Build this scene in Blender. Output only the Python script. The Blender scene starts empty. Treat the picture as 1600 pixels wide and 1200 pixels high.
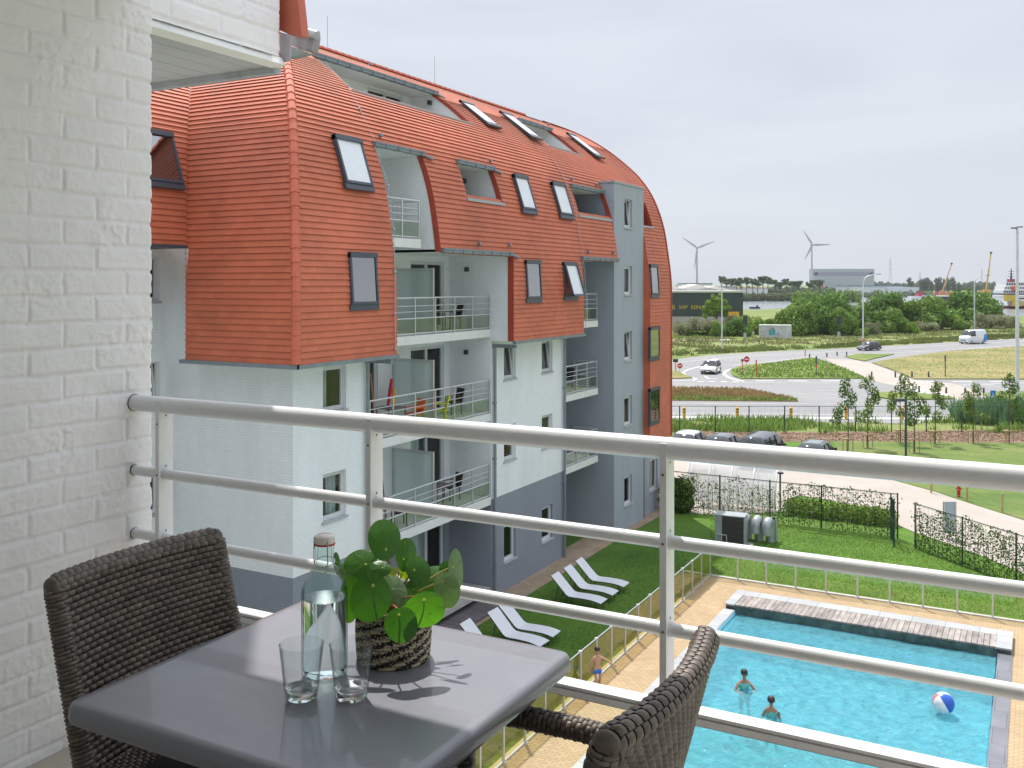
import bpy, math, random
import numpy as np
from mathutils import Vector, Matrix, Quaternion
random.seed(7)
R = math.radians
sc = bpy.context.scene
# ---------------------------------------------------------------- camera
G = 11.2                      # eye height above the ground outside
YAW = R(28.55)
FPX, HX, HY = 1498.0, 800.0, 443.0
cam_d = bpy.data.cameras.new('camera')
cam = bpy.data.objects.new('camera', cam_d)
sc.collection.objects.link(cam)
cam.location = (0, 0, G)
cam.rotation_euler = (R(90), 0, YAW)
cam_d.sensor_width = 36
cam_d.lens = 36 * FPX / 1600
cam_d.shift_y = -157 / 1600
cam_d.clip_start = 0.05
cam_d.clip_end = 9000
sc.camera = cam
# ---------------------------------------------------------------- light
SUN_EL, SUN_AZ = R(61), math.atan2(-0.66, 0.75)
sun_dir = Vector((math.sin(SUN_AZ) * math.cos(SUN_EL), math.cos(SUN_AZ) * math.cos(SUN_EL), math.sin(SUN_EL)))
sl = bpy.data.lights.new('sun', 'SUN')
sl.energy = 4.7
sl.angle = R(0.6)
sl.color = (1.0, 0.95, 0.87)
so = bpy.data.objects.new('sun', sl)
sc.collection.objects.link(so)
so.rotation_euler = sun_dir.to_track_quat('Z', 'Y').to_euler()
w = bpy.data.worlds.new('World')
sc.world = w
w.use_nodes = True
nt = w.node_tree
nt.nodes.clear()
def wn(t, **k):
    n = nt.nodes.new(t)
    for a, b in k.items():
        setattr(n, a, b)
    return n
wo = wn('ShaderNodeOutputWorld'); bg = wn('ShaderNodeBackground'); bg.inputs[1].default_value = 0.1
sky = wn('ShaderNodeTexSky', sky_type='NISHITA', sun_disc=False, sun_elevation=SUN_EL, sun_rotation=SUN_AZ)
sky.air_density = 1.0; sky.dust_density = 2.0
tc = wn('ShaderNodeTexCoord'); sx = wn('ShaderNodeSeparateXYZ'); nt.links.new(tc.outputs['Generated'], sx.inputs[0])
mp = wn('ShaderNodeMapping'); mp.inputs['Scale'].default_value = (1.0, 1.0, 5.0); nt.links.new(tc.outputs['Generated'], mp.inputs[0])
nz = wn('ShaderNodeTexNoise'); nz.inputs['Scale'].default_value = 2.2; nz.inputs['Detail'].default_value = 7; nz.inputs['Distortion'].default_value = 0.5
nt.links.new(mp.outputs[0], nz.inputs[0])
cr = wn('ShaderNodeValToRGB')          # thin high cloud: greyer and paler drifts
cr.color_ramp.elements[0].position = 0.34; cr.color_ramp.elements[0].color = (.595, .63, .71, 1)
cr.color_ramp.elements[1].position = 0.64; cr.color_ramp.elements[1].color = (.68, .725, .785, 1)
nt.links.new(nz.outputs[0], cr.inputs[0])
el = wn('ShaderNodeValToRGB')          # cloud veil made brighter overhead, out of view, to lift the shade
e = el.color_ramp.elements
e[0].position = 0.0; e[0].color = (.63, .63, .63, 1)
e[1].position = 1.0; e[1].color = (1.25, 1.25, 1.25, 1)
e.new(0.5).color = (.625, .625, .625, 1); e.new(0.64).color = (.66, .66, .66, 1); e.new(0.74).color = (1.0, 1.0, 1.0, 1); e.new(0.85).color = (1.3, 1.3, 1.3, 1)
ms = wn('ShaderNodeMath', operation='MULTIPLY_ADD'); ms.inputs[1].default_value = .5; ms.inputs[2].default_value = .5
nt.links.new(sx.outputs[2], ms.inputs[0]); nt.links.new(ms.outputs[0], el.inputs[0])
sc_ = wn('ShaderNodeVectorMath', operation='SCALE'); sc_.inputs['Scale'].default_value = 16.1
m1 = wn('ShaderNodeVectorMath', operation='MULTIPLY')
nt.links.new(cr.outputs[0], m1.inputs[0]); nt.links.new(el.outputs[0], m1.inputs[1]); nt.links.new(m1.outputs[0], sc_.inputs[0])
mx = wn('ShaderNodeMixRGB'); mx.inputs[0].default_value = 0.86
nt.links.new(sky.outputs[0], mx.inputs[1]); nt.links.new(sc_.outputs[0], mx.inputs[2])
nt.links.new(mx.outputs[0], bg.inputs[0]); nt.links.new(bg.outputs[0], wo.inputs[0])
sc.view_settings.view_transform = 'Standard'
sc.view_settings.look = 'None'
sc.view_settings.exposure = 0.14
sc.view_settings.gamma = 1.0
sc.cycles.max_bounces = 8
sc.cycles.transparent_max_bounces = 24
sc.cycles.caustics_reflective = False
sc.cycles.caustics_refractive = True
sc.cycles.sample_clamp_indirect = 6
# ---------------------------------------------------------------- rays: a pixel of the 1600 px photograph on a plane of the place
CY, SY = math.cos(YAW), math.sin(YAW)
def ray(px, py):
    t = (px - HX) / FPX
    v = (HY - py) / FPX
    return Vector((t * CY - SY, t * SY + CY, v))
def gp(px, py, z=0.0):
    r = ray(px, py); k = (z - G) / r.z
    return Vector((r.x * k, r.y * k, z))
def fx(px, py, X):
    r = ray(px, py); k = X / r.x
    return Vector((X, r.y * k, G + r.z * k))
def fy(px, py, Y):
    r = ray(px, py); k = Y / r.y
    return Vector((r.x * k, Y, G + r.z * k))
def fd(px, py, d):
    r = ray(px, py)
    return Vector((r.x * d, r.y * d, G + r.z * d))
def depth(p):
    return -p.x * SY + p.y * CY
# ---------------------------------------------------------------- scene tree helpers
def tag(o, label=None, cat=None, group=None, kind=None):
    if label: o['label'] = label
    if cat: o['category'] = cat
    if group: o['group'] = group
    if kind: o['kind'] = kind
    return o
def thing(name, label, cat, loc=(0, 0, 0), rz=0.0, group=None):
    o = bpy.data.objects.new(name, None)
    sc.collection.objects.link(o)
    o.empty_display_size = .2
    o.location = loc; o.rotation_euler = (0, 0, rz)
    return tag(o, label, cat, group)
def wloc(p):
    v = Vector((0, 0, 0))
    while p is not None:
        v += Vector(p.location); p = p.parent
    return v
def copy_tree(o, parent=None):
    kids = [c for c in sc.objects if c.parent == o] if not hasattr(copy_tree, 'idx') else copy_tree.idx.get(o.name, [])
    c = o.copy(); sc.collection.objects.link(c); c.parent = parent
    if parent is not None: c.matrix_parent_inverse = o.matrix_parent_inverse.copy()
    for k in kids: copy_tree(k, c)
    return c
def dup(o, loc, rz=0.0, label=None, scale=None):
    c = copy_tree(o)
    c.location = loc; c.rotation_euler = (0, 0, rz)
    if label: c['label'] = label
    if scale is not None: c.scale = (scale,) * 3 if isinstance(scale, (int, float)) else scale
    return c
class MB:
    def __init__(s):
        s.v = []; s.f = []; s.uv = None; s.sm = []
    def add(s, vs, fs, smooth=False):
        n = len(s.v); s.v += [tuple(p) for p in vs]; s.f += [tuple(i + n for i in q) for q in fs]; s.sm += [smooth] * len(fs)
        return s
    def quad(s, a, b, c, d): return s.add([a, b, c, d], [(0, 1, 2, 3)])
    def poly(s, pts): return s.add(pts, [tuple(range(len(pts)))])
    def box(s, c, d, m=None, taper=1.0):
        x, y, z = d[0] / 2, d[1] / 2, d[2] / 2; t = taper
        p = [Vector(q) for q in ((-x, -y, -z), (x, -y, -z), (x, y, -z), (-x, y, -z), (-x * t, -y * t, z), (x * t, -y * t, z), (x * t, y * t, z), (-x * t, y * t, z))]
        if m is not None: p = [m @ q for q in p]
        c = Vector(c)
        return s.add([q + c for q in p], [(0, 3, 2, 1), (4, 5, 6, 7), (0, 1, 5, 4), (1, 2, 6, 5), (2, 3, 7, 6), (3, 0, 4, 7)])
    def bb(s, x0, x1, y0, y1, z0, z1): return s.box(((x0 + x1) / 2, (y0 + y1) / 2, (z0 + z1) / 2), (abs(x1 - x0), abs(y1 - y0), abs(z1 - z0)))
    def rbox(s, c, d, r=.02, m=None, n=3):
        """box with rounded vertical corners and softened top and bottom edges"""
        x, y, z = d[0] / 2, d[1] / 2, d[2] / 2
        r = min(r, x * .95, y * .95); rz = min(r, z * .6)
        rings = []
        for (ins, zz) in ((rz, -z), (rz * .3, -z + rz * .3), (0, -z + rz), (0, z - rz), (rz * .3, z - rz * .3), (rz, z)):
            pts = []
            for (sx_, sy_, a0) in ((1, 1, 0), (-1, 1, 90), (-1, -1, 180), (1, -1, 270)):
                for k in range(n + 1):
                    a = R(a0 + 90 * k / n); rr = max(r - ins, r * .15)
                    pts.append(Vector(((x - r) * sx_ + rr * math.cos(a), (y - r) * sy_ + rr * math.sin(a), zz)))
            rings.append(pts)
        c = Vector(c); vs = []
        for g in rings:
            for p in g: vs.append(((m @ p) if m is not None else p) + c)
        L = len(rings[0]); fs = []
        for i in range(len(rings) - 1):
            for j in range(L):
                fs.append((i * L + j, i * L + (j + 1) % L, (i + 1) * L + (j + 1) % L, (i + 1) * L + j))
        fs.append(tuple(reversed(range(L)))); fs.append(tuple((len(rings) - 1) * L + j for j in range(L)))
        return s.add(vs, fs, True)
    def tube(s, pts, r, n=8, cap=True, closed=False):
        pts = [Vector(p) for p in pts]; rs = r if isinstance(r, (list, tuple)) else [r] * len(pts)
        vs = []; fs = []; up = None; N = len(pts)
        for i, p in enumerate(pts):
            if closed: t = (pts[(i + 1) % N] - pts[i - 1]).normalized()
            else: t = (pts[min(i + 1, N - 1)] - pts[max(i - 1, 0)]).normalized()
            if up is None: up = Vector((0, 0, 1)) if abs(t.z) < .9 else Vector((1, 0, 0))
            a = t.cross(up)
            if a.length < 1e-6: a = t.cross(Vector((.3, 1, .2)))
            a.normalize(); b = a.cross(t).normalized(); up = b
            for k in range(n):
                th = 2 * math.pi * k / n
                vs.append(p + (a * math.cos(th) + b * math.sin(th)) * rs[i])
        for i in range(N if closed else N - 1):
            j2 = (i + 1) % N
            for k in range(n):
                fs.append((i * n + k, i * n + (k + 1) % n, j2 * n + (k + 1) % n, j2 * n + k))
        if cap and not closed:
            fs.append(tuple(range(n))); fs.append(tuple((N - 1) * n + k for k in reversed(range(n))))
        return s.add(vs, fs, True)
    def lathe(s, prof, c=(0, 0, 0), n=32, m=None):
        vs = []; fs = []; c = Vector(c)
        for (r, z) in prof:
            for k in range(n):
                a = 2 * math.pi * k / n; p = Vector((r * math.cos(a), r * math.sin(a), z))
                vs.append(((m @ p) if m is not None else p) + c)
        for i in range(len(prof) - 1):
            for k in range(n):
                fs.append((i * n + k, i * n + (k + 1) % n, (i + 1) * n + (k + 1) % n, (i + 1) * n + k))
        return s.add(vs, fs, True)
    def prism(s, pts, d):
        """closed outline extruded by vector d"""
        d = Vector(d); n = len(pts); a = [Vector(p) for p in pts]; b = [p + d for p in a]
        fs = [tuple(reversed(range(n))), tuple(n + k for k in range(n))] + [(k, (k + 1) % n, n + (k + 1) % n, n + k) for k in range(n)]
        return s.add(a + b, fs)
    def sphere(s, c, r, n=12, m=8):
        r = r if isinstance(r, (tuple, list)) else (r, r, r); c = Vector(c); vs = []; fs = []
        for i in range(m + 1):
            ph = math.pi * i / m - math.pi / 2
            for k in range(n):
                a = 2 * math.pi * k / n
                vs.append(c + Vector((r[0] * math.cos(ph) * math.cos(a), r[1] * math.cos(ph) * math.sin(a), r[2] * math.sin(ph))))
        for i in range(m):
            for k in range(n): fs.append((i * n + k, i * n + (k + 1) % n, (i + 1) * n + (k + 1) % n, (i + 1) * n + k))
        return s.add(vs, fs, True)
    def build(s, name, mat, parent=None, shift=True, label=None, kind=None, cat=None, group=None):
        me = bpy.data.meshes.new(name)
        off = wloc(parent) if (parent is not None and shift) else Vector((0, 0, 0))
        me.from_pydata([(p[0] - off.x, p[1] - off.y, p[2] - off.z) for p in s.v], [], s.f)
        me.polygons.foreach_set('use_smooth', s.sm)
        if s.uv:
            ul = me.uv_layers.new(name='UVMap'); flat = [c for f_ in s.uv for p in f_ for c in p]
            ul.data.foreach_set('uv', flat)
        for m_ in (mat if isinstance(mat, (list, tuple)) else [mat]): me.materials.append(m_)
        if hasattr(s, 'mi'): me.polygons.foreach_set('material_index', s.mi)
        if any(s.sm): 
            try: me.set_sharp_from_angle(angle=R(42))
            except Exception: pass
        me.update()
        o = bpy.data.objects.new(name, me); sc.collection.objects.link(o)
        o.parent = parent
        return tag(o, label, cat, group, kind)
def np_mesh(name, V, F, mat, parent=None, smooth=True):
    me = bpy.data.meshes.new(name)
    V = np.asarray(V, dtype=np.float32); F = np.asarray(F, dtype=np.int32)
    if parent is not None: V = V - np.array(wloc(parent), dtype=np.float32)
    k = F.shape[1]
    me.vertices.add(len(V)); me.vertices.foreach_set('co', V.ravel())
    me.loops.add(F.size); me.loops.foreach_set('vertex_index', F.ravel())
    me.polygons.add(len(F)); me.polygons.foreach_set('loop_start', np.arange(0, F.size, k, dtype=np.int32))
    me.polygons.foreach_set('loop_total', np.full(len(F), k, dtype=np.int32))
    me.update(calc_edges=True)
    me.polygons.foreach_set('use_smooth', np.full(len(F), smooth))
    me.materials.append(mat)
    o = bpy.data.objects.new(name, me); sc.collection.objects.link(o); o.parent = parent
    return o
def grid_faces(nu, nv):
    i = np.arange(nu - 1)[:, None] * nv + np.arange(nv - 1)[None, :]
    i = i.ravel()
    return np.stack([i, i + nv, i + nv + 1, i + 1], 1)
# ---------------------------------------------------------------- materials
def N(nt, t, **k):
    n = nt.nodes.new(t)
    for a, b in k.items():
        if a.startswith('i_'): n.inputs[int(a[2:])].default_value = b
        else: setattr(n, a, b)
    return n
def M(name, col, rough=.6, metal=0.0, var=.12, vs=3.0, bump=0.0, bs=60.0, spec=.5, coat=0.0, dirt=None, stretch=None, isl=0.0, detail=5.0, objvar=0.0, alpha=1.0, trans=0.0):
    m = bpy.data.materials.new(name); m.use_nodes = True; nt = m.node_tree; P = nt.nodes['Principled BSDF']; L = nt.links
    P.inputs['Roughness'].default_value = rough; P.inputs['Metallic'].default_value = metal
    P.inputs['Specular IOR Level'].default_value = spec; P.inputs['Coat Weight'].default_value = coat
    P.inputs['Alpha'].default_value = alpha
    c = Vector(col)
    tc = N(nt, 'ShaderNodeTexCoord'); src = tc.outputs['Object']
    if stretch:
        mp = N(nt, 'ShaderNodeMapping'); mp.inputs['Scale'].default_value = stretch; L.new(src, mp.inputs[0]); src = mp.outputs[0]
    nz = N(nt, 'ShaderNodeTexNoise'); nz.inputs['Scale'].default_value = vs; nz.inputs['Detail'].default_value = detail; nz.inputs['Roughness'].default_value = .6
    L.new(src, nz.inputs[0])
    ramp = N(nt, 'ShaderNodeValToRGB'); ramp.color_ramp.elements[0].position = .3; ramp.color_ramp.elements[1].position = .7
    lo = c * (1 - var); hi = c * (1 + var)
    if dirt: lo = Vector(dirt)
    ramp.color_ramp.elements[0].color = (*lo, 1); ramp.color_ramp.elements[1].color = (*[min(1, q) for q in hi], 1)
    L.new(nz.outputs[0], ramp.inputs[0]); out = ramp.outputs[0]
    if isl or objvar:
        if isl:
            gi = N(nt, 'ShaderNodeNewGeometry'); rnd = gi.outputs['Random Per Island']; amt = isl
        else:
            gi = N(nt, 'ShaderNodeObjectInfo'); rnd = gi.outputs['Random']; amt = objvar
        mr = N(nt, 'ShaderNodeMapRange'); mr.inputs[3].default_value = 1 - amt; mr.inputs[4].default_value = 1 + amt; L.new(rnd, mr.inputs[0])
        sc2 = N(nt, 'ShaderNodeVectorMath', operation='SCALE'); L.new(out, sc2.inputs[0]); L.new(mr.outputs[0], sc2.inputs['Scale']); out = sc2.outputs[0]
    L.new(out, P.inputs['Base Color'])
    if bump:
        b2 = N(nt, 'ShaderNodeTexNoise'); b2.inputs['Scale'].default_value = bs; b2.inputs['Detail'].default_value = 4; L.new(src, b2.inputs[0])
        bp = N(nt, 'ShaderNodeBump'); bp.inputs['Strength'].default_value = bump; bp.inputs['Distance'].default_value = .02
        L.new(b2.outputs[0], bp.inputs['Height']); L.new(bp.outputs[0], P.inputs['Normal'])
    if trans:
        tr = N(nt, 'ShaderNodeBsdfTranslucent'); L.new(out, tr.inputs[0])
        mx = N(nt, 'ShaderNodeMixShader', i_0=trans); L.new(P.outputs[0], mx.inputs[1]); L.new(tr.outputs[0], mx.inputs[2])
        L.new(mx.outputs[0], nt.nodes['Material Output'].inputs[0])
    return m
def hx(r, g, b, k=1.0):
    f = lambda u: (u / 255 / 12.92 if u / 255 < .04045 else ((u / 255 + .055) / 1.055) ** 2.4) * k
    return (f(r), f(g), f(b))
def paint_brick(name, top, low=None, zt=0.0, bw=.25, bh=.0915, strength=.5, var=.09):
    """painted brickwork: colour bands by height (the real paint line), brick courses as relief"""
    m = bpy.data.materials.new(name); m.use_nodes = True; nt = m.node_tree; P = nt.nodes['Principled BSDF']; L = nt.links
    P.inputs['Roughness'].default_value = .75
    ge = N(nt, 'ShaderNodeNewGeometry'); sp = N(nt, 'ShaderNodeSeparateXYZ'); L.new(ge.outputs['Position'], sp.inputs[0])
    ad = N(nt, 'ShaderNodeMath', operation='ADD'); L.new(sp.outputs[0], ad.inputs[0]); L.new(sp.outputs[1], ad.inputs[1])
    cb = N(nt, 'ShaderNodeCombineXYZ'); L.new(ad.outputs[0], cb.inputs[0]); L.new(sp.outputs[2], cb.inputs[1])
    br = N(nt, 'ShaderNodeTexBrick'); br.inputs['Scale'].default_value = 1; br.inputs['Brick Width'].default_value = bw; br.inputs['Row Height'].default_value = bh
    br.inputs['Mortar Size'].default_value = .010; br.inputs['Mortar Smooth'].default_value = .6; br.inputs['Color1'].default_value = (1, 1, 1, 1); br.inputs['Color2'].default_value = (.90, .90, .90, 1); br.inputs['Mortar'].default_value = (.66, .66, .66, 1)
    L.new(cb.outputs[0], br.inputs[0])
    nz = N(nt, 'ShaderNodeTexNoise'); nz.inputs['Scale'].default_value = .9; nz.inputs['Detail'].default_value = 8; nz.inputs['Roughness'].default_value = .7; mpp = N(nt, 'ShaderNodeMapping'); mpp.inputs['Scale'].default_value = (1, 1, .22); L.new(ge.outputs['Position'], mpp.inputs[0]); L.new(mpp.outputs[0], nz.inputs[0])
    mr = N(nt, 'ShaderNodeMapRange'); mr.inputs[1].default_value = .3; mr.inputs[2].default_value = .7; mr.inputs[3].default_value = 1 - var; mr.inputs[4].default_value = 1 + var * .5; L.new(nz.outputs[0], mr.inputs[0])
    if low is not None:
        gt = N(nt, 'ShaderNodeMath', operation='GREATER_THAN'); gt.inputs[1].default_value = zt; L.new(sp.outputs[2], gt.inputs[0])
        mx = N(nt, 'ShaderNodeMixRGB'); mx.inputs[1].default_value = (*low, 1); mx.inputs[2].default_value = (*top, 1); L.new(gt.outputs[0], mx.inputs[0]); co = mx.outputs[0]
    else:
        rg = N(nt, 'ShaderNodeRGB'); rg.outputs[0].default_value = (*top, 1); co = rg.outputs[0]
    mu = N(nt, 'ShaderNodeMixRGB', blend_type='MULTIPLY'); mu.inputs[0].default_value = .35; L.new(co, mu.inputs[1]); L.new(br.outputs[0], mu.inputs[2])
    s2 = N(nt, 'ShaderNodeVectorMath', operation='SCALE'); L.new(mu.outputs[0], s2.inputs[0]); L.new(mr.outputs[0], s2.inputs['Scale'])
    L.new(s2.outputs[0], P.inputs['Base Color'])
    n2 = N(nt, 'ShaderNodeTexNoise'); n2.inputs['Scale'].default_value = 9; n2.inputs['Detail'].default_value = 5; L.new(ge.outputs['Position'], n2.inputs[0])
    a2 = N(nt, 'ShaderNodeMath', operation='MULTIPLY_ADD'); a2.inputs[1].default_value = .35; L.new(n2.outputs[0], a2.inputs[0])
    sp2 = N(nt, 'ShaderNodeSeparateXYZ'); L.new(br.outputs[0], sp2.inputs[0]); L.new(sp2.outputs[0], a2.inputs[2])
    bp = N(nt, 'ShaderNodeBump'); bp.inputs['Strength'].default_value = strength; bp.inputs['Distance'].default_value = .03
    L.new(a2.outputs[0], bp.inputs['Height']); L.new(bp.outputs[0], P.inputs['Normal'])
    return m
def tile_mat(name, col, bw=.3, bh=.15):
    m = bpy.data.materials.new(name); m.use_nodes = True; nt = m.node_tree; P = nt.nodes['Principled BSDF']; L = nt.links
    P.inputs['Roughness'].default_value = .6; P.inputs['Specular IOR Level'].default_value = .5
    uv = N(nt, 'ShaderNodeUVMap'); br = N(nt, 'ShaderNodeTexBrick'); br.inputs['Scale'].default_value = 1; br.inputs['Brick Width'].default_value = bw; br.inputs['Row Height'].default_value = bh
    br.inputs['Mortar Size'].default_value = .004; br.inputs['Bias'].default_value = 0
    c = Vector(col)
    br.inputs['Color1'].default_value = (*(c * .93), 1); br.inputs['Color2'].default_value = (*[min(1, q) for q in c * 1.06], 1); br.inputs['Mortar'].default_value = (*(c * .78), 1)
    L.new(uv.outputs[0], br.inputs[0])
    ge = N(nt, 'ShaderNodeNewGeometry')
    nz = N(nt, 'ShaderNodeTexNoise'); nz.inputs['Scale'].default_value = .35; nz.inputs['Detail'].default_value = 8; nz.inputs['Roughness'].default_value = .65; L.new(ge.outputs['Position'], nz.inputs[0])
    mr = N(nt, 'ShaderNodeMapRange'); mr.inputs[1].default_value = .3; mr.inputs[2].default_value = .7; mr.inputs[3].default_value = .76; mr.inputs[4].default_value = 1.12; L.new(nz.outputs[0], mr.inputs[0])
    s2 = N(nt, 'ShaderNodeVectorMath', operation='SCALE'); L.new(br.outputs[0], s2.inputs[0]); L.new(mr.outputs[0], s2.inputs['Scale'])
    L.new(s2.outputs[0], P.inputs['Base Color'])
    return m
def ramp_ground(name, stops, scale, scale2=None, rough=.9, bump=.3, bs=30, stretch=None):
    """ground cover: colours from two sizes of noise"""
    m = bpy.data.materials.new(name); m.use_nodes = True; nt = m.node_tree; P = nt.nodes['Principled BSDF']; L = nt.links
    P.inputs['Roughness'].default_value = rough; P.inputs['Specular IOR Level'].default_value = .25
    ge = N(nt, 'ShaderNodeNewGeometry'); src = ge.outputs['Position']
    if stretch:
        mp = N(nt, 'ShaderNodeMapping'); mp.inputs['Scale'].default_value = stretch; mp.inputs['Rotation'].default_value = (0, 0, R(-12)); L.new(src, mp.inputs[0]); src = mp.outputs[0]
    n1 = N(nt, 'ShaderNodeTexNoise'); n1.inputs['Scale'].default_value = scale; n1.inputs['Detail'].default_value = 9; n1.inputs['Roughness'].default_value = .68; n1.inputs['Distortion'].default_value = .4
    n2 = N(nt, 'ShaderNodeTexNoise'); n2.inputs['Scale'].default_value = scale2 or scale * 9; n2.inputs['Detail'].default_value = 6; n2.inputs['Roughness'].default_value = .75
    L.new(src, n1.inputs[0]); L.new(src, n2.inputs[0])
    mx = N(nt, 'ShaderNodeMixRGB'); mx.inputs[0].default_value = .45; L.new(n1.outputs[0], mx.inputs[1]); L.new(n2.outputs[0], mx.inputs[2])
    rp = N(nt, 'ShaderNodeValToRGB'); els = rp.color_ramp.elements
    els[0].position = stops[0][0]; els[0].color = (*stops[0][1], 1); els[1].position = stops[-1][0]; els[1].color = (*stops[-1][1], 1)
    for p, c in stops[1:-1]: els.new(p).color = (*c, 1)
    L.new(mx.outputs[0], rp.inputs[0]); L.new(rp.outputs[0], P.inputs['Base Color'])
    nb = N(nt, 'ShaderNodeTexNoise'); nb.inputs['Scale'].default_value = bs; nb.inputs['Detail'].default_value = 5; L.new(src, nb.inputs[0])
    bp = N(nt, 'ShaderNodeBump'); bp.inputs['Strength'].default_value = bump; bp.inputs['Distance'].default_value = .05
    L.new(nb.outputs[0], bp.inputs['Height']); L.new(bp.outputs[0], P.inputs['Normal'])
    return m
def pavers(name, c1, c2, mort, bw, bh, scale=1.0, rot=0.0, mortar=.006, var=.12, bump=.3, rough=.8):
    m = bpy.data.materials.new(name); m.use_nodes = True; nt = m.node_tree; P = nt.nodes['Principled BSDF']; L = nt.links
    P.inputs['Roughness'].default_value = rough
    ge = N(nt, 'ShaderNodeNewGeometry'); mp = N(nt, 'ShaderNodeMapping'); mp.inputs['Rotation'].default_value = (0, 0, rot); L.new(ge.outputs['Position'], mp.inputs[0])
    br = N(nt, 'ShaderNodeTexBrick'); br.inputs['Scale'].default_value = scale; br.inputs['Brick Width'].default_value = bw; br.inputs['Row Height'].default_value = bh
    br.inputs['Mortar Size'].default_value = mortar; br.inputs['Color1'].default_value = (*c1, 1); br.inputs['Color2'].default_value = (*c2, 1); br.inputs['Mortar'].default_value = (*mort, 1)
    L.new(mp.outputs[0], br.inputs[0])
    nz = N(nt, 'ShaderNodeTexNoise'); nz.inputs['Scale'].default_value = .6; nz.inputs['Detail'].default_value = 9; nz.inputs['Roughness'].default_value = .7; L.new(ge.outputs['Position'], nz.inputs[0])
    mr = N(nt, 'ShaderNodeMapRange'); mr.inputs[1].default_value = .3; mr.inputs[2].default_value = .7; mr.inputs[3].default_value = 1 - var; mr.inputs[4].default_value = 1 + var; L.new(nz.outputs[0], mr.inputs[0])
    s2 = N(nt, 'ShaderNodeVectorMath', operation='SCALE'); L.new(br.outputs[0], s2.inputs[0]); L.new(mr.outputs[0], s2.inputs['Scale']); L.new(s2.outputs[0], P.inputs['Base Color'])
    bp = N(nt, 'ShaderNodeBump'); bp.inputs['Strength'].default_value = bump; bp.inputs['Distance'].default_value = .01; L.new(br.outputs['Fac'], bp.inputs['Height']); bp.invert = True
    L.new(bp.outputs[0], P.inputs['Normal'])
    return m
def thin_glass(name, tint=(.9, .95, .93), rough=.02, refl=1.45, base=.04, milky=0.0, milkcol=(.8, .9, .9), edge=None):
    """a single pane: mostly see-through, mirror-like at a glancing angle"""
    m = bpy.data.materials.new(name); m.use_nodes = True; nt = m.node_tree; L = nt.links; nt.nodes.remove(nt.nodes['Principled BSDF'])
    out = nt.nodes['Material Output']
    tr = N(nt, 'ShaderNodeBsdfTransparent'); tr.inputs[0].default_value = (*tint, 1)
    gl = N(nt, 'ShaderNodeBsdfGlossy'); gl.inputs['Roughness'].default_value = rough
    if edge:
        lw = N(nt, 'ShaderNodeLayerWeight'); lw.inputs[0].default_value = .5; er = N(nt, 'ShaderNodeValToRGB'); er.color_ramp.elements[0].position = .62; er.color_ramp.elements[0].color = (*tint, 1); er.color_ramp.elements[1].position = .97; er.color_ramp.elements[1].color = (*edge, 1)
        L.new(lw.outputs['Facing'], er.inputs[0]); L.new(er.outputs[0], tr.inputs[0])
    ge = N(nt, 'ShaderNodeNewGeometry'); io = N(nt, 'ShaderNodeMapRange'); io.inputs[3].default_value = refl; io.inputs[4].default_value = 1 / refl; L.new(ge.outputs['Backfacing'], io.inputs[0])
    fr = N(nt, 'ShaderNodeFresnel'); L.new(io.outputs[0], fr.inputs[0])
    fa = N(nt, 'ShaderNodeMath', operation='ADD'); fa.inputs[1].default_value = base; fa.use_clamp = True; L.new(fr.outputs[0], fa.inputs[0])
    mx = N(nt, 'ShaderNodeMixShader'); L.new(fa.outputs[0], mx.inputs[0]); L.new(gl.outputs[0], mx.inputs[2])
    if milky:
        df = N(nt, 'ShaderNodeBsdfDiffuse'); df.inputs[0].default_value = (*milkcol, 1)
        tl = N(nt, 'ShaderNodeBsdfTranslucent'); tl.inputs[0].default_value = (*milkcol, 1)
        m0 = N(nt, 'ShaderNodeMixShader', i_0=.5); L.new(df.outputs[0], m0.inputs[1]); L.new(tl.outputs[0], m0.inputs[2])
        m2 = N(nt, 'ShaderNodeMixShader', i_0=milky); L.new(tr.outputs[0], m2.inputs[1]); L.new(m0.outputs[0], m2.inputs[2]); L.new(m2.outputs[0], mx.inputs[1])
    else: L.new(tr.outputs[0], mx.inputs[1])
    L.new(mx.outputs[0], out.inputs[0])
    return m
WHITE = (.80, .82, .81)
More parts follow.
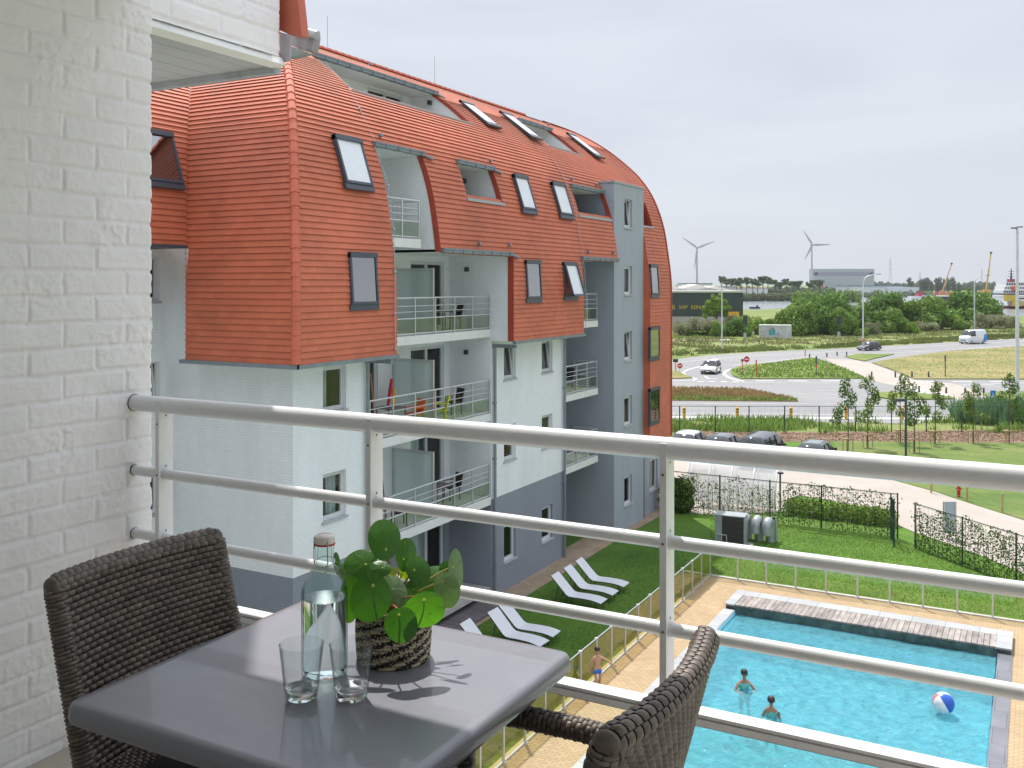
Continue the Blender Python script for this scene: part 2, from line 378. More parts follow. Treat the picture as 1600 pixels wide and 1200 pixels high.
mt = dict(
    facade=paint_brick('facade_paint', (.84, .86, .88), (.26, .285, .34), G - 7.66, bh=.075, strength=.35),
    facade_grey=paint_brick('facade_grey_paint', (.29, .32, .38), bh=.075, strength=.3),
    tower=paint_brick('tower_paint', (.37, .405, .46), bh=.075, strength=.2),
    plaster=M('plaster_white', (.80, .81, .78), .8, var=.04),
    tile=tile_mat('roof_tile', (.565, .145, .07), bh=.165),
    hip=M('hip_tile', (.55, .13, .065), .5, var=.12, vs=2),
    verge=M('verge_red', (.36, .055, .03), .55, var=.1),
    zinc=M('zinc', (.22, .26, .29), .45, .4, var=.12),
    zinc_light=M('zinc_light', (.40, .42, .44), .5, .3, var=.15, vs=20),
    anthracite=M('anthracite_frame', (.055, .065, .085), .4, var=.08),
    frame=M('window_frame', (.62, .63, .64), .45, var=.04),
    sill=M('window_sill_stone', (.42, .44, .46), .6, var=.08),
    pane=thin_glass('window_pane', (.78, .82, .82), base=.05),
    pane_mirror=thin_glass('roof_window_glass', (.6, .62, .64), base=.42),
    pane_sky=M('roof_window_blind', (.74, .76, .80), .25, var=.04, coat=.8),
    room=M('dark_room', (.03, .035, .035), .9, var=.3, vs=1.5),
    curtain=M('curtain', (.72, .84, .80), .9, var=.25, vs=14, stretch=(1, 1, .05)),
    frosted=thin_glass('frosted_glass', (.55, .66, .66), rough=.25, base=.05, milky=.82, milkcol=(.64, .75, .75)),
    balcony_glass=thin_glass('balcony_glass', (.72, .80, .68), base=.03),
    alu=M('brushed_aluminium', (.62, .63, .65), .38, .55, var=.05, vs=60),
    slab=M('balcony_slab', (.70, .70, .68), .75, var=.06),
    lamp=M('lamp_dark', (.05, .05, .055), .5),
    conc=M('concrete', (.42, .41, .38), .85, var=.15, vs=4, bump=.2),
    wick=M('wicker_far', (.055, .045, .04), .7, var=.3, vs=30),
)
# ================================================================ the apartment building opposite
PR = [(0, -8.2), (0, -4.0), (0, -1.2), (0.02, 0.1), (.17, 1.38), (.45, 2.95), (.96, 4.3), (1.60, 5.25), (2.3, 5.95), (3.6, 6.98), (5.3, 7.95), (7.2, 8.72)]
def _cat(P, n=10):
    out = []
    for i in range(len(P) - 1):
        p0 = Vector(P[max(i - 1, 0)]); p1 = Vector(P[i]); p2 = Vector(P[i + 1]); p3 = Vector(P[min(i + 2, len(P) - 1)])
        for k in range(n):
            t = k / n
            out.append(.5 * ((2 * p1) + (p2 - p0) * t + (2 * p0 - 5 * p1 + 4 * p2 - p3) * t * t + (3 * p1 - p0 - 3 * p2 + p3) * t ** 3))
    out.append(Vector(P[-1]))
    return [Vector((max(0, q.x), q.y)) for q in out]
PT = _cat(PR)
PS = [0.0]
for a, b in zip(PT, PT[1:]): PS.append(PS[-1] + (b - a).length)
def pe(z):
    for a, b in zip(PT, PT[1:]):
        if a.y <= z <= b.y: return a.x + (b.x - a.x) * (z - a.y) / max(b.y - a.y, 1e-6)
    return 0.0 if z < 0 else PT[-1].x
def ps(s):
    s = max(0, min(PS[-1], s))
    for i in range(len(PS) - 1):
        if s <= PS[i + 1]:
            t = (s - PS[i]) / (PS[i + 1] - PS[i]); return PT[i].lerp(PT[i + 1], t)
    return PT[-1]
def sz(z):
    for i in range(len(PT) - 1):
        if PT[i].y <= z <= PT[i + 1].y: return PS[i] + (PS[i + 1] - PS[i]) * (z - PT[i].y) / max(PT[i + 1].y - PT[i].y, 1e-6)
    return PS[-1]
XF = -16.0        # tile plane of the long side
def roof_hit(px, py, X0=XF):
    r = ray(px, py); lo = -X0 * .5 / -r.x; t = lo
    while t < 120:
        if r.x * t <= X0 - pe(r.z * t): return Vector((r.x * t, r.y * t, r.z * t))
        t += .01
apt = thing('apartment_building', 'large apartment building with red tiled barrel roof and pale grey-blue painted brick walls', 'building', (-20, 30, 0))
bR = lambda mb, name, mat, **k: mb.build(name, mat, apt, **k)
def tiles(name, mp, u0, u1, s0, s1, holes=(), course=.165, edge=None):
    mb = MB(); mb.uv = []
    n = int((s1 - s0) / course)
    for k in range(n):
        sa = s0 + k * course; sb = sa + course; va = k * course + .012; vb = va + course - .02
        A = ps(sa); B = ps(sb); d = (B - A).normalized()
        pr_ = .036 if A.y < 6.9 else .012; Al = Vector((A.x - d.y * pr_, A.y + d.x * pr_)); Bl = Vector((B.x - d.y * .004, B.y + d.x * .004)); A0 = Vector((A.x - d.y * .004, A.y + d.x * .004))
        zm = (A.y + B.y) / 2
        segs = [(u0(A.x), u1(A.x), u0(B.x), u1(B.x))]
        for (h0, h1, z0, z1) in holes:
            if z0 <= zm <= z1:
                ns = []
                for (a0, a1, b0, b1) in segs:
                    if h1 <= a0 or h0 >= a1: ns.append((a0, a1, b0, b1)); continue
                    if h0 > a0: ns.append((a0, h0, b0, h0))
                    if h1 < a1: ns.append((h1, a1, h1, b1))
                segs = ns
        for (a0, a1, b0, b1) in segs:
            q = [mp(a0, Al), mp(a1, Al), mp(b1, Bl), mp(b0, Bl)]
            mb.add(q, [(0, 1, 2, 3)]); mb.uv.append(((a0, va), (a1, va), (b1, vb), (b0, vb)))
            Bx = ps(sb + .07); Bx = Vector((Bx.x - d.y * -.004, Bx.y - d.x * .004))
            q = [mp(b0, Bl), mp(b1, Bl), mp(b1, Bx), mp(b0, Bx)]
            mb.add(q, [(0, 1, 2, 3)]); mb.uv.append(((a0, va), (a1, va), (a1, va + .002), (a0, va + .002)))
    return mb
Y_N, Y_F = 18.25, 46.07
mR1 = lambda u, p: (XF - p.x, u, G + p.y)
mR2 = lambda u, p: (u, Y_N + p.x, G + p.y)
XV = -19.8
mR3 = lambda u, p: (XV - p.x, u, G + p.y)
BIG = 99
holes = [(-BIG, 43.05, -BIG, -2.03), (22.5, 29.5, -2.03, .98), (22.5, 25.0, .97, 4.0), (27.05, 29.45, 2.8, 4.0),
         (35.47, 43.05, -2.03, .98), (35.9, 43.05, 2.8, 4.0), (39.4, 43.05, .9, 4.4), (23.3, 30.3, 5.88, 7.1), (36.8, 40.1, 5.88, 7.1), (43.1, 44.5, 2.75, 3.9)]
S_top = PS[-1]
t1 = tiles('r', mR1, lambda e: Y_N + e, lambda e: Y_F, sz(-7.65), S_top, holes)
t2 = tiles('r', mR2, lambda e: XV - e, lambda e: XF - e, sz(-2.03), S_top)
t3 = tiles('r', mR3, lambda e: -6.0, lambda e: Y_N + e, sz(.98), S_top)
bR(t1, 'long_roof_tiling', mt['tile']); bR(t2, 'gable_roof_tiling', mt['tile']); bR(t3, 'wing_roof_tiling', mt['tile'])
# hidden back slopes and the far gable wall close the volume
mb = MB(); steps = [0.0, .17, .96, 2.3, 3.6, 5.3, 7.2]
zs = [-11.2, 1.38, 4.3, 5.95, 6.98, 7.95, 8.72]
xr = XF - 7.2
for i in range(len(zs) - 1):
    a = (2 * xr - XF + steps[i], zs[i] + G); b = (2 * xr - XF + steps[i + 1], zs[i + 1] + G)
    mb.quad((a[0], 26, a[1]), (b[0], 26, b[1]), (b[0], Y_F, b[1]), (a[0], Y_F, a[1]))
bR(mb, 'back_roof_slope', mt['hip'])
def prof_poly(Y, z0, z1, xin, inset=0.0, x0=XF):
    pts = [Vector((x0 - pe(z) - inset, Y, G + z)) for z in np.linspace(z0, z1, 24)]
    return pts + [Vector((xin, Y, G + z1)), Vector((xin, Y, G + z0))]
mb = MB(); mb.poly([Vector((XF - pe(z) - .02, Y_F - .03, G + z)) for z in np.linspace(-7.6, 8.7, 50)] + [Vector((2 * xr - XF + pe(z), Y_F - .03, G + z)) for z in np.linspace(8.7, -11.2, 20)] + [Vector((-16.5, Y_F - .03, 0)), Vector((-16.5, Y_F - .03, 3.55))])
bR(mb, 'far_gable_wall', mt['facade'])
# hip caps, ridge caps, verge of the far end
def caps(path, r, ln, name):
    mb = MB(); d = 0; L = [0]
    for a, b in zip(path, path[1:]): L.append(L[-1] + (b - a).length)
    def at(s):
        for i in range(len(L) - 1):
            if s <= L[i + 1]: return path[i].lerp(path[i + 1], (s - L[i]) / (L[i + 1] - L[i]))
        return path[-1]
    s = 0
    while s < L[-1]:
        mb.tube([at(s), at(min(s + ln * .5, L[-1])), at(min(s + ln + .03, L[-1]))], [r * 1.1, r, r * .92], 8)
        s += ln
    return bR(mb, name, mt['hip'])
hip = [Vector((XF - pe(z) - .04, Y_N + pe(z) + .04, G + z)) for z in np.linspace(-2.0, 8.6, 60)]
caps(hip, .12, .36, 'hip_tiles')
caps([Vector((xr, y, G + 8.72)) for y in np.linspace(Y_N + 7.2, 44.0, 12)], .1, .4, 'ridge_tiles')
mb = MB(); P_ = [Vector((XF - pe(z), 0, G + z)) for z in np.linspace(-7.65, 8.72, 70)]
for a, b in zip(P_, P_[1:]):
    n = Vector((b.z - a.z, 0, -(b.x - a.x))).normalized() * .06
    mb.add([a + n + Vector((0, Y_F - .04, 0)), b + n + Vector((0, Y_F - .04, 0)), b - n * 3 + Vector((0, Y_F - .04, 0)), a - n * 3 + Vector((0, Y_F - .04, 0)),
            a + n + Vector((0, Y_F + .06, 0)), b + n + Vector((0, Y_F + .06, 0)), b - n * 3 + Vector((0, Y_F + .06, 0)), a - n * 3 + Vector((0, Y_F + .06, 0))],
           [(0, 1, 2, 3), (7, 6, 5, 4), (0, 4, 5, 1), (1, 5, 6, 2), (2, 6, 7, 3), (3, 7, 4, 0)])
bR(mb, 'end_verge', mt['verge'])
# ---- flat walls with openings
def PX(val): return lambda u, d, z: Vector((val - d, u, G + z))
def PY(val): return lambda u, d, z: Vector((u, val + d, G + z))
def wall(name, P, u0, u1, z0, z1, holes=(), mat=None, reveal=.14):
    us = sorted({u0, u1, *[h[0] for h in holes], *[h[1] for h in holes]}); zs_ = sorted({z0, z1, *[h[2] for h in holes], *[h[3] for h in holes]})
    us = [u for u in us if u0 <= u <= u1]; zs_ = [z for z in zs_ if z0 <= z <= z1]
    mb = MB()
    for a, b in zip(us, us[1:]):
        for c, d in zip(zs_, zs_[1:]):
            um, zm = (a + b) / 2, (c + d) / 2
            if any(h[0] < um < h[1] and h[2] < zm < h[3] for h in holes): continue
            mb.quad(P(a, 0, c), P(b, 0, c), P(b, 0, d), P(a, 0, d))
    for h in holes:
        a, b, c, d = h[:4]
        mb.quad(P(a, 0, c), P(a, reveal, c), P(a, reveal, d), P(a, 0, d)); mb.quad(P(b, reveal, c), P(b, 0, c), P(b, 0, d), P(b, reveal, d))
        mb.quad(P(a, reveal, d), P(b, reveal, d), P(b, 0, d), P(a, 0, d)); mb.quad(P(a, 0, c), P(b, 0, c), P(b, reveal, c), P(a, reveal, c))
    return bR(mb, name, mat or mt['facade'])
def bar(mb, P, u0, u1, d0, d1, z0, z1, tilt=None):
    f = (lambda u, d, z: P(u, d + (tilt[1] * (z - tilt[0])), z)) if tilt else P
    v = [f(u, d, z) for z in (z0, z1) for d in (d0, d1) for u in (u0, u1)]
    mb.add(v, [(0, 1, 3, 2), (4, 6, 7, 5), (0, 4, 5, 1), (2, 3, 7, 6), (0, 2, 6, 4), (1, 5, 7, 3)])
def window(P, u0, u1, z0, z1, tilt=0, curtain=0, sill=True, split=False, name='window', rv=.14, fm=None, curtain_mat=None, bldg=None):
    bld = bldg or apt; fm = fm or mt['frame']; fw = .05
    mb = MB()
    for (a, b, c, d) in ((u0, u0 + fw, z0, z1), (u1 - fw, u1, z0, z1), (u0 + fw, u1 - fw, z0, z0 + fw), (u0 + fw, u1 - fw, z1 - fw, z1)):
        bar(mb, P, a, b, rv - .05, rv + .02, c, d)
    tl = (z0 + fw, tilt) if tilt else None
    cols = [(u0 + fw, u1 - fw)] if not split else [(u0 + fw, (u0 + u1) / 2 - .01), ((u0 + u1) / 2 + .01, u1 - fw)]
    for (a, b) in cols:
        for (p, q, c, d) in ((a, a + .06, z0 + fw, z1 - fw), (b - .06, b, z0 + fw, z1 - fw), (a + .06, b - .06, z0 + fw, z0 + fw + .07), (a + .06, b - .06, z1 - fw - .07, z1 - fw)):
            bar(mb, P, p, q, rv - .035, rv + .03, c, d, tl)
    w_ = mb.build(name, fm, bld)
    mb = MB(); f = (lambda u, z: P(u, rv + (tilt * (z - z0 - fw) if tilt else 0), z))
    for (a, b) in cols: mb.quad(f(a + .05, z0 + fw + .05), f(b - .05, z0 + fw + .05), f(b - .05, z1 - fw - .05), f(a + .05, z1 - fw - .05))
    mb.build('pane', mt['pane'], w_)
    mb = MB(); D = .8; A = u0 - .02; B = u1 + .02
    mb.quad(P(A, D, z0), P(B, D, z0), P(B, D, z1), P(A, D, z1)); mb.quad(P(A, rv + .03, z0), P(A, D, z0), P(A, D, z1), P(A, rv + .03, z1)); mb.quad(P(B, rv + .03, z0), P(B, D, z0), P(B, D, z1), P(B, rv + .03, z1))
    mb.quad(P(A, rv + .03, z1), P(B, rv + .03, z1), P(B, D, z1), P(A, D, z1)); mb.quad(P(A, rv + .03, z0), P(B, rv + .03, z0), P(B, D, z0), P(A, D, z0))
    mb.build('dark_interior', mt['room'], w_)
    if curtain:
        mb = MB(); n = 28; lo = u0 + .08; hi = u0 + (u1 - u0) * abs(curtain) if curtain > 0 else u1 - .06
        if curtain < 0: lo = u1 - (u1 - u0) * abs(curtain)
        vs = []
        for k in range(n + 1):
            u = lo + (hi - lo) * k / n; d = rv + .22 + .045 * math.sin(k * 1.9) + .02 * math.sin(k * .7)
            vs += [P(u, d, z0 + .02), P(u, d, z1 - .05)]
        mb.add(vs, [(2 * k, 2 * k + 2, 2 * k + 3, 2 * k + 1) for k in range(n)], True)
        mb.build('curtain', curtain_mat or mt['curtain'], w_)
    if sill:
        mb = MB(); bar(mb, P, u0 - .05, u1 + .05, -.05, rv - .05, z0 - .06, z0 + .004); mb.build('sill', mt['sill'], w_)
    return w_
XL = -16.9; YL = 19.15; ZG = -G
rows = [(-3.5, -2.26), (-6.47, -5.18), (-10.15, -8.8)]
# segment A and the short side below the tiles
PA = PX(XL)
hA = [(20.35, 21.35, a, b) for a, b in rows]
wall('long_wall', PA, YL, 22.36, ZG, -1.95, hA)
for i, (a, b) in enumerate(rows): window(PA, 20.35, 21.35, a, b, curtain=.55 if i != 1 else -.45)
XW = -21.6
wall('gable_wall', PY(YL), XW, XL, ZG, 1.1)
XW = -21.6
rw = [(-.5, .8), (-3.47, -2.2), (-6.45, -5.2), (-9.4, -8.2)]
hW = [(u, u + 1.15, a, b) for u in (17.8, 14.2, 10.6, 7) for a, b in rw]
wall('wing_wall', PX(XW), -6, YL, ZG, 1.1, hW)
for u in (17.8, 14.2):
    for i, (a, b) in enumerate(rw): window(PX(XW), u, u + 1.15, a, b, tilt=.09 if i == 1 else 0)
mb = MB(); mb.bb(XV + .06, XV - 1.9, -6, YL - .9, G + .93, G + 1.02); bR(mb, 'wing_eave', mt['anthracite'])
mb = MB(); mb.add([(XF, Y_N, G - 2.0), (XF, 22.5, G - 2.0), (XL - .1, 22.5, G - 2.0), (XL - .1, YL + .1, G - 2.0), (XV - .5, YL + .1, G - 2.0), (XV, Y_N, G - 2.0)], [(0, 1, 2, 3), (0, 3, 4, 5)]); bR(mb, 'overhang_soffit', mt['plaster']); mb = MB()
mb.quad((XF, 29.5, G - 2.0), (XF, 35.47, G - 2.0), (XL - .1, 35.47, G - 2.0), (XL - .1, 29.5, G - 2.0)); bR(mb, 'overhang_soffit', mt['plaster'])
mb = MB(); mb.quad((XV + .0, Y_N + .02, G - 2.03), (XV + 0, YL, G - 2.03), (XV, YL, G + .93), (XV, Y_N + .02, G + .93)); bR(mb, 'overhang_cheek', mt['facade'])
# bay B : recessed balconies
XB = -18.65
doors = []
FL = [-1.62, -4.59, -7.56, -10.6]
for f in FL: doors += [(27.05, 29.15, f + .03, f + 2.4), (23.0, 25.2, f + .03, f + 2.4)]
wall('bay_back_wall', PX(XB), 22.3, 29.55, ZG, 4.05, doors, mt['facade'], .1)
for i, f in enumerate(FL):
    window(PX(XB), 27.05, 29.15, f + .03, f + 2.4, split=True, sill=False, name='balcony_door', rv=.1, curtain=[.0, 0, .45, .6][i], curtain_mat=mt['curtain'])
    window(PX(XB), 23.0, 25.2, f + .03, f + 2.4, split=True, sill=False, name='balcony_door', rv=.1, curtain=[.4, 0, .3, 0][i])
def side(name, Y, z0, z1, x0, x1, mat):
    mb = MB(); mb.poly([(x0, Y, G + z0), (x1, Y, G + z0), (x1, Y, G + z1), (x0, Y, G + z1)]); return bR(mb, name, mat)
side('bay_side_wall', 29.5, ZG, -2.03, XL, XB, mt['facade'])
side('bay_side_wall', 29.5, -2.03, .98, XF - .03, XB, mt['facade'])
side('bay_side_wall', 22.34, ZG, -2.03, XL, XB, mt['facade'])
mb = MB(); mb.poly(prof_poly(22.49, -2.03, 4.0, XB, .04)); bR(mb, 'slot_side_wall', mt['facade'])
def prof_wall(name, Y, z0, z1, xin, mat, strip=True):
    mb = MB(); mb.poly(prof_poly(Y, z0, z1, xin, .02)); bR(mb, name, mat)
    if strip:
        mb = MB(); zz = np.linspace(z0, z1, max(3, int((z1 - z0) / .15)))
        for a, b in zip(zz, zz[1:]):
            pa = Vector((XF - pe(a) + .03, Y, G + a)); pb = Vector((XF - pe(b) + .03, Y, G + b)); w_ = Vector((-.2, 0, 0))
            k = Vector((0, -.035, 0)); mb.add([pa, pb, pb + w_, pa + w_, pa + k, pb + k, pb + w_ + k, pa + w_ + k], [(0, 1, 2, 3), (7, 6, 5, 4), (0, 4, 5, 1), (2, 6, 7, 3)])
        bR(mb, 'verge_strip', mt['verge'])
prof_wall('slot_side_wall', 25.0, .98, 4.0, XB, mt['facade'])
mb = MB(); zz = G - 2.03; mb.bb(XF + .03, XF - .2, 29.47, 29.5, G - 2.03, G + .95); bR(mb, 'verge_strip', mt['verge'])
def flat(name, Y0, Y1, z, x0, x1, mat, th=.08):
    mb = MB(); mb.bb(x0, x1, Y0, Y1, G + z, G + z + th); return bR(mb, name, mat)
flat('bay_ceiling', 25.0, 29.5, .98, XF - .1, XB, mt['plaster']); flat('slot_ceiling', 22.5, 25.0, 4.0, XF - .8, XB, mt['plaster'])
def gutter(Y0, Y1, z, tail=True, side_=1, proud=.0):
    x = XF - pe(z) + proud; mb = MB()
    mb.bb(x - .03, x + .13, Y0, Y1, G + z - .02, G + z + .09); mb.bb(x + .1, x + .15, Y0, Y1, G + z + .07, G + z + .12)
    k = Y0 + .5
    while k < Y1: mb.bb(x - .05, x + .155, k, k + .03, G + z - .03, G + z + .13); k += .62
    if tail: mb.tube([(x + .06, Y1 - .05, G + z + .03), (x + .1, Y1 + .45, G + z - .06)], .05, 8)
    bR(mb, 'gutter', mt['zinc'])
gutter(25.0, 29.5, .98); gutter(22.45, 25.0, 4.0); gutter(27.0, 29.5, 4.0); gutter(35.9, 39.3, 4.0, tail=False); gutter(35.4, 39.3, .98, tail=False)
gutter(23.3, 30.35, 7.1); gutter(36.75, 40.1, 7.1, tail=False)
mb = MB(); mb.bb(XF - .02, XF + .1, Y_N - .08, 22.5, G - 2.12, G - 2.02); mb.bb(XV - .15, XF + .1, Y_N - .1, Y_N + .0, G - 2.12, G - 2.02); bR(mb, 'lower_gutter', mt['zinc']); mb = MB(); mb.bb(XF - .02, XF + .1, 29.5, 35.5, G - 2.12, G - 2.02); bR(mb, 'lower_gutter', mt['zinc'])
def downpipe(Y, z0, z1, X=XL, off=.1, top=True):
    mb = MB(); p = [(X + off, Y, G + z0), (X + off, Y, G + z1)]
    mb.tube(p, .055, 10)
    z = z0 + 1
    while z < z1: mb.tube([(X + off, Y, G + z), (X + off, Y, G + z + .05)], .075, 10); mb.bb(X, X + off, Y - .02, Y + .02, G + z, G + z + .03); z += 1.98
    if top: mb.bb(X + off - .06, XF + .05, Y - .06, Y + .06, G + z1 - .02, G + z1 + .1)
    bR(mb, 'downpipe', mt['zinc'])
downpipe(22.22, ZG, -2.25); downpipe(29.62, ZG, -2.25); downpipe(35.38, ZG, -2.1)
# segment C
hC = [(30.45, 31.35, a, b) for a, b in rows] + [(33.5, 34.45, a, b) for a, b in rows]
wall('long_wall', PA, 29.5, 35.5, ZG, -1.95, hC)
for i, (a, b) in enumerate(rows):
    window(PA, 30.45, 31.35, a, b, tilt=.1 if i == 0 else 0, curtain=[0, 0, .5][i]); window(PA, 33.5, 34.45, a, b, tilt=.1 if i == 0 else 0, curtain=[.4, .5, .5][i])
# bay D
wall('tower_bay_back_wall', PX(XB), 35.4, 39.45, ZG, 4.05, [(36.1, 38.1, f + .03, f + 2.3) for f in FL], mt['facade_grey'], .1)
for f in FL: window(PX(XB), 36.1, 38.1, f + .03, f + 2.3, split=True, sill=False, name='balcony_door', rv=.1)
side('bay_side_wall', 35.5, ZG, .98, XL, XB, mt['facade_grey']); side('bay_side_wall', 35.47, -2.03, .98, XF - .03, XB, mt['facade_grey'])
flat('bay_ceiling', 35.5, 39.4, .98, XF - .1, XB, mt['plaster'])
# tower
XT = -16.3
rt = [(2.55, 3.85), (-.5, .8), (-3.5, -2.2), (-6.47, -5.15), (-10.1, -8.8)]
yt = fx(975.5, 500, XT).y, fx(987.5, 500, XT).y
wall('tower_front_wall', PX(XT), 39.4, 43.05, ZG, 4.5, [(yt[0], yt[1], a, b) for a, b in rt], mt['tower'])
for i, (a, b) in enumerate(rt): window(PX(XT), yt[0], yt[1], a, b, tilt=.1 if i in (0, 2) else 0, curtain=.5 if i in (0, 1) else 0)
mb = MB(); mb.poly([(XT, 39.4, 0), (XB, 39.4, 0), (XB, 39.4, G + 4.5), (XT, 39.4, G + 4.5)]); bR(mb, 'tower_side_wall', mt['tower'])
mb = MB(); mb.bb(XT + .04, XT - 1.5, 39.34, 43.11, G + 4.48, G + 4.56); bR(mb, 'tower_coping', mt['zinc_light'])
# end segment
mb = MB(); mb.poly(prof_poly(43.06, -7.6, 4.4, -17.4, .0)); bR(mb, 'tile_cheek', mt['hip'])
XE = -16.42
ye = fx(1015, 750, XE).y, fx(1027.5, 750, XE).y
wall('end_wall', PX(XE), 43.05, 46.0, ZG, -7.5, [(ye[0], ye[1], -10.15, -8.6)], mt['tower'])
window(PX(XE), ye[0], ye[1], -10.15, -8.6)
downpipe(43.2, ZG, -7.6, XE, .08, top=False)
# ---- roof openings with interior
def opening(Y0, Y1, z0, z1, xin, mat, name, floor_drop=.0, win=(), cap=True):
    prof_wall(name + '_side_wall', Y1, z0 - .02, z1, xin, mat)
    mb = MB(); mb.poly(list(reversed(prof_poly(Y0, z0 - .02, z1, xin, .02)))); bR(mb, name + '_side_wall', mat)
    wall(name + '_back_wall', PX(xin), Y0, Y1, z0 - floor_drop, z1, win, mat, .08)
    for h in win: window(PX(xin), h[0], h[1], h[2], h[3], sill=False, rv=.08, split=h[1] - h[0] > 1.3)
    flat(name + '_ceiling', Y0, Y1, z1, XF - pe(z1) - .05, xin, mt['plaster'], .06)
    x0 = XF - pe(z0)
    if cap:
        mb = MB(); mb.bb(x0 + .07, x0 - .25, Y0 - .04, Y1 + .06, G + z0 - .07, G + z0 + .03); bR(mb, 'parapet_cap', mt['zinc_light'])
    flat(name + '_floor', Y0, Y1, z0 - floor_drop - .1, x0 - .22, xin, mt['conc'], .06)
opening(27.05, 29.45, 2.8, 4.0, XB, mt['facade'], 'loggia'); opening(35.9, 39.38, 2.8, 4.0, XB, mt['facade_grey'], 'loggia')
opening(23.3, 30.3, 5.88, 7.1, -20.9, mt['facade'], 'roof_terrace', win=[(24.1, 25.3, 5.9, 7.04), (27.6, 29.8, 5.9, 7.04)])
opening(36.8, 40.1, 5.88, 7.1, -20.9, mt['facade'], 'roof_terrace', win=[(37.3, 38.6, 5.9, 7.0)])
opening(43.1, 44.5, 2.75, 3.9, XB, mt['verge'], 'small_loggia')
# ---- roof windows lying on the tiles
def roof_window(tl, br, open_=False, blind=True, X0=XF, mp=None, label=None, hood=True):
    a = roof_hit(*tl, X0) if isinstance(tl[0], (int, float)) and tl[0] > 99 else Vector((0, tl[0], tl[1]))
    b = roof_hit(*br, X0) if isinstance(br[0], (int, float)) and br[0] > 99 else Vector((0, br[0], br[1]))
    Y0, z1, Y1, z0 = a.y, a.z, b.y, b.z
    if z1 > 4.6: W_ = .98; Y0 = (Y0 + Y1 - W_) / 2; Y1 = Y0 + W_
    A = Vector((X0 - pe(z0), 0, G + z0)); B = Vector((X0 - pe(z1), 0, G + z1)); v = (B - A); L = v.length; v.normalize(); n = Vector((v.z, 0, -v.x)); A = A + n * (.02 + L * L * .035 * (z1 > 2)); A0 = A
    f = lambda u, d, s: A + Vector((0, u, 0)) + v * s + n * (-d)
    mb = MB(); w_ = .075; hi = z1 > 4.6; fo, ho, po = (-.05, -.07, -.045) if hi else (-.085, -.12, -.06)
    for (p, q, c, d, dd) in ((Y0, Y0 + w_, 0, L, fo), (Y1 - w_, Y1, 0, L, fo), (Y0 + w_, Y1 - w_, 0, w_, fo), (Y0, Y1, L - w_ * 1.6, L + .02, ho)):
        bar(mb, f, p, q, dd, .03, c, d)
    bar(mb, f, Y0 - .04, Y1 + .04, -.05, .03, -.16, 0)
    fr = bR(mb, 'roof_window', mt['anthracite'])
    mb = MB(); t = (lambda u, s: f(u, po - (.30 * (L - s) / L if open_ else 0), s))
    mb.quad(t(Y0 + w_, w_), t(Y1 - w_, w_), t(Y1 - w_, L - w_ * 1.6), t(Y0 + w_, L - w_ * 1.6)); mb.build('pane', mt['pane_sky'] if blind else mt['pane_mirror'], fr)
    if open_:
        mb = MB()
        g = lambda u, d, s: f(u, d - .30 * (L - s) / L, s)
        for (p, q, c, d) in ((Y0 + .03, Y0 + w_ + .03, 0, L - .1), (Y1 - w_ - .03, Y1 - .03, 0, L - .1), (Y0 + .03, Y1 - .03, 0, w_)): bar(mb, g, p, q, -.12, -.06, c, d)
        mb.build('sash', mt['anthracite'], fr)
    if not blind:
        mb = MB(); mb.quad(f(Y0 + .02, po + .012, .02), f(Y1 - .02, po + .012, .02), f(Y1 - .02, po + .012, L - .02), f(Y0 + .02, po + .012, L - .02)); mb.build('dark_interior', mt['room'], fr)
roof_window((718, 162), (774, 200)); roof_window((785, 181), (834, 218)); roof_window((889, 214), (932, 247))
roof_window((515, 213), (577, 294)); roof_window((797, 274), (834, 331)); roof_window((857, 286), (892, 339))
for tl, br, op in (((542, 395), (588, 475), 0), ((818, 407), (844, 466), 0), ((877, 410), (901, 463), 1), ((1013, 414), (1028, 460), 0), ((1013, 512), (1028, 557), 0), ((1013, 608), (1028, 656), 0)):
    roof_window(tl, br, bool(op), blind=bool(op))
q = fx(278, 213, XV - pe(3.6)); q2 = fx(286, 290, XV - pe(2.0))
roof_window((q2.y - 1.3, q.z - G), (q2.y, q2.z - G), X0=XV, blind=False)
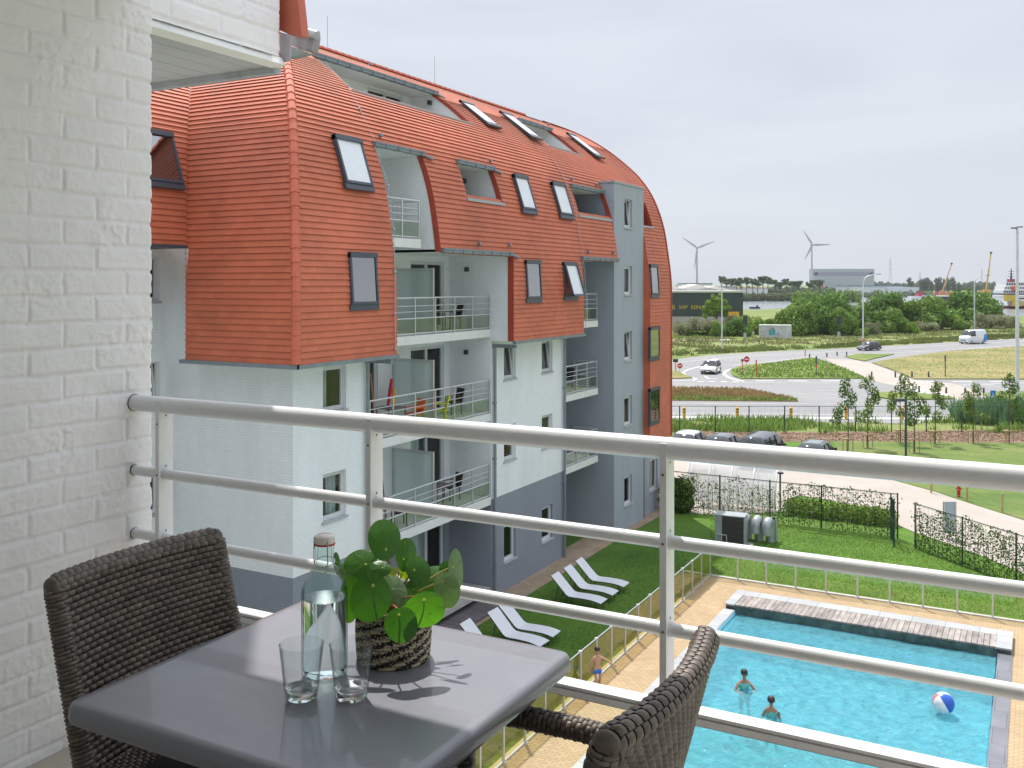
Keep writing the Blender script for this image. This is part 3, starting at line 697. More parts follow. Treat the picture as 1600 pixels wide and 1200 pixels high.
# ---- balconies
def balcony(Y0, Y1, zf, X=XL, xin=XB, front=True, ret=None, part=None):
    b = MB(); b.bb(X + .02, xin, Y0, Y1, G + zf - .27, G + zf); sl_ = bR(b, 'balcony', mt['slab'])
    mb = MB(); xr_ = X - .03; zt = G + zf + 1.17
    mb.tube([(xr_, Y0 + .02, zt), (xr_, Y1, zt)], .028, 8)
    for h, r in ((.92, .013), (.74, .013), (.53, .022), (.06, .02)): mb.tube([(xr_, Y0 + .02, G + zf + h), (xr_, Y1, G + zf + h)], r, 6)
    n = max(1, round((Y1 - Y0) / 1.15))
    for k in range(n + 1):
        y = Y0 + .1 + (Y1 - Y0 - .14) * k / n
        mb.bb(xr_ - .025, xr_ + .025, y - .02, y + .02, G + zf - .2, zt)
    if ret:
        for h, r in ((1.17, .028), (.92, .013), (.74, .013), (.53, .02), (.06, .02)): mb.tube([(xr_, Y1, G + zf + h), (ret, Y1, G + zf + h)], r, 6)
        mb.bb(ret - .02, ret + .02, Y1 - .02, Y1 + .02, G + zf, zt)
    mb.build('railing', mt['alu'], sl_)
    mb = MB(); mb.quad((xr_, Y0, G + zf + .08), (xr_, Y1, G + zf + .08), (xr_, Y1, G + zf + .51), (xr_, Y0, G + zf + .51))
    if ret: mb.quad((xr_, Y1, G + zf + .08), (ret, Y1, G + zf + .08), (ret, Y1, G + zf + .51), (xr_, Y1, G + zf + .51))
    mb.build('glass_panel', mt['balcony_glass'], sl_)
    if part:
        pn = MB(); y = part; x0, x1 = X - .12, xin + .02; z0, z1 = G + zf + .05, G + zf + 2.12
        for (a, b_, c, d) in ((x0, x0 - .06, z0, z1), (x1, x1 + .05, z0, z1), (x0 - .06, x1 + .05, z1 - .06, z1), (x0 - .06, x1 + .05, z0, z0 + .05)): pn.bb(a, b_, y - .03, y + .03, c, d)
        fr = pn.build('privacy_screen', mt['alu'], sl_)
    return sl_
def screen_glass(y, zf, X=XL, xin=XB):
    mb = MB(); mb.quad((X - .17, y, G + zf + .08), (xin + .05, y, G + zf + .08), (xin + .05, y, G + zf + 2.06), (X - .17, y, G + zf + 2.06)); bR(mb, 'screen_glass', mt['frosted'])
for f in FL[:3]:
    balcony(22.36, 29.46, f, part=26.0); screen_glass(26.0, f)
balcony(22.52, 24.45, 1.35, X=-16.5, ret=-17.5); 
for f in FL[:3]: balcony(35.52, 38.85, f, X=-16.85, ret=-18.0)
mb = MB(); mb.bb(XL - 0, XB, 22.36, 29.46, .3, .45); bR(mb, 'ground_terrace_step', mt['conc'])
# small fittings: wall lamps, ridge vents, lightning conductor
mb = MB()
for p in (fy(731, 421, 29.5), fy(730, 550, 29.5), fy(673, 161, 30.3), fy(727, 283, 29.3)): mb.box(p + Vector((0, -.08, 0)), (.12, .14, .16)); 
bR(mb, 'wall_lamp', mt['lamp'])
mb = MB()
for px, py in ((577, 102), (737, 154), (855, 195), (592, 213), (764, 252), (891, 280), (930, 289), (746, 382), (794, 384), (917, 394), (956, 396)):
    h = roof_hit(px, py)
    if h: h = h + Vector((0, 0, G)); mb.tube([h + Vector((-.1, 0, -.02)), h + Vector((.12, 0, .04))], [.05, .06], 8)
bR(mb, 'roof_vent', mt['zinc'])
mb = MB(); pth = []
for px, py in ((491, 84), (540, 134), (559, 170), (584, 225), (603, 290), (612, 358), (614, 425), (614, 490), (615, 545)):
    h = roof_hit(px, py)
    if h: pth.append(h + Vector((.07, 0, G)))
mb.tube(pth, .012, 5)
for p in pth[1:]: mb.sphere(p, .045, 8, 5)
bR(mb, 'lightning_conductor', mt['zinc_light']); mb = MB()
pth = [(XF - pe(z) + .08, 35.5, G + z) for z in np.linspace(5.2, -1.9, 16)]; mb.tube(pth, .012, 5); bR(mb, 'lightning_conductor', mt['zinc_light'])
for y in (28.2, 35.5): mb = MB(); mb.tube([(xr, y, G + 8.7), (xr, y, G + 10.0)], .011, 5); bR(mb, 'lightning_rod', mt['zinc_light'])
# ---------------------------------------------------------------- balcony furniture of the building opposite
def patio_chair(mat, name='patio_chair', folded=False):
    t = thing(name, 'x', 'chair')
    mb = MB(); mb.rbox((0, 0, .44), (.48, .46, .06), .05); mb.build('seat', mat, t)
    m_ = Matrix.Rotation(R(-12), 3, 'X'); mb = MB(); mb.rbox((0, .26, .68), (.48, .05, .46), .02, m_); mb.build('backrest', mat, t)
    for x in (-.21, .21):
        for y in (-.2, .2):
            mb = MB(); mb.tube([(x, y, 0), (x * .97, y * .95, .44)], .02, 6); mb.build('leg', mat, t)
        mb = MB(); mb.tube([(x * 1.1, -.2, .44), (x * 1.1, -.2, .64), (x * 1.1, .22, .66)], .022, 6); mb.build('arm', mat, t)
    return t
def patio_table(mat, w=.75, h=.72):
    t = thing('patio_table', 'x', 'table')
    mb = MB(); mb.rbox((0, 0, h - .02), (w, w, .04), .04); mb.build('table_top', mat, t)
    for x in (-1, 1):
        for y in (-1, 1):
            mb = MB(); mb.tube([(x * w * .44, y * w * .44, 0), (x * w * .42, y * w * .42, h - .03)], .02, 6); mb.build('leg', mat, t)
    return t
def place_first(o, loc, rz, label, used=set()):
    if o.name not in used:
        used.add(o.name); o.location = loc; o.rotation_euler = (0, 0, rz); o['label'] = label; return o
    return dup(o, loc, rz, label)
mt['wood_d'] = M('weathered_table_top', (.16, .13, .11), .6)
c1 = patio_chair(mt['wick']); c1['group'] = 'dark wicker chairs on the balconies opposite'
tb = patio_table(mt['wood_d']); tb['group'] = 'tables on the balconies opposite'
for (x, y, f, rz, lb) in ((-17.9, 28.55, 0, -.6, 'dark wicker chair in front of the door on the top wide balcony'), (-17.8, 23.6, 0, 2.2, 'dark wicker chair at the left end of the top wide balcony'),
                          (-17.9, 28.6, 1, -.5, 'dark wicker chair behind the railing right of the colourful beach chairs'), (-17.9, 28.5, 2, -.5, 'dark wicker chair by the door on the second balcony up'),
                          (-17.4, 24.6, 2, 2.4, 'dark wicker chair left of the frosted screen on the second balcony up'), (-17.9, 37.8, 1, -.4, 'dark chair on the small balcony beside the grey tower'),
                          (-17.9, 36.6, 3, .4, 'dark chair on the ground floor terrace beside the grey tower')):
    place_first(c1, (x, y, G + FL[f] + (0 if f < 3 else -.6)), rz, lb)
for (x, y, f, lb) in ((-17.75, 27.5, 0, 'small dark table on the top wide balcony'), (-17.7, 24.6, 1, 'grey table between the blue and orange beach chairs'), (-17.75, 27.5, 2, 'small dark table on the second balcony up'),
                      (-17.6, 23.4, 2, 'small dark table at the left end of the second balcony up')):
    place_first(tb, (x, y, G + FL[f]), 0, lb)
for col, nm, x, y, rz in (((.03, .12, .38), 'blue', -17.5, 22.95, 2.6), ((.75, .16, .03), 'orange', -17.35, 25.35, -.4), ((.52, .55, .02), 'lime yellow', -17.2, 26.6, -.9)):
    m_ = M(nm.replace(' ', '_') + '_canvas', col, .8); t_ = patio_chair(m_, 'beach_chair'); t_['group'] = 'coloured folding chairs on one balcony'
    t_.location = (x, y, G + FL[1]); t_.rotation_euler = (0, 0, rz); t_['label'] = nm + ' canvas folding chair on the balcony with beach gear'
m_red = M('red_nylon', (.62, .02, .04), .6); m_yel = M('yellow_nylon', (.8, .42, .02), .6)
pb = Vector((-18.3, 25.1, G + FL[1]))
t_ = thing('rolled_parasol', 'rolled red and yellow parasol leaning against the frosted screen', 'parasol', pb)
mb = MB(); mb.tube([pb, pb + Vector((.05, .3, 1.5))], .015, 6); mb.build('pole', mt['alu'], t_)
mb = MB(); mb.tube([pb + Vector((.02, .1, .5)), pb + Vector((.04, .22, 1.1)), pb + Vector((.05, .3, 1.5))], [.04, .065, .05], 8); mb.build('folded_canopy', m_red, t_)
mb = MB(); mb.tube([pb + Vector((.16, .2, .1)), pb + Vector((.14, .3, .9)), pb + Vector((.1, .38, 1.2))], [.05, .07, .03], 8); mb.build('canopy_sleeve', m_yel, t_)
pb = Vector((-18.4, 24.7, G + FL[1])); mb = MB(); mb.tube([pb, pb + Vector((-.1, -.1, 1.75))], .03, 6)
mb.build('wooden_pole', M('pine_pole', (.40, .20, .10), .6), None, label='brown wooden pole leaning on the balcony wall beside the parasol', cat='pole')
pb = Vector((-18.4, 25.3, G + FL[2])); mb = MB(); mb.tube([pb, pb + Vector((-.1, -.1, 1.35))], .025, 6)
mb.build('broom_handle', M('pine_handle', (.36, .18, .09), .6), None, label='thin brown stick leaning on the wall one balcony below', cat='stick')
# ================================================================ our own balcony
mt['own_white'] = M('painted_brick_near', (.86, .845, .85), .8, var=.045, vs=2.2, bump=.25, bs=260)
mt['wicker'] = M('wicker_strand', (.125, .10, .083), .42, var=.35, vs=9, isl=.3, bump=.15, bs=400, stretch=(1, 1, 6))
mt['wicker_core'] = M('wicker_core', (.012, .010, .009), .9)
mt['rail'] = M('powder_coated_rail', (.76, .765, .78), .3, .1, var=.03, vs=40)
mt['rail_dark'] = M('rail_slot', (.10, .095, .09), .6)
mt['table'] = M('laminate_table', (.195, .20, .235), .33, coat=.35, var=.035, vs=5, bump=.05, bs=700)
_t = mt['table'].node_tree; _n = N(_t, 'ShaderNodeTexNoise'); _n.inputs['Scale'].default_value = 7; _n.inputs['Detail'].default_value = 9; _n.inputs['Roughness'].default_value = .75; _n.inputs['Distortion'].default_value = 1.5
_r = N(_t, 'ShaderNodeMapRange'); _r.inputs[1].default_value = .35; _r.inputs[2].default_value = .7; _r.inputs[3].default_value = .28; _r.inputs[4].default_value = .42
_c = N(_t, 'ShaderNodeTexCoord'); _t.links.new(_c.outputs['Object'], _n.inputs[0]); _t.links.new(_n.outputs[0], _r.inputs[0]); _t.links.new(_r.outputs[0], _t.nodes['Principled BSDF'].inputs['Roughness'])
mt['glass_low'] = thin_glass('balustrade_glass', (.93, .97, .92), base=.02)
mt['terrace'] = M('terrace_tile', (.46, .41, .35), .75, var=.2, vs=22, bump=.2, bs=90)
rs = np.random.RandomState(3)
def fbm(x, y, sc_, octv=4, seed=0, rough=.55):
    out = np.zeros_like(x); amp = 1.0; tot = 0
    for o in range(octv):
        g = np.random.RandomState(seed + o).rand(128, 128); X = x * sc_ * 2 ** o + 17.3 * o; Y = y * sc_ * 2 ** o + 5.1 * o
        xi = np.floor(X).astype(int); yi = np.floor(Y).astype(int); fx_ = X - xi; fy_ = Y - yi; fx_ = fx_ * fx_ * (3 - 2 * fx_); fy_ = fy_ * fy_ * (3 - 2 * fy_)
        a = g[xi % 128, yi % 128]; b = g[(xi + 1) % 128, yi % 128]; c = g[xi % 128, (yi + 1) % 128]; d = g[(xi + 1) % 128, (yi + 1) % 128]
        out += amp * ((a * (1 - fx_) + b * fx_) * (1 - fy_) + (c * (1 - fx_) + d * fx_) * fy_); tot += amp; amp *= rough
    return out / tot - .5
CH, BL = .0915, .267
def brick_h(u, z, seed=0):
    """relief of painted brickwork: u runs along the wall (0 = corner joint), z rel. to the eye"""
    u = u + .004 * fbm(u, z, 14, 3, 60 + seed); z = z + .006 * fbm(u, z, 11, 3, 70 + seed)
    j = np.floor((z + .0457) / CH).astype(int); zc = (z + .0457) / CH - j
    off = np.where(j % 2 == 0, .123, .257)
    b = np.floor((u + off) / BL).astype(int); uc = (u + off) / BL - b
    r = np.random.RandomState(11 + seed).rand(64, 64, 4); rr = r[j % 64, b % 64]
    eu = np.minimum(uc, 1 - uc) * BL; ez = np.minimum(zc, 1 - zc) * CH
    ed = np.minimum(eu - .002 - .003 * rr[..., 0], ez - .0028 - .003 * rr[..., 1])
    ed = ed + .006 * fbm(u, z, 55, 4, 5 + seed)
    s = np.clip(ed / .007, 0, 1); s = s * s * (3 - 2 * s)
    fl = np.clip(.25 + 1.5 * fbm(u, z, 6, 2, 33 + seed), 0, 1)          # places where paint and mortar fill the joint
    h = -(.0058 * (1 - s)) * (1 - .6 * fl) + .003 * (rr[..., 2] - .5) + .004 * (rr[..., 3] - .5) * (zc - .5) * 2
    n = fbm(u, z, 32, 5, 7 + seed, .65)
    rg = 1 - np.abs(fbm(u + .01 * n, z, 24, 4, 21 + seed)) * 6
    mask = np.clip(fbm(u, z, 5, 2, 50 + seed) * 4 - .1, 0, 1)
    h += .0052 * n + .0018 * fbm(u, z, 130, 3, 90 + seed) + .0035 * np.clip(rg, 0, 1) * mask
    return h
home = thing('balcony_house_wall', 'white painted brick wall of our own balcony with an upper overhang, red tile edge and slatted soffit', 'wall', (-3.2, 0, 0))
def brick_sheet(name, ua, ub, za, zb, res, Pt, Nm, seed=0, uoff=0):
    us = np.arange(ua, ub + res * .5, res); zz = np.arange(za, zb + res * .5, res); U, Z = np.meshgrid(us, zz, indexing='ij')
    h = brick_h(U - uoff, Z, seed); p = Pt(U); n = Nm(U)
    V = np.stack([p[0] + n[0] * h, p[1] + n[1] * h, Z + G], -1).reshape(-1, 3)
    return np_mesh(name, V, grid_faces(len(us), len(zz)), mt['own_white'], home)
YC = 2.6; rc = .012
def wp(U):      # along the wall face, round the corner, along the end face
    a = np.clip((U - (YC - rc)) / (rc * math.pi / 2), 0, 1) * math.pi / 2; ex = np.maximum(U - (YC - rc) - rc * math.pi / 2, 0)
    return (-3.0 - rc + rc * np.cos(a) - ex, np.minimum(U, YC - rc) + rc * np.sin(a))
def wn_(U):
    a = np.clip((U - (YC - rc)) / (rc * math.pi / 2), 0, 1) * math.pi / 2; return (np.cos(a), np.sin(a))
brick_sheet('wall', 1.7, YC + .12, -1.66, 1.4, .0048, wp, wn_, 0, YC)
brick_sheet('wall', -3.0, 1.7, -1.66, 2.4, .02, wp, wn_, 0, YC)
brick_sheet('wall', 1.7, YC + .3, 1.4, 2.4, .02, wp, wn_, 0, YC)
mb = MB(); mb.bb(-3.05, -3.4, -3, YC - .03, G - 1.66, G + 2.4); mb.bb(-3.06, -3.4, -3, 3.33, G + 1.0, G + 3.2); mb.build('wall_core', mt['own_white'], home)
brick_sheet('upper_wall', YC - .02, 3.33, 1.035, 2.2, .006, lambda U: (-3.02 + U * 0, U), lambda U: (U * 0 + 1, U * 0), 9, 3.36)
mb = MB(); mb.prism([(-3.032, YC - .05, G + 1.037), (-3.010, YC - .05, G + 1.0), (-3.06, YC - .05, G + .985), (-3.2, YC - .05, G + 1.035)], (0, 3.36 - YC + .05, 0)); mb.build('plaster_lip', mt['plaster'], home)
mt['soffit'] = M('soffit_plank', (.47, .49, .50), .55, var=.04)
mb = MB(); x = -3.06
while x > -6: mb.bb(x, x - .122, YC - .4, 3.34, G + .995, G + 1.01); x -= .128
mb.bb(-3.06, -6.2, YC - .4, 3.34, G + 1.012, G + 1.03); mb.build('soffit', mt['soffit'], home)
mb = MB(); mb.bb(-3.05, -6.2, 3.33, 3.375, G + .965, G + 1.06); mb.build('edge_trim', mt['zinc_light'], home)
Y1 = 3.38
mb = MB(); mb.prism([fy(*p, Y1) for p in ((432, -40), (461, -40), (471.5, 56), (452, 54), (436.5, 47))], (0, .05, 0)); mb.build('roof_tile_edge', M('tile_smooth', (.50, .13, .075), .6, var=.1, vs=6), home)
mb = MB(); mb.prism([fy(*p, Y1 - .003) for p in ((431, -40), (433.4, -40), (438, 48), (436, 48))], (0, -.06, 0)); mb.build('roof_tile_edge', mt['verge'], home)
mb = MB(); mb.prism([fy(*p, Y1 - .012) for p in ((436.5, 50), (453, 54), (452.5, 95), (434, 99), (437.5, 90))], (0, .008, 0)); mb.build('flashing', M('grey_flashing', (.40, .38, .40), .6, var=.06), home)
mb = MB(); mb.prism([fy(*p, Y1 + .35) for p in ((455, 52), (491, 55.5), (487, 80), (480, 81), (455, 71))], (0, .05, 0)); mb.build('gutter_box', M('weathered_lead', (.32, .31, .32), .7, var=.3, vs=18), home)
mb = MB(); a = fy(466, 45, Y1 + .33); b = fy(496, 55, Y1 + .33); mb.tube([a + Vector((-.05, 0, .01)), b], .022, 10); mb.build('gutter_bead', mt['zinc_light'], home)
mb = MB(); mb.prism([fy(*p, Y1 + .30) for p in ((452, 71), (480, 82.5), (453, 89))], (0, .05, 0)); mb.build('gutter_underside', M('green_grey_board', (.26, .31, .29), .7), home)
# ceiling slab of the balcony above: throws the shade over the back of the table
mb = MB(); mb.bb(-3.0, 3.5, -3.0, 2.50, G + 1.13, G + 1.3); mb.build('ceiling_slab', mt['plaster'], home)
mb = MB(); mb.bb(-3.0, 3.5, -3.1, -3.0, G - 1.66, G + 1.0); mb.build('back_wall', mt['own_white'], home)
mb = MB(); x = -3.0
mb.bb(-3.0, 4, -3.0, 2.6, G - 1.9, G - 1.64); mb.build('terrace_floor', pavers('terrace_tiles', (.46, .41, .35), (.43, .385, .33), (.3, .28, .26), .6, .6, mortar=.004, var=.15), None, kind='structure', label='beige tiled balcony floor')
# ---- railing
Yr = 2.513
rl = thing('balcony_railing', 'white tubular metal railing of our balcony running across the picture', 'railing', (0, Yr, G - 1.64))
def rail_x(px): r = ray(px, 700); return r.x * Yr / r.y
xl = -3.006
mb = MB(); mb.tube([(xl, Yr, G - .452), (4, Yr, G - .452)], .0305, 32); mb.build('top_rail', mt['rail'], rl)
for z in (-.708, -.947):
    mb = MB(); mb.tube([(xl, Yr, G + z), (4, Yr, G + z)], .0188, 24); mb.build('middle_rail', mt['rail'], rl)
mb = MB(); z = G - 1.17; mb.bb(xl, 4, Yr - .026, Yr + .026, z + .012, z + .02); mb.bb(xl, 4, Yr - .018, Yr + .018, z + .006, z + .012); mb.bb(xl, 4, Yr - .0255, Yr + .0255, z - .012, z + .006); br_ = mb.build('bottom_rail', mt['rail'], rl)
mb = MB(); mb.bb(xl, 4, Yr - .022, Yr + .022, z - .015, z - .0122); mb.build('lower_lip', mt['rail_dark'], br_)
mb = MB(); mb.quad((xl, Yr, G - 1.62), (4, Yr, G - 1.62), (4, Yr, z - .012), (xl, Yr, z - .012)); mb.build('glass_panel', mt['glass_low'], rl)
for px in (255.5, 584, 1041.5):
    x = rail_x(px); mb = MB(); mb.box((x, Yr + .003, G - 1.03), (.019, .066, 1.19))
    p_ = mb.build('post', mt['rail'], rl)
    mb = MB()
    for zz in (-.52, -.708, -.947, -1.14):
        mb.lathe([(0, .0), (.0035, .0), (.0035, .001)], (x, Yr - .0305, G + zz), 8, Matrix.Rotation(R(90), 3, 'X')); mb.lathe([(0, 0), (.004, 0)], (x + .0100, Yr + .003, G + zz + .03), 8, Matrix.Rotation(R(90), 3, 'Y'))
    mb.build('screw', mt['rail_dark'], p_)
    for zz in (-.708, -.947):
        mb = MB(); mb.tube([(x - .016, Yr, G + zz), (x + .016, Yr, G + zz)], .0205, 24); mb.build('collar', mt['rail'], p_)
mb = MB()
for z, r in ((-.452, .0325), (-.708, .0205), (-.947, .0205)): mb.tube([(-3.004, Yr, G + z), (-2.996, Yr, G + z)], r, 24)
mb.build('wall_gasket', mt['rail_dark'], rl)
# ---- table
def rslab(mb, x0, x1, y0, y1, r, prof, n=8):
    vs = []; L = 4 * (n + 1)
    for (ins, z) in prof:
        for (cx_, cy_, a0) in ((x1 - r, y1 - r, 0), (x0 + r, y1 - r, 90), (x0 + r, y0 + r, 180), (x1 - r, y0 + r, 270)):
            for k in range(n + 1): a = R(a0 + 90 * k / n); vs.append((cx_ + (r - ins) * math.cos(a), cy_ + (r - ins) * math.sin(a), z))
    fs = [(i * L + j, i * L + (j + 1) % L, (i + 1) * L + (j + 1) % L, (i + 1) * L + j) for i in range(len(prof) - 1) for j in range(L)]
    fs += [tuple(reversed(range(L))), tuple((len(prof) - 1) * L + j for j in range(L))]
    return mb.add(vs, fs, True)
TZ = G - .9
x0, x1, y0, y1 = -1.835, -.985, 1.345, 2.135
tab = thing('balcony_table', 'square grey laminate table with rounded edges on our balcony', 'table', ((x0 + x1) / 2, (y0 + y1) / 2, G - 1.64))
mb = MB(); rslab(mb, x0, x1, y0, y1, .035, [(.03, TZ - .046), (.008, TZ - .046), (.003, TZ - .042), (.0, TZ - .032), (.0015, TZ - .016), (.004, TZ - .008), (.008, TZ - .003), (.013, TZ), (.03, TZ)])
mb.build('table_top', mt['table'], tab)
cx_, cy_ = (x0 + x1) / 2, (y0 + y1) / 2
mb = MB(); mb.lathe([(.035, TZ - .05), (.035, G - 1.6)], (cx_, cy_, 0), 16); mb.build('leg', mt['lamp'], tab)
mb = MB(); mb.lathe([(.0, G - 1.61), (.05, G - 1.6), (.27, G - 1.625), (.28, G - 1.64)], (cx_, cy_, 0), 24); mb.build('foot', mt['lamp'], tab)
# ---- wicker armchair
def weave(name, P, nu, nv, amp, parent, wrapu=False, wd=.9, hd=.84, mat=None, W=1.0):
    """running-bond weave: each visible strand a small pillow on the surface P(u,v) -> point, normal"""
    vs = []; fs = []; a = np.linspace(-1, 1, 6); b = np.linspace(-1, 1, 4)
    for j in range(nv):
        off = .5 * (j % 2)
        for i in range(nu + (0 if wrapu else 1)):
            uc = i + off; n0 = len(vs)
            for p in a:
                for q_ in b:
                    u = uc + p * .5 * wd; 
                    if not wrapu: u = min(max(u, 0), nu)
                    v = min(max(j + .5 + q_ * .5 * hd, 0), nv)
                    h = amp * (1 - .72 * abs(p) ** 2.6) * (1 - .75 * abs(q_) ** 2.2) + amp * .18 * p
                    pt, nn = P(u / nu, v / nv); vs.append(pt + nn * h)
            for x in range(5):
                for y in range(3): k = n0 + x * 4 + y; fs.append((k, k + 4, k + 5, k + 1))
    return np_mesh(name, [tuple(v) for v in vs], fs, mat or mt['wicker'], parent)
def wicker_chair():
    t = thing('wicker_armchair', 'x', 'chair')
    Wd, zt, zb, th = .55, .893, .40, .042
    def bx(z, y): return -.215 - .27 * (z - .42) + .035 * (2 * y / Wd) ** 2 - .035
    def PB(u, v):           # round the back in a flat loop, from bottom to top
        z = zb + (zt - .012 - zb) * v; w_ = Wd / 2 - .012 * (1 - v); L = 2 * (2 * w_) + 2 * th; s = (u % 1.0) * L
        if s < 2 * w_: y = -w_ + s; return Vector((bx(z, y) + th / 2, y, z)), Vector((1, 0, .27)).normalized()
        s -= 2 * w_
        if s < th: return Vector((bx(z, w_) + th / 2 - s, w_ + .006, z)), Vector((.0, 1, 0))
        s -= th
        if s < 2 * w_: y = w_ - s; return Vector((bx(z, y) - th / 2, y, z)), Vector((-1, 0, -.27)).normalized()
        s -= 2 * w_
        return Vector((bx(z, w_) - th / 2 + s, -w_ - .006, z)), Vector((0, -1, 0))
    b = weave('backrest', PB, 46, 31, .0085, t, wrapu=True)
    mb = MB()
    ys = np.linspace(-Wd / 2, Wd / 2, 9)
    for sgn in (1, -1):
        vs = [Vector((bx(z, y) + sgn * (th / 2 - .003), y, z)) for z in (zb, zt - .01) for y in ys]
        mb.add(vs, [(k, k + 1, k + 10, k + 9) for k in range(8)])
    mb.build('back_core', mt['wicker_core'], b, shift=False)
    def PT_(u, v):          # rolled top edge, wrapped over from front to back
        y = -Wd / 2 - .004 + (Wd + .008) * u; a = -.35 + math.pi * 1.22 * v; r = th / 2 + .004; c = Vector((bx(zt, y), y, zt - .012))
        e = min(u, 1 - u) * Wd; dz = -max(0, .02 - e) ** 2 * 40
        nn = Vector((math.cos(a), 0, math.sin(a))); return c + nn * r + Vector((0, 0, dz)), nn
    weave('top_roll', lambda u, v: PT_(u, v), 24, 4, .0055, t, wd=.96, hd=.95)
    mb = MB(); mb.tube([(bx(zt, y), y, zt - .014) for y in np.linspace(-Wd / 2, Wd / 2, 9)], th / 2, 10); mb.build('top_roll_core', mt['wicker_core'], t, shift=False)
    def tubew(name, path, r, nu, nv=5):
        path = [Vector(p) for p in path]; Ls = [0]
        for a, c in zip(path, path[1:]): Ls.append(Ls[-1] + (c - a).length)
        def at(s):
            s = min(max(s, 0), 1) * Ls[-1]
            for i in range(len(Ls) - 1):
                if s <= Ls[i + 1] + 1e-9: return path[i].lerp(path[i + 1], (s - Ls[i]) / (Ls[i + 1] - Ls[i]))
            return path[-1]
        def P(u, v):
            c = at(v); tg = (at(v + .02) - at(v - .02)).normalized(); ref = Vector((0, 1, 0)) if abs(tg.y) < .8 else Vector((1, 0, 0))
            n1 = tg.cross(ref).normalized(); n2 = n1.cross(tg).normalized(); a = 2 * math.pi * u; nn = n1 * math.cos(a) + n2 * math.sin(a); return c + nn * r, nn
        o = weave(name, P, nv, nu, .0045, t, wrapu=True, wd=.97, hd=.9)
        mb = MB(); mb.tube(path, r * .98, 10); mb.build(name + '_core', mt['wicker_core'], o, shift=False)
    for s in (-1, 1):
        eb = MB(); eb.sphere((bx(zt, s * Wd / 2), s * (Wd / 2 - .002), zt - .014), (.027, .016, .026), 12, 8); eb.build('top_roll_end', mt['wicker'], t, shift=False)
        tubew('side_roll', [(bx(z, Wd / 2), s * (Wd / 2 - .006), z) for z in (zb - .1, .6, .75, zt - .02)], .0235, 60, 5)
    for s in (-1, 1):
        tubew('arm', [(-.25, s * .262, .60), (-.17, s * .272, .612), (-.05, s * .276, .615), (.1, s * .276, .612), (.2, s * .276, .605), (.25, s * .276, .585), (.262, s * .275, .55)], .024, 44, 6)
        tubew('leg', [(.262, s * .275, .55), (.262, s * .272, .3), (.268, s * .27, 0)], .021, 40, 5)
        tubew('leg', [(-.2, s * .26, .42), (-.22, s * .26, 0)], .021, 30, 5)
    def PSt(u, v):
        return Vector((-.2 + .45 * u, -.27 + .54 * v, .45 - .02 * math.sin(math.pi * u))), Vector((0, 0, 1))
    st = weave('seat', PSt, 20, 44, .006, t)
    mb = MB(); mb.rbox((.03, 0, .415), (.5, .58, .06), .02); mb.build('seat_rim', mt['wicker_core'], st, shift=False)
    return t
ch = wicker_chair(); ch['group'] = 'dark brown wicker armchairs at the balcony table'
ch.location = (-1.815, 1.83, G - 1.64); ch['label'] = 'dark brown wicker armchair between the white brick wall and the table'
ch2 = dup(ch, (-.96, 1.735, G - 1.64), math.pi, 'grey brown wicker armchair seen from behind at the right of the table')
# ---- swing-top bottle
def glass(name, col=(1, 1, 1), ior=1.48, rough=0.0):
    m = bpy.data.materials.new(name); m.use_nodes = True; P = m.node_tree.nodes['Principled BSDF']
    P.inputs['Base Color'].default_value = (*col, 1); P.inputs['Transmission Weight'].default_value = 1; P.inputs['IOR'].default_value = ior; P.inputs['Roughness'].default_value = rough
    return m
mt['bottle'] = thin_glass('bottle_glass', (.925, .97, .96), base=.01, refl=1.45, edge=(.28, .40, .38)); mt['water_in'] = glass('bottle_water', (.90, .97, .975), 1.33); mt['tumbler'] = thin_glass('tumbler_glass', (.94, .955, .955), base=.0, refl=1.42, edge=(.30, .34, .36)); mt['tumbler_base'] = glass('tumbler_base_glass', (.98, .99, .99))
bp_ = fd(507, 1057, depth(gp(507, 1057, TZ))); bp_ = gp(507, 1056, TZ)
bt = thing('swing_top_bottle', 'clear glass swing-top bottle of water on the balcony table', 'bottle', bp_)
hb = .318; rb = .0525
prof = [(0, .006), (.03, .004), (.046, .0), (.051, .006), (rb, .02), (rb, .185), (.0515, .2), (.045, .218), (.034, .238), (.024, .256), (.0205, .272), (.0205, .29), (.023, .296), (.0225, .302), (.018, .302)]
inn = [(.0155, .30), (.0165, .27), (.021, .252), (.031, .233), (.042, .214), (.0485, .198), (.0495, .185)]
mb = MB(); mb.lathe(prof + inn + [(.0497, .182)], bp_, 48)
mb.build('bottle_body', mt['bottle'], bt)
mb = MB(); mb.lathe([(0, .008), (.044, .009), (.0488, .02), (.0492, .176), (.0492, .1805), (0, .1805)], bp_, 48); mb.build('water_fill', mt['water_in'], bt)
mb = MB(); mb.lathe([(0, .325), (.018, .3245), (.0225, .321), (.0235, .312), (.0235, .306), (.0, .304)], bp_, 32); cp = mb.build('stopper', M('porcelain', (.78, .74, .70), .25, var=.03), bt)
mb = MB(); mb.lathe([(.0, .3058), (.0242, .3055), (.0246, .3035), (.0242, .3015), (0, .3012)], bp_, 32); mb.build('rubber_seal', M('red_rubber', (.55, .05, .025), .5), bt)
mw = M('steel_wire', (.5, .5, .5), .25, .9)
mb = MB(); f_ = Vector((CY * .25 + SY * .9, SY * .25 - CY * .9, 0)).normalized(); sd = Vector((-f_.y, f_.x, 0)); b0 = bp_
for k in (-1, 1):
    pass
rgt = Vector((CY, SY, 0)); fro = Vector((SY, -CY, 0))
w0 = b0 + rgt * .012 + fro * .024
mb.tube([w0 + Vector((0, 0, .315)), w0 + Vector((0, 0, .285)) + fro * .002, w0 + Vector((0, 0, .265)), w0 - rgt * .004 + fro * .008 + Vector((0, 0, .243))], .0014, 6)
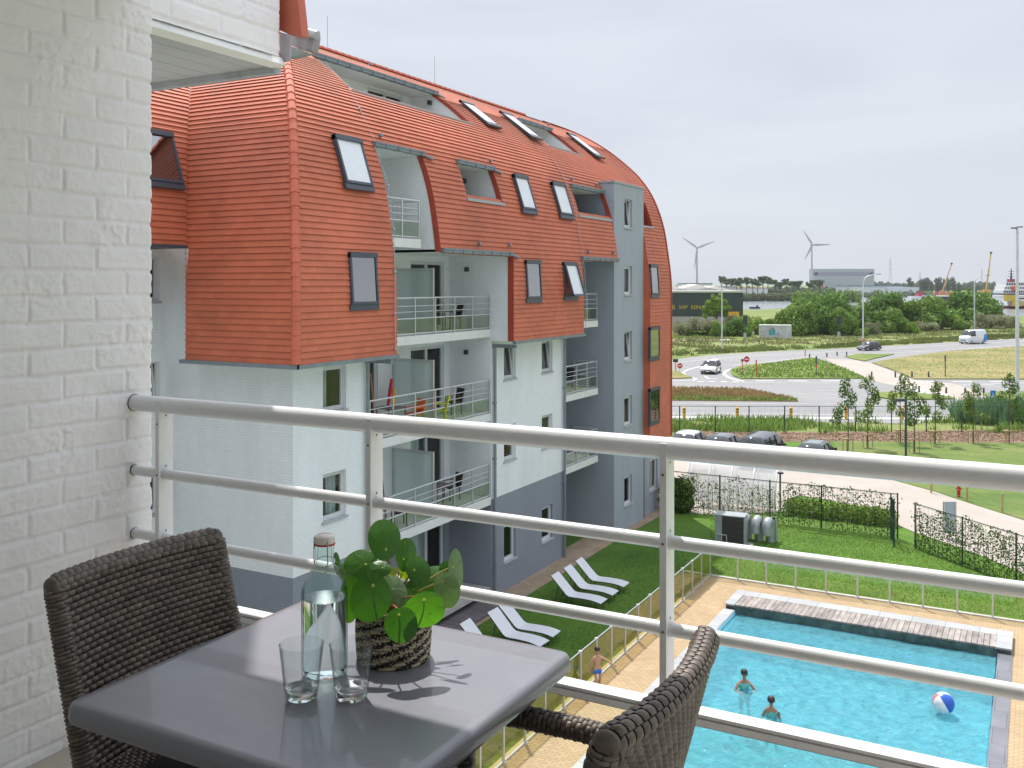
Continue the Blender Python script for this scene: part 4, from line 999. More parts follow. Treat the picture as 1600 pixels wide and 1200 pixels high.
mb.tube([b0 + rgt * .0235 * math.cos(a) + fro * .0235 * math.sin(a) + Vector((0, 0, .262 - .006 * math.sin(a))) for a in np.linspace(0, 2 * math.pi, 20)], .0013, 6)
mb.tube([b0 + rgt * .022 + fro * .012 + Vector((0, 0, .262)), b0 + rgt * .034 + fro * .014 + Vector((0, 0, .250)), b0 + rgt * .028 + fro * .02 + Vector((0, 0, .244))], .0014, 6)
mb.tube([b0 + rgt * .0242 * s + Vector((0, 0, z)) for s, z in ((-1, .262), (-1, .3), (-.98, .318))], .0012, 6)
mb.build('wire_clip', mw, bt)
# ---- tumblers
def tumbler(p, label):
    t = thing('drinking_glass', label, 'glass', p, 0, 'drinking glasses on the table')
    mb = MB(); mb.lathe([(0, .001), (.024, .0), (.032, .002), (.0345, .008), (.0375, .03), (.0475, .117), (.0482, .1195), (.0468, .1205), (.0455, .118), (.0358, .034)], p, 48)
    mb.v = mb.v[:]; mb.build('glass_body', mt['tumbler'], t)
    mb = MB(); mb.lathe([(0, .003), (.022, .002), (.031, .004), (.0335, .009), (.0352, .026), (.031, .024), (.02, .019), (0, .0215)], p, 48); mb.build('thick_base', mt['tumbler_base'], t)
tumbler(gp(471, 1092, TZ + .001), 'empty tumbler in front of the bottle, the left of two')
tumbler(gp(549, 1092, TZ + .001), 'empty tumbler in front of the plant pot, the right of two')
# ---- potted plant
pp = gp(615, 1027, TZ)
pl = thing('potted_plant', 'round-leaved green plant in a black and cream rope pot on the table', 'plant', pp)
m = bpy.data.materials.new('rope_weave'); m.use_nodes = True; nt = m.node_tree; P = nt.nodes['Principled BSDF']; P.inputs['Roughness'].default_value = .9
tc = N(nt, 'ShaderNodeTexCoord'); sp = N(nt, 'ShaderNodeSeparateXYZ'); nt.links.new(tc.outputs['Object'], sp.inputs[0])
at_ = N(nt, 'ShaderNodeMath', operation='ARCTAN2'); nt.links.new(sp.outputs[1], at_.inputs[0]); nt.links.new(sp.outputs[0], at_.inputs[1])
ma = N(nt, 'ShaderNodeMath', operation='MULTIPLY'); ma.inputs[1].default_value = 8.0; nt.links.new(at_.outputs[0], ma.inputs[0])
mz = N(nt, 'ShaderNodeMath', operation='MULTIPLY_ADD'); mz.inputs[1].default_value = -260; nt.links.new(sp.outputs[2], mz.inputs[0]); nt.links.new(ma.outputs[0], mz.inputs[2])
nz = N(nt, 'ShaderNodeTexNoise'); nz.inputs['Scale'].default_value = 190; nz.inputs['Detail'].default_value = 3; nt.links.new(tc.outputs['Object'], nz.inputs[0])
a3 = N(nt, 'ShaderNodeMath', operation='MULTIPLY_ADD'); a3.inputs[1].default_value = 11.0; nt.links.new(nz.outputs[0], a3.inputs[0]); nt.links.new(mz.outputs[0], a3.inputs[2])
sn = N(nt, 'ShaderNodeMath', operation='SINE'); nt.links.new(a3.outputs[0], sn.inputs[0])
rp = N(nt, 'ShaderNodeValToRGB'); rp.color_ramp.elements[0].position = .42; rp.color_ramp.elements[0].color = (.012, .012, .012, 1); rp.color_ramp.elements[1].position = .60; rp.color_ramp.elements[1].color = (.52, .43, .31, 1)
mr = N(nt, 'ShaderNodeMapRange'); mr.inputs[1].default_value = -1; nt.links.new(sn.outputs[0], mr.inputs[0]); nt.links.new(mr.outputs[0], rp.inputs[0]); nt.links.new(rp.outputs[0], P.inputs['Base Color'])
b2 = N(nt, 'ShaderNodeTexNoise'); b2.inputs['Scale'].default_value = 260; nt.links.new(tc.outputs['Object'], b2.inputs[0]); bpn = N(nt, 'ShaderNodeBump'); bpn.inputs['Strength'].default_value = .8; bpn.inputs['Distance'].default_value = .004
nt.links.new(b2.outputs[0], bpn.inputs['Height']); nt.links.new(bpn.outputs[0], P.inputs['Normal'])
hp = .132; prof = [(0, .002), (.074, .001)]; nco = 14
for k in range(nco):
    for q_ in range(5):
        a = math.pi * (q_ / 4 - .5); rr = .0835 + .004 * math.sin(math.pi * k / nco); prof.append((rr + .0045 * math.cos(a), hp * (k + .5 + .5 * math.sin(a)) / nco))
prof += [(.080, hp), (.078, hp - .02), (.077, .09)]
mb = MB(); mb.lathe(prof, pp, 64); pot = mb.build('pot', m, pl)
mb = MB(); vs = []; n = 28
mb.lathe([(.0, .118), (.03, .116), (.055, .112), (.078, .104)], pp, 40); 
for i in range(420):
    a = random.random() * 6.28; rr = .076 * math.sqrt(random.random()); c = pp + Vector((rr * math.cos(a), rr * math.sin(a), .117 - rr * .12)); mb.sphere(c, (.003 + random.random() * .004,) * 3, 5, 3)
mb.build('moss', M('moss', (.22, .20, .07), .95, var=.5, vs=60, isl=.4, bump=.5, bs=300), pl)
def leaf_mat(name, c1, trans, spec=.5):
    m = bpy.data.materials.new(name); m.use_nodes = True; nt = m.node_tree; P = nt.nodes['Principled BSDF']; P.inputs['Roughness'].default_value = .38; P.inputs['Specular IOR Level'].default_value = spec
    uv = N(nt, 'ShaderNodeUVMap'); sp = N(nt, 'ShaderNodeSeparateXYZ'); nt.links.new(uv.outputs[0], sp.inputs[0])
    at2 = N(nt, 'ShaderNodeMath', operation='ARCTAN2'); nt.links.new(sp.outputs[1], at2.inputs[0]); nt.links.new(sp.outputs[0], at2.inputs[1])
    nz = N(nt, 'ShaderNodeTexNoise'); nz.inputs['Scale'].default_value = 2.2; nz.inputs['Detail'].default_value = 4; nt.links.new(uv.outputs[0], nz.inputs[0])
    m1_ = N(nt, 'ShaderNodeMath', operation='MULTIPLY_ADD'); m1_.inputs[1].default_value = 1.2; nt.links.new(nz.outputs[0], m1_.inputs[0]); nt.links.new(at2.outputs[0], m1_.inputs[2])
    m2_ = N(nt, 'ShaderNodeMath', operation='MULTIPLY'); m2_.inputs[1].default_value = 4.0; nt.links.new(m1_.outputs[0], m2_.inputs[0])
    sn = N(nt, 'ShaderNodeMath', operation='SINE'); nt.links.new(m2_.outputs[0], sn.inputs[0]); ab = N(nt, 'ShaderNodeMath', operation='ABSOLUTE'); nt.links.new(sn.outputs[0], ab.inputs[0])
    rp = N(nt, 'ShaderNodeValToRGB'); rp.color_ramp.elements[0].position = 0.0; rp.color_ramp.elements[0].color = (*[q * .62 for q in c1], 1); rp.color_ramp.elements[1].position = .2; rp.color_ramp.elements[1].color = (*c1, 1); nt.links.new(ab.outputs[0], rp.inputs[0])
    ln = N(nt, 'ShaderNodeVectorMath', operation='LENGTH'); nt.links.new(uv.outputs[0], ln.inputs[0])
    cr_ = N(nt, 'ShaderNodeValToRGB'); cr_.color_ramp.elements[0].position = .05; cr_.color_ramp.elements[0].color = (.55, .62, .18, 1); cr_.color_ramp.elements[1].position = .085; cr_.color_ramp.elements[1].color = (0, 0, 0, 1)
    fc = N(nt, 'ShaderNodeMath', operation='LESS_THAN'); fc.inputs[1].default_value = .07; nt.links.new(ln.outputs['Value'], fc.inputs[0])
    mx = N(nt, 'ShaderNodeMixRGB'); mx.inputs[2].default_value = (.5, .6, .15, 1); nt.links.new(fc.outputs[0], mx.inputs[0]); nt.links.new(rp.outputs[0], mx.inputs[1])
    nt.links.new(mx.outputs[0], P.inputs['Base Color'])
    tr = N(nt, 'ShaderNodeBsdfTranslucent'); gm = N(nt, 'ShaderNodeMixRGB', blend_type='MULTIPLY'); gm.inputs[0].default_value = 1; gm.inputs[2].default_value = (1.5, 1.7, .5, 1); nt.links.new(mx.outputs[0], gm.inputs[1]); nt.links.new(gm.outputs[0], tr.inputs[0])
    ms_ = N(nt, 'ShaderNodeMixShader', i_0=trans); nt.links.new(P.outputs[0], ms_.inputs[1]); nt.links.new(tr.outputs[0], ms_.inputs[2]); nt.links.new(ms_.outputs[0], nt.nodes['Material Output'].inputs[0])
    bp = N(nt, 'ShaderNodeBump'); bp.inputs['Strength'].default_value = .25; bp.inputs['Distance'].default_value = .002; nt.links.new(ab.outputs[0], bp.inputs['Height']); nt.links.new(bp.outputs[0], P.inputs['Normal'])
    return m
LG = leaf_mat('leaf_green', (.05, .155, .022), .36, .6); LB = leaf_mat('leaf_bright', (.085, .235, .025), .5); LP = leaf_mat('leaf_pale', (.17, .27, .14), .2, .6); LYm = leaf_mat('leaf_young', (.30, .38, .05), .5)
stem_m = M('leaf_stem', (.30, .11, .06), .5, var=.3, vs=30); stem_y = M('leaf_stem_yellow', (.42, .34, .08), .5, var=.2, vs=30)
soil = pp + Vector((0, 0, .118))
def leaf(px, py, rx, ry, d, mat, rot=0, tilt=(0, 0), sm=None, att=(0, .1), cup=.16):
    """round leaf: facing roughly at the eye, tilted by tilt=(left-right, up-down) degrees, rot turns its long axis"""
    C_ = fd(px, py, d); k = d / FPX; a = rx * k * 1.02; b = ry * k * 1.02
    view = (Vector((0, 0, G)) - C_).normalized(); up = Vector((0, 0, 1)); rt = up.cross(view).normalized(); u2 = view.cross(rt).normalized()
    q_ = Matrix.Rotation(R(rot), 3, view); rt = q_ @ rt; u2 = q_ @ u2
    t1_ = Matrix.Rotation(R(tilt[0]), 3, u2); t2_ = Matrix.Rotation(R(tilt[1]), 3, rt); M_ = t1_ @ t2_
    a /= max(.35, math.cos(R(tilt[0]))); b /= max(.35, math.cos(R(tilt[1])))
    rt2 = M_ @ rt; u3 = M_ @ u2; nn = rt2.cross(u3).normalized()
    mb = MB(); mb.uv = []; nr, ns = 7, 36; vs = [(0, 0)]
    ph = random.random() * 6
    for i in range(1, nr + 1):
        for j in range(ns): th = 2 * math.pi * j / ns; r_ = i / nr; r2 = r_ * (1 + .025 * math.sin(3 * th + ph) * r_); vs.append((r2 * math.cos(th), r2 * math.sin(th)))
    pts = []
    for (x, y) in vs:
        r_ = math.hypot(x, y); th = math.atan2(y, x)
        h = -cup * a * (r_ ** 2) + a * .035 * math.sin(2 * th + ph) * r_ ** 2 + a * .02 * math.sin(5 * th + ph) * r_ ** 3
        pts.append(C_ + rt2 * (x * a) + u3 * (y * b) + nn * h)
    fs = [(0, 1 + j, 1 + (j + 1) % ns) for j in range(ns)]
    for i in range(nr - 1):
        for j in range(ns): fs.append((1 + i * ns + j, 1 + i * ns + (j + 1) % ns, 1 + (i + 1) * ns + (j + 1) % ns, 1 + (i + 1) * ns + j))
    fs = [tuple(reversed(f)) if False else f for f in fs]
    mb.add(pts, fs, True); mb.uv = [tuple((vs[i][0] - att[0], vs[i][1] - att[1]) for i in f) for f in fs]
    o = mb.build('leaf', mat, pl)
    ap = C_ + rt2 * (att[0] * a) + u3 * (att[1] * b) - nn * .001
    s0 = soil + Vector((random.uniform(-.02, .02), random.uniform(-.02, .02), 0)); md = (s0 + ap) / 2 + Vector((0, 0, .02)) - nn * .02
    q0 = [s0.lerp(md, t).lerp(md.lerp(ap - nn * .012, t), t) for t in np.linspace(0, 1, 9)] + [ap]
    mb = MB(); mb.tube(q0, [.0022] * 8 + [.0016, .0012], 6); mb.build('leaf_stem', sm or stem_m, o)
dC = depth(pp)
leaf(600.8, 841.7, 25, 31, dC + .03, LG, 0, (8, -15), att=(.08, -.5)); leaf(563.6, 880, 26, 22, dC + .0, LG, -10, (-12, -20), att=(.3, .0))
leaf(594, 888, 17, 12.5, dC - .03, LG, 0, (0, -25), att=(.2, .1)); leaf(635, 866, 16, 25, dC + .04, LG, -10, (20, -10), att=(-.2, -.3))
leaf(654, 892, 18, 24.5, dC - .0, LG, 18, (12, -12), att=(-.3, .15)); leaf(684.6, 907, 24, 23, dC + .05, LG, 0, (15, -20), att=(0, .1))
leaf(697, 921, 20, 27, dC - .05, LP, 22, (-22, -10), att=(-.1, .5), sm=stem_y); leaf(713.5, 889, 11.5, 30, dC + .0, LP, 3, (30, 0), att=(-.4, .1), sm=stem_y)
leaf(578.5, 934, 31.5, 36.5, dC - .10, LG, -12, (-8, 6), att=(.02, .5)); leaf(545, 936, 17, 34.5, dC - .06, LB, -4, (-25, 0), att=(.4, .1))
leaf(616, 922, 17, 27, dC - .04, LP, 35, (10, -10), att=(0, .1)); leaf(663.5, 955, 33, 26, dC - .12, LB, 6, (10, 22), att=(-.0, .62))
leaf(626.5, 978, 25.5, 26.5, dC - .15, LG, 0, (-5, 22), att=(-.1, .6)); leaf(538.5, 894, 9, 14, dC + .04, LP, 20, (20, 0)); leaf(527, 880, 5, 17, dC + .05, LG, 5, (40, 0), sm=stem_y)
leaf(648, 926, 17, 19, dC - .01, LG, 15, (10, 5), att=(0, .3)); leaf(600, 914, 17, 15, dC - .02, LG, -10, (-5, -15), att=(.1, .2)); leaf(583, 905, 15, 17, dC + .02, LB, 0, (-15, 0), att=(.2, .1)); leaf(700, 893, 13, 17, dC + .05, LG, 12, (10, -5), att=(-.2, .1))
leaf(613, 896, 7, 10, dC + .0, LYm, 10, (0, 0)); leaf(634, 889, 12, 16, dC + .03, LYm, 0, (10, 0)); leaf(668, 928, 12, 12, dC + .01, LG, 0, (0, 10))
# ================================================================ ground, roads, pool
def flatpoly(name, pts, z, mat, kind='structure', label=None, thick=0):
    mb = MB(); n = len(pts)
    if thick: mb.prism([(p[0], p[1], z - thick) for p in pts], (0, 0, thick))
    else: mb.poly([(p[0], p[1], z) for p in pts])
    o = mb.build(name, mat, None, label=label, kind=kind)
    a = o.data.polygons[0].normal.z
    if not thick and a < 0: o.data.flip_normals()
    return o
def G_(*pts): return [gp(*p) for p in pts]
mt['meadow'] = ramp_ground('meadow_grass', [(.34, (.07, .12, .022)), (.46, (.125, .175, .04)), (.55, (.20, .225, .075)), (.68, (.32, .29, .15))], .035, .5, stretch=(1, 3.2, 1), bs=2, bump=.5)
mt['dry'] = ramp_ground('dry_grass', [(.34, (.09, .14, .03)), (.46, (.18, .19, .055)), (.56, (.29, .24, .11)), (.68, (.40, .32, .19))], .07, .9, stretch=(1, 2.5, 1), bs=4, bump=.5)
mt['verge_g'] = ramp_ground('verge_grass', [(.36, (.06, .12, .02)), (.5, (.14, .19, .04)), (.64, (.25, .23, .09))], .12, 1.6, stretch=(1, 2, 1), bs=5, bump=.5)
mt['lawn'] = ramp_ground('lawn_grass', [(.30, (.035, .09, .012)), (.44, (.07, .155, .018)), (.56, (.11, .205, .026)), (.66, (.21, .27, .07))], .25, 7, bs=26, bump=.9)
mt['asphalt'] = ramp_ground('asphalt', [(.34, (.19, .19, .195)), (.5, (.235, .235, .24)), (.66, (.29, .285, .28))], .06, 1.5, stretch=(.35, 2.5, 1), bump=.1, rough=.75)
mt['path'] = ramp_ground('pale_concrete_path', [(.34, (.33, .29, .26)), (.5, (.39, .345, .31)), (.66, (.44, .39, .355))], .3, 12, bump=.15, rough=.85)
mt['gravel'] = ramp_ground('brown_gravel', [(.32, (.26, .18, .12)), (.5, (.38, .285, .20)), (.68, (.50, .40, .30))], 1.2, 25, bs=60, bump=.6)
mt['mulch'] = ramp_ground('bark_mulch', [(.32, (.10, .065, .04)), (.5, (.21, .14, .095)), (.68, (.32, .23, .16))], .8, 9, bs=20, bump=.9)
mt['deckp'] = pavers('sand_coloured_block_paving', (.45, .325, .185), (.38, .27, .15), (.24, .17, .11), .21, .105, mortar=.008, var=.13, bump=.5)
mt['line'] = M('road_paint', (.62, .62, .60), .7, var=.18, vs=1.5)
mt['kerb'] = M('kerb_concrete', (.45, .44, .41), .8, var=.15, vs=3)
mt['bluestone'] = pavers('bluestone_coping', (.40, .41, .42), (.33, .345, .36), (.16, .16, .17), 1.0, .6, mortar=.008, var=.12, bump=.2, rough=.55)
mt['bluestone_d'] = pavers('bluestone_coping_dark', (.185, .19, .215), (.155, .16, .185), (.10, .10, .11), .6, 1.0, mortar=.01, var=.22, bump=.2, rough=.4)
mt['wood_deck'] = M('silvered_wood', (.34, .30, .28), .8, var=.15, vs=6, isl=.14, dirt=(.17, .15, .145), stretch=(1, .3, 1))
PX0, PX1, PY1, PY0 = -8.97, -0.95, 32.50, 6.0
mb = MB(); B = 7000
for (a, b, c, d) in ((-B, PX0, -B, B), (PX1, B, -B, B), (PX0, PX1, PY1, B), (PX0, PX1, -B, PY0)): mb.quad((a, c, 0), (b, c, 0), (b, d, 0), (a, d, 0))
mb.build('ground', mt['meadow'], None, kind='structure')
lz = .012
mb = MB(); fa = gp(1040, 686); fb = gp(1900, 694)
mb.poly([(-26, -8, lz), (-10.9, -8, lz), (-10.9, 35.85, lz), (30, 35.85, lz), (fb.x, fb.y, lz), (fa.x, fa.y, lz), (-26, 60, lz)]); mb.build('lawn', mt['lawn'], None, kind='structure')
flatpoly('gravel_strip', [(-17, 12), (-15.92, 12), (-15.95, 38.5), (-15.75, 44.5), (-16.0, 47.0), (-17.5, 47.0)], .024, mt['gravel'])
# deck and pool
mb = MB()
X0, X1, YD = -10.9, 7.0, 35.85
for (a, b, c, d) in ((X0, PX0, -6, YD), (PX1, X1, -6, YD), (PX0, PX1, PY1, YD), (PX0, PX1, -6, PY0)): mb.quad((a, c, .02), (b, c, .02), (b, d, .02), (a, d, .02))
mb.build('pool_terrace_paving', mt['deckp'], None, kind='structure')
mb = MB()
for (a, b, c, d) in ((-60, 60, -80, -6), (-60, X0, -6, 9), (X1, 60, -6, YD)): mb.quad((a, c, .022), (b, c, .022), (b, d, .022), (a, d, .022))
mb.build('unseen_grey_bounce', mt['bluestone'], None, kind='structure')  # unseen ground, added to keep the bounce onto the walls grey
mb = MB(); mb.bb(X0 - .1, X0 + .06, -6, YD + .1, 0, .06); mb.build('kerb_strip', mt['kerb'], None, kind='structure')
mb = MB(); mb.bb(X0 + .07, 6, YD - .06, YD + .1, 0, .06); mb.build('kerb_strip', mt['kerb'], None, kind='structure')
pool = thing('swimming_pool', 'rectangular outdoor swimming pool with bright blue water and slatted step at the far end', 'swimming pool', ((PX0 + PX1) / 2, 20, 0))
mt['pool_tile'] = pavers('pool_lining', (.50, .88, .97), (.45, .86, .96), (.36, .76, .88), .3, .3, mortar=.006, var=.05, bump=.05, rough=.4)
mb = MB(); dz = -1.35
mb.quad((PX0, PY0, dz), (PX1, PY0, dz), (PX1, PY1, dz), (PX0, PY1, dz))
mb.quad((PX0, PY0, .02), (PX0, PY0, dz), (PX0, PY1, dz), (PX0, PY1, .02)); mb.quad((PX1, PY1, .02), (PX1, PY1, dz), (PX1, PY0, dz), (PX1, PY0, .02))
mb.quad((PX0, PY1, .0), (PX0, PY1, dz), (PX1, PY1, dz), (PX1, PY1, .0)); mb.quad((PX0, PY0, dz), (PX0, PY0, .02), (PX1, PY0, .02), (PX1, PY0, dz))
mb.build('basin', mt['pool_tile'], pool)
mb = MB(); mb.bb(PX0 - .38, PX0, PY0, 32.45, .0, .045); mb.build('coping', mt['bluestone'], pool)
mb = MB(); mb.bb(PX1, PX1 + .40, PY0, 32.45, .0, .045); mb.build('coping', mt['bluestone_d'], pool)
SX0, SX1, SY0, SY1, SH = -9.30, -.60, 32.52, 34.12, .21
mb = MB(); mb.bb(SX0, SX1, SY0 + .002, SY1, .021, SH - .05); mb.build('step_base', M('wet_dark_tile', (.035, .055, .05), .35, var=.6, vs=2.5, stretch=(1, 1, 3), bump=.2), pool)
# the pool runs under the step: its front face reaches the water
mb = MB(); mb.bb(PX0, PX1, SY0 - .06, SY0 - .025, -.35, SH - .05); mb.bb(SX0, SX1, SY0 - .025, SY0, .03, SH - .05); mb.build('step_front', M('algae_stained_tile', (.06, .085, .075), .3, var=.75, vs=3.0, detail=8, bump=.3), pool)
mb = MB(); mb.bb(SX0 - .03, SX0 + .30, SY0 - .06, SY1 + .03, SH - .05, SH); mb.bb(SX1 - .42, SX1 + .03, SY0 - .06, SY1 + .03, SH - .05, SH); mb.bb(SX0 + .305, SX1 - .425, SY1 - .52, SY1 + .03, SH - .05, SH)
mb.build('step_coping', mt['bluestone'], pool)
mb = MB(); x = SX0 + .32
while x < SX1 - .52: mb.box((x + .08, (SY0 + SY1) / 2 - .29, SH - .022), (.152, SY1 - SY0 - .50, .05)); x += .166
mb.build('slatted_top', mt['wood_deck'], pool)
m = bpy.data.materials.new('pool_water'); m.use_nodes = True; nt = m.node_tree; nt.nodes.remove(nt.nodes['Principled BSDF'])
ge = N(nt, 'ShaderNodeNewGeometry')
n1 = N(nt, 'ShaderNodeTexNoise'); n1.inputs['Scale'].default_value = 2.6; n1.inputs['Detail'].default_value = 6; n1.inputs['Roughness'].default_value = .62; n1.inputs['Distortion'].default_value = 1.3
n2 = N(nt, 'ShaderNodeTexNoise'); n2.inputs['Scale'].default_value = 5.5; n2.inputs['Detail'].default_value = 4; n2.inputs['Distortion'].default_value = 1.8
for n_ in (n1, n2): nt.links.new(ge.outputs['Position'], n_.inputs[0])
ad = N(nt, 'ShaderNodeMath', operation='MULTIPLY_ADD'); ad.inputs[1].default_value = .4; nt.links.new(n2.outputs[0], ad.inputs[0]); nt.links.new(n1.outputs[0], ad.inputs[2])
bp = N(nt, 'ShaderNodeBump'); bp.inputs['Strength'].default_value = 1.0; bp.inputs['Distance'].default_value = .3; nt.links.new(ad.outputs[0], bp.inputs['Height'])
tr = N(nt, 'ShaderNodeBsdfTransparent'); tr.inputs[0].default_value = (.52, .93, 1.0, 1)
df = N(nt, 'ShaderNodeBsdfDiffuse'); df.inputs[0].default_value = (.26, .83, 1.0, 1); nt.links.new(bp.outputs[0], df.inputs['Normal'])
gl = N(nt, 'ShaderNodeBsdfGlossy'); gl.inputs['Roughness'].default_value = .10; nt.links.new(bp.outputs[0], gl.inputs['Normal'])
fr = N(nt, 'ShaderNodeFresnel'); fr.inputs[0].default_value = 1.33; nt.links.new(bp.outputs[0], fr.inputs['Normal'])
m1_ = N(nt, 'ShaderNodeMixShader', i_0=.42); nt.links.new(tr.outputs[0], m1_.inputs[1]); nt.links.new(df.outputs[0], m1_.inputs[2])
fa_ = N(nt, 'ShaderNodeMath', operation='ADD'); fa_.inputs[1].default_value = .02; nt.links.new(fr.outputs[0], fa_.inputs[0])
m2_ = N(nt, 'ShaderNodeMixShader'); nt.links.new(fa_.outputs[0], m2_.inputs[0]); nt.links.new(m1_.outputs[0], m2_.inputs[1]); nt.links.new(gl.outputs[0], m2_.inputs[2]); nt.links.new(m2_.outputs[0], nt.nodes['Material Output'].inputs[0])
# real swell on the surface
xs = np.arange(PX0, PX1 + .01, .07); ys = np.arange(PY0, PY1 + .01, .07); U, V_ = np.meshgrid(xs, ys, indexing='ij')
h = .05 * fbm(U, V_, .9, 3, 200) + .028 * fbm(U + .3 * fbm(U, V_, 1, 2, 5), V_, 2.6, 3, 210)
wpo = np_mesh('water_surface', np.stack([U, V_, h - .10], -1).reshape(-1, 3), grid_faces(len(xs), len(ys)), m, pool)
# ---- glass pool fence
pf = thing('glass_pool_fence', 'low glass fence with aluminium posts round two sides of the pool terrace', 'fence', (-10.87, 35.8, 0))
mt['fence_glass'] = thin_glass('amber_fence_glass', (.94, .88, .62), base=.02); mt['fence_glass_c'] = thin_glass('clear_fence_glass', (.95, .97, .90), base=.01)
y = 35.8; k = 0
while y > 8:
    mb = MB(); mb.box((-10.87, y, .57), (.05, .065, 1.14)); mb.box((-10.87, y, .03), (.14, .14, .02)); mb.box((-10.87, y, 1.16), (.09, .09, .03)); mb.build('post', mt['alu'], pf)
    mb = MB(); mb.bb(-10.872, -10.862, y - 1.07, y - .04, .09, 1.10); mb.build('glass_panel', mt['fence_glass'], pf); y -= 1.083
mb = MB(); mb.tube([(-10.87, y, 1.15), (-10.87, 35.8, 1.15)], .016, 6); mb.build('handrail', mt['alu'], pf)
x = -10.87
while x < 4:
    if x > -10.8: mb = MB(); mb.box((x, 35.8, .57), (.055, .05, 1.14)); mb.box((x, 35.8, .03), (.14, .14, .02)); mb.build('post', mt['alu'], pf)
    mb = MB(); mb.bb(x + .03, x + 1.05, 35.798, 35.806, .09, 1.10); mb.build('glass_panel', mt['fence_glass_c'], pf); x += 1.074
mb = MB(); mb.tube([(-10.87, 35.8, 1.15), (x, 35.8, 1.15)], .016, 6); mb.build('handrail', mt['alu'], pf)
# wooden terrace by the building
mb = MB(); y = 23.0
mt['deck_dark'] = M('dark_deck_boards', (.13, .12, .125), .7, var=.2, vs=5, isl=.2)
while y < 29.2: mb.bb(-18.5, -16.1, y, y + .135, .03, .10); y += .142
mb.build('wooden_terrace', mt['deck_dark'], None, kind='structure')
# ---- paths, roads
flatpoly('path', G_((1040, 700), (1210, 712), (1330, 735), (1395, 751), (1460, 769), (1520, 789), (1600, 814), (1850, 905), (1850, 1010), (1640, 915), (1540, 872), (1480, 850), (1428, 832), (1397, 819), (1352, 797), (1290, 781), (1248, 775), (1225, 800), (1130, 806), (1040, 800)), .03, mt['path'])
flatpoly('lawn_patch', G_((1240, 777), (1290, 781), (1352, 797), (1385, 815), (1400, 850), (1240, 830)), .034, mt['lawn'])
flatpoly('dry_lawn', G_((1300, 688), (1900, 692), (1850, 903), (1600, 813), (1520, 788), (1460, 768), (1395, 750), (1330, 734), (1312, 712)), .026, ramp_ground('drier_lawn_grass', [(.32, (.06, .12, .025)), (.46, (.10, .165, .035)), (.56, (.17, .20, .06)), (.68, (.30, .26, .12))], .12, 3, bs=20, bump=.6, stretch=(1, 2, 1)))
flatpoly('mulch_strip', G_((1060, 672), (1250, 676), (1600, 671), (1900, 672), (1900, 694), (1600, 693), (1340, 690), (1060, 692)), .03, mt['mulch'])
flatpoly('road', G_((900, 573), (1050, 562), (1110, 555), (1200, 549.5), (1320, 544.5), (1460, 536.5), (1600, 528), (1900, 512), (1900, 655), (1500, 656), (1430, 662), (1250, 660), (1040, 656), (900, 655)), .02, mt['asphalt'])
def kerbed(name, mat, *px):
    pts = G_(*px); return flatpoly(name, pts, .14, mat, thick=.13)
kerbed('traffic_island', mt['dry'], (1363, 568), (1404, 560), (1477, 550), (1582, 543), (1700, 537), (1900, 530), (1900, 594), (1600, 593.5), (1428, 593), (1395, 579))
kerbed('traffic_island', mt['verge_g'], (1145, 588), (1141, 579), (1162, 571), (1215, 567), (1255, 561), (1273, 560), (1290, 566), (1318, 576), (1353, 592), (1159, 592.8))
kerbed('traffic_island', mt['verge_g'], (1320, 558), (1340, 554), (1397, 554), (1350, 565), (1335, 562))
kerbed('traffic_island', mt['dry'], (1000, 579), (1050, 581), (1061, 582.5), (1069, 586), (1082, 591), (1060, 592.2), (1000, 592.2))
m_red_grass = ramp_ground('rusty_grass', [(.34, (.13, .17, .04)), (.48, (.24, .21, .08)), (.6, (.34, .22, .13))], .12, 1.6, bs=5, bump=.5)
kerbed('traffic_island', m_red_grass, (980, 607), (1050, 607), (1162, 609.6), (1197, 616), (1232, 623), (1247, 628), (1050, 626.5), (980, 626))
kerbed('traffic_island', mt['verge_g'], (1372, 614), (1440, 616), (1485, 621), (1492, 624.3), (1400, 626), (1372, 622))
kerbed('traffic_island', mt['verge_g'], (1535, 617), (1560, 613), (1700, 614), (1700, 632), (1568, 630), (1547, 624))
flatpoly('cycle_path', G_((1290, 561), (1335, 562.5), (1362, 568), (1394, 580), (1427, 593.5), (1490, 600), (1530, 612), (1560, 628), (1520, 634), (1490, 622), (1440, 612), (1356, 593.5), (1319, 577)), .028, mt['path'])
def ribbon(mb, px, w_, z=.036, dash=None):
    P = [Vector((*gp(*p).xy, z)) for p in px]
    for a, b in zip(P, P[1:]):
        d = (b - a); L = d.length; d.normalize(); n = Vector((-d.y, d.x, 0)) * w_ / 2
        s = 0
        while s < L:
            e = min(L, s + (dash[0] if dash else L)); mb.quad(a + d * s - n, a + d * e - n, a + d * e + n, a + d * s + n); s = e + (dash[1] if dash else L)
mb = MB()
ribbon(mb, ((1000, 570.5), (1050, 567), (1160, 557.5), (1270, 551.5), (1460, 540.5), (1700, 527)), .2)
ribbon(mb, ((1145, 571), (1215, 564), (1275, 556.8), (1400, 551.5), (1480, 547), (1582, 540.5), (1700, 534.5)), .22)
ribbon(mb, ((1100, 561), (1300, 551), (1600, 533.6)), .12, dash=(3, 6))
ribbon(mb, ((1000, 631), (1270, 631.5)), .14); ribbon(mb, ((1290, 631.5), (1800, 636)), .14, dash=(3, 3))
ribbon(mb, ((1000, 647), (1250, 648), (1500, 650.5)), .16); ribbon(mb, ((1000, 652), (1490, 655)), 1.0)
ribbon(mb, ((1132, 598), (1600, 599.5), (1800, 600)), .14); ribbon(mb, ((1180, 595.6), (1340, 595.6)), .5, dash=(2.2, 1.6)); ribbon(mb, ((1430, 596.5), (1640, 597)), .5, dash=(2.2, 2))
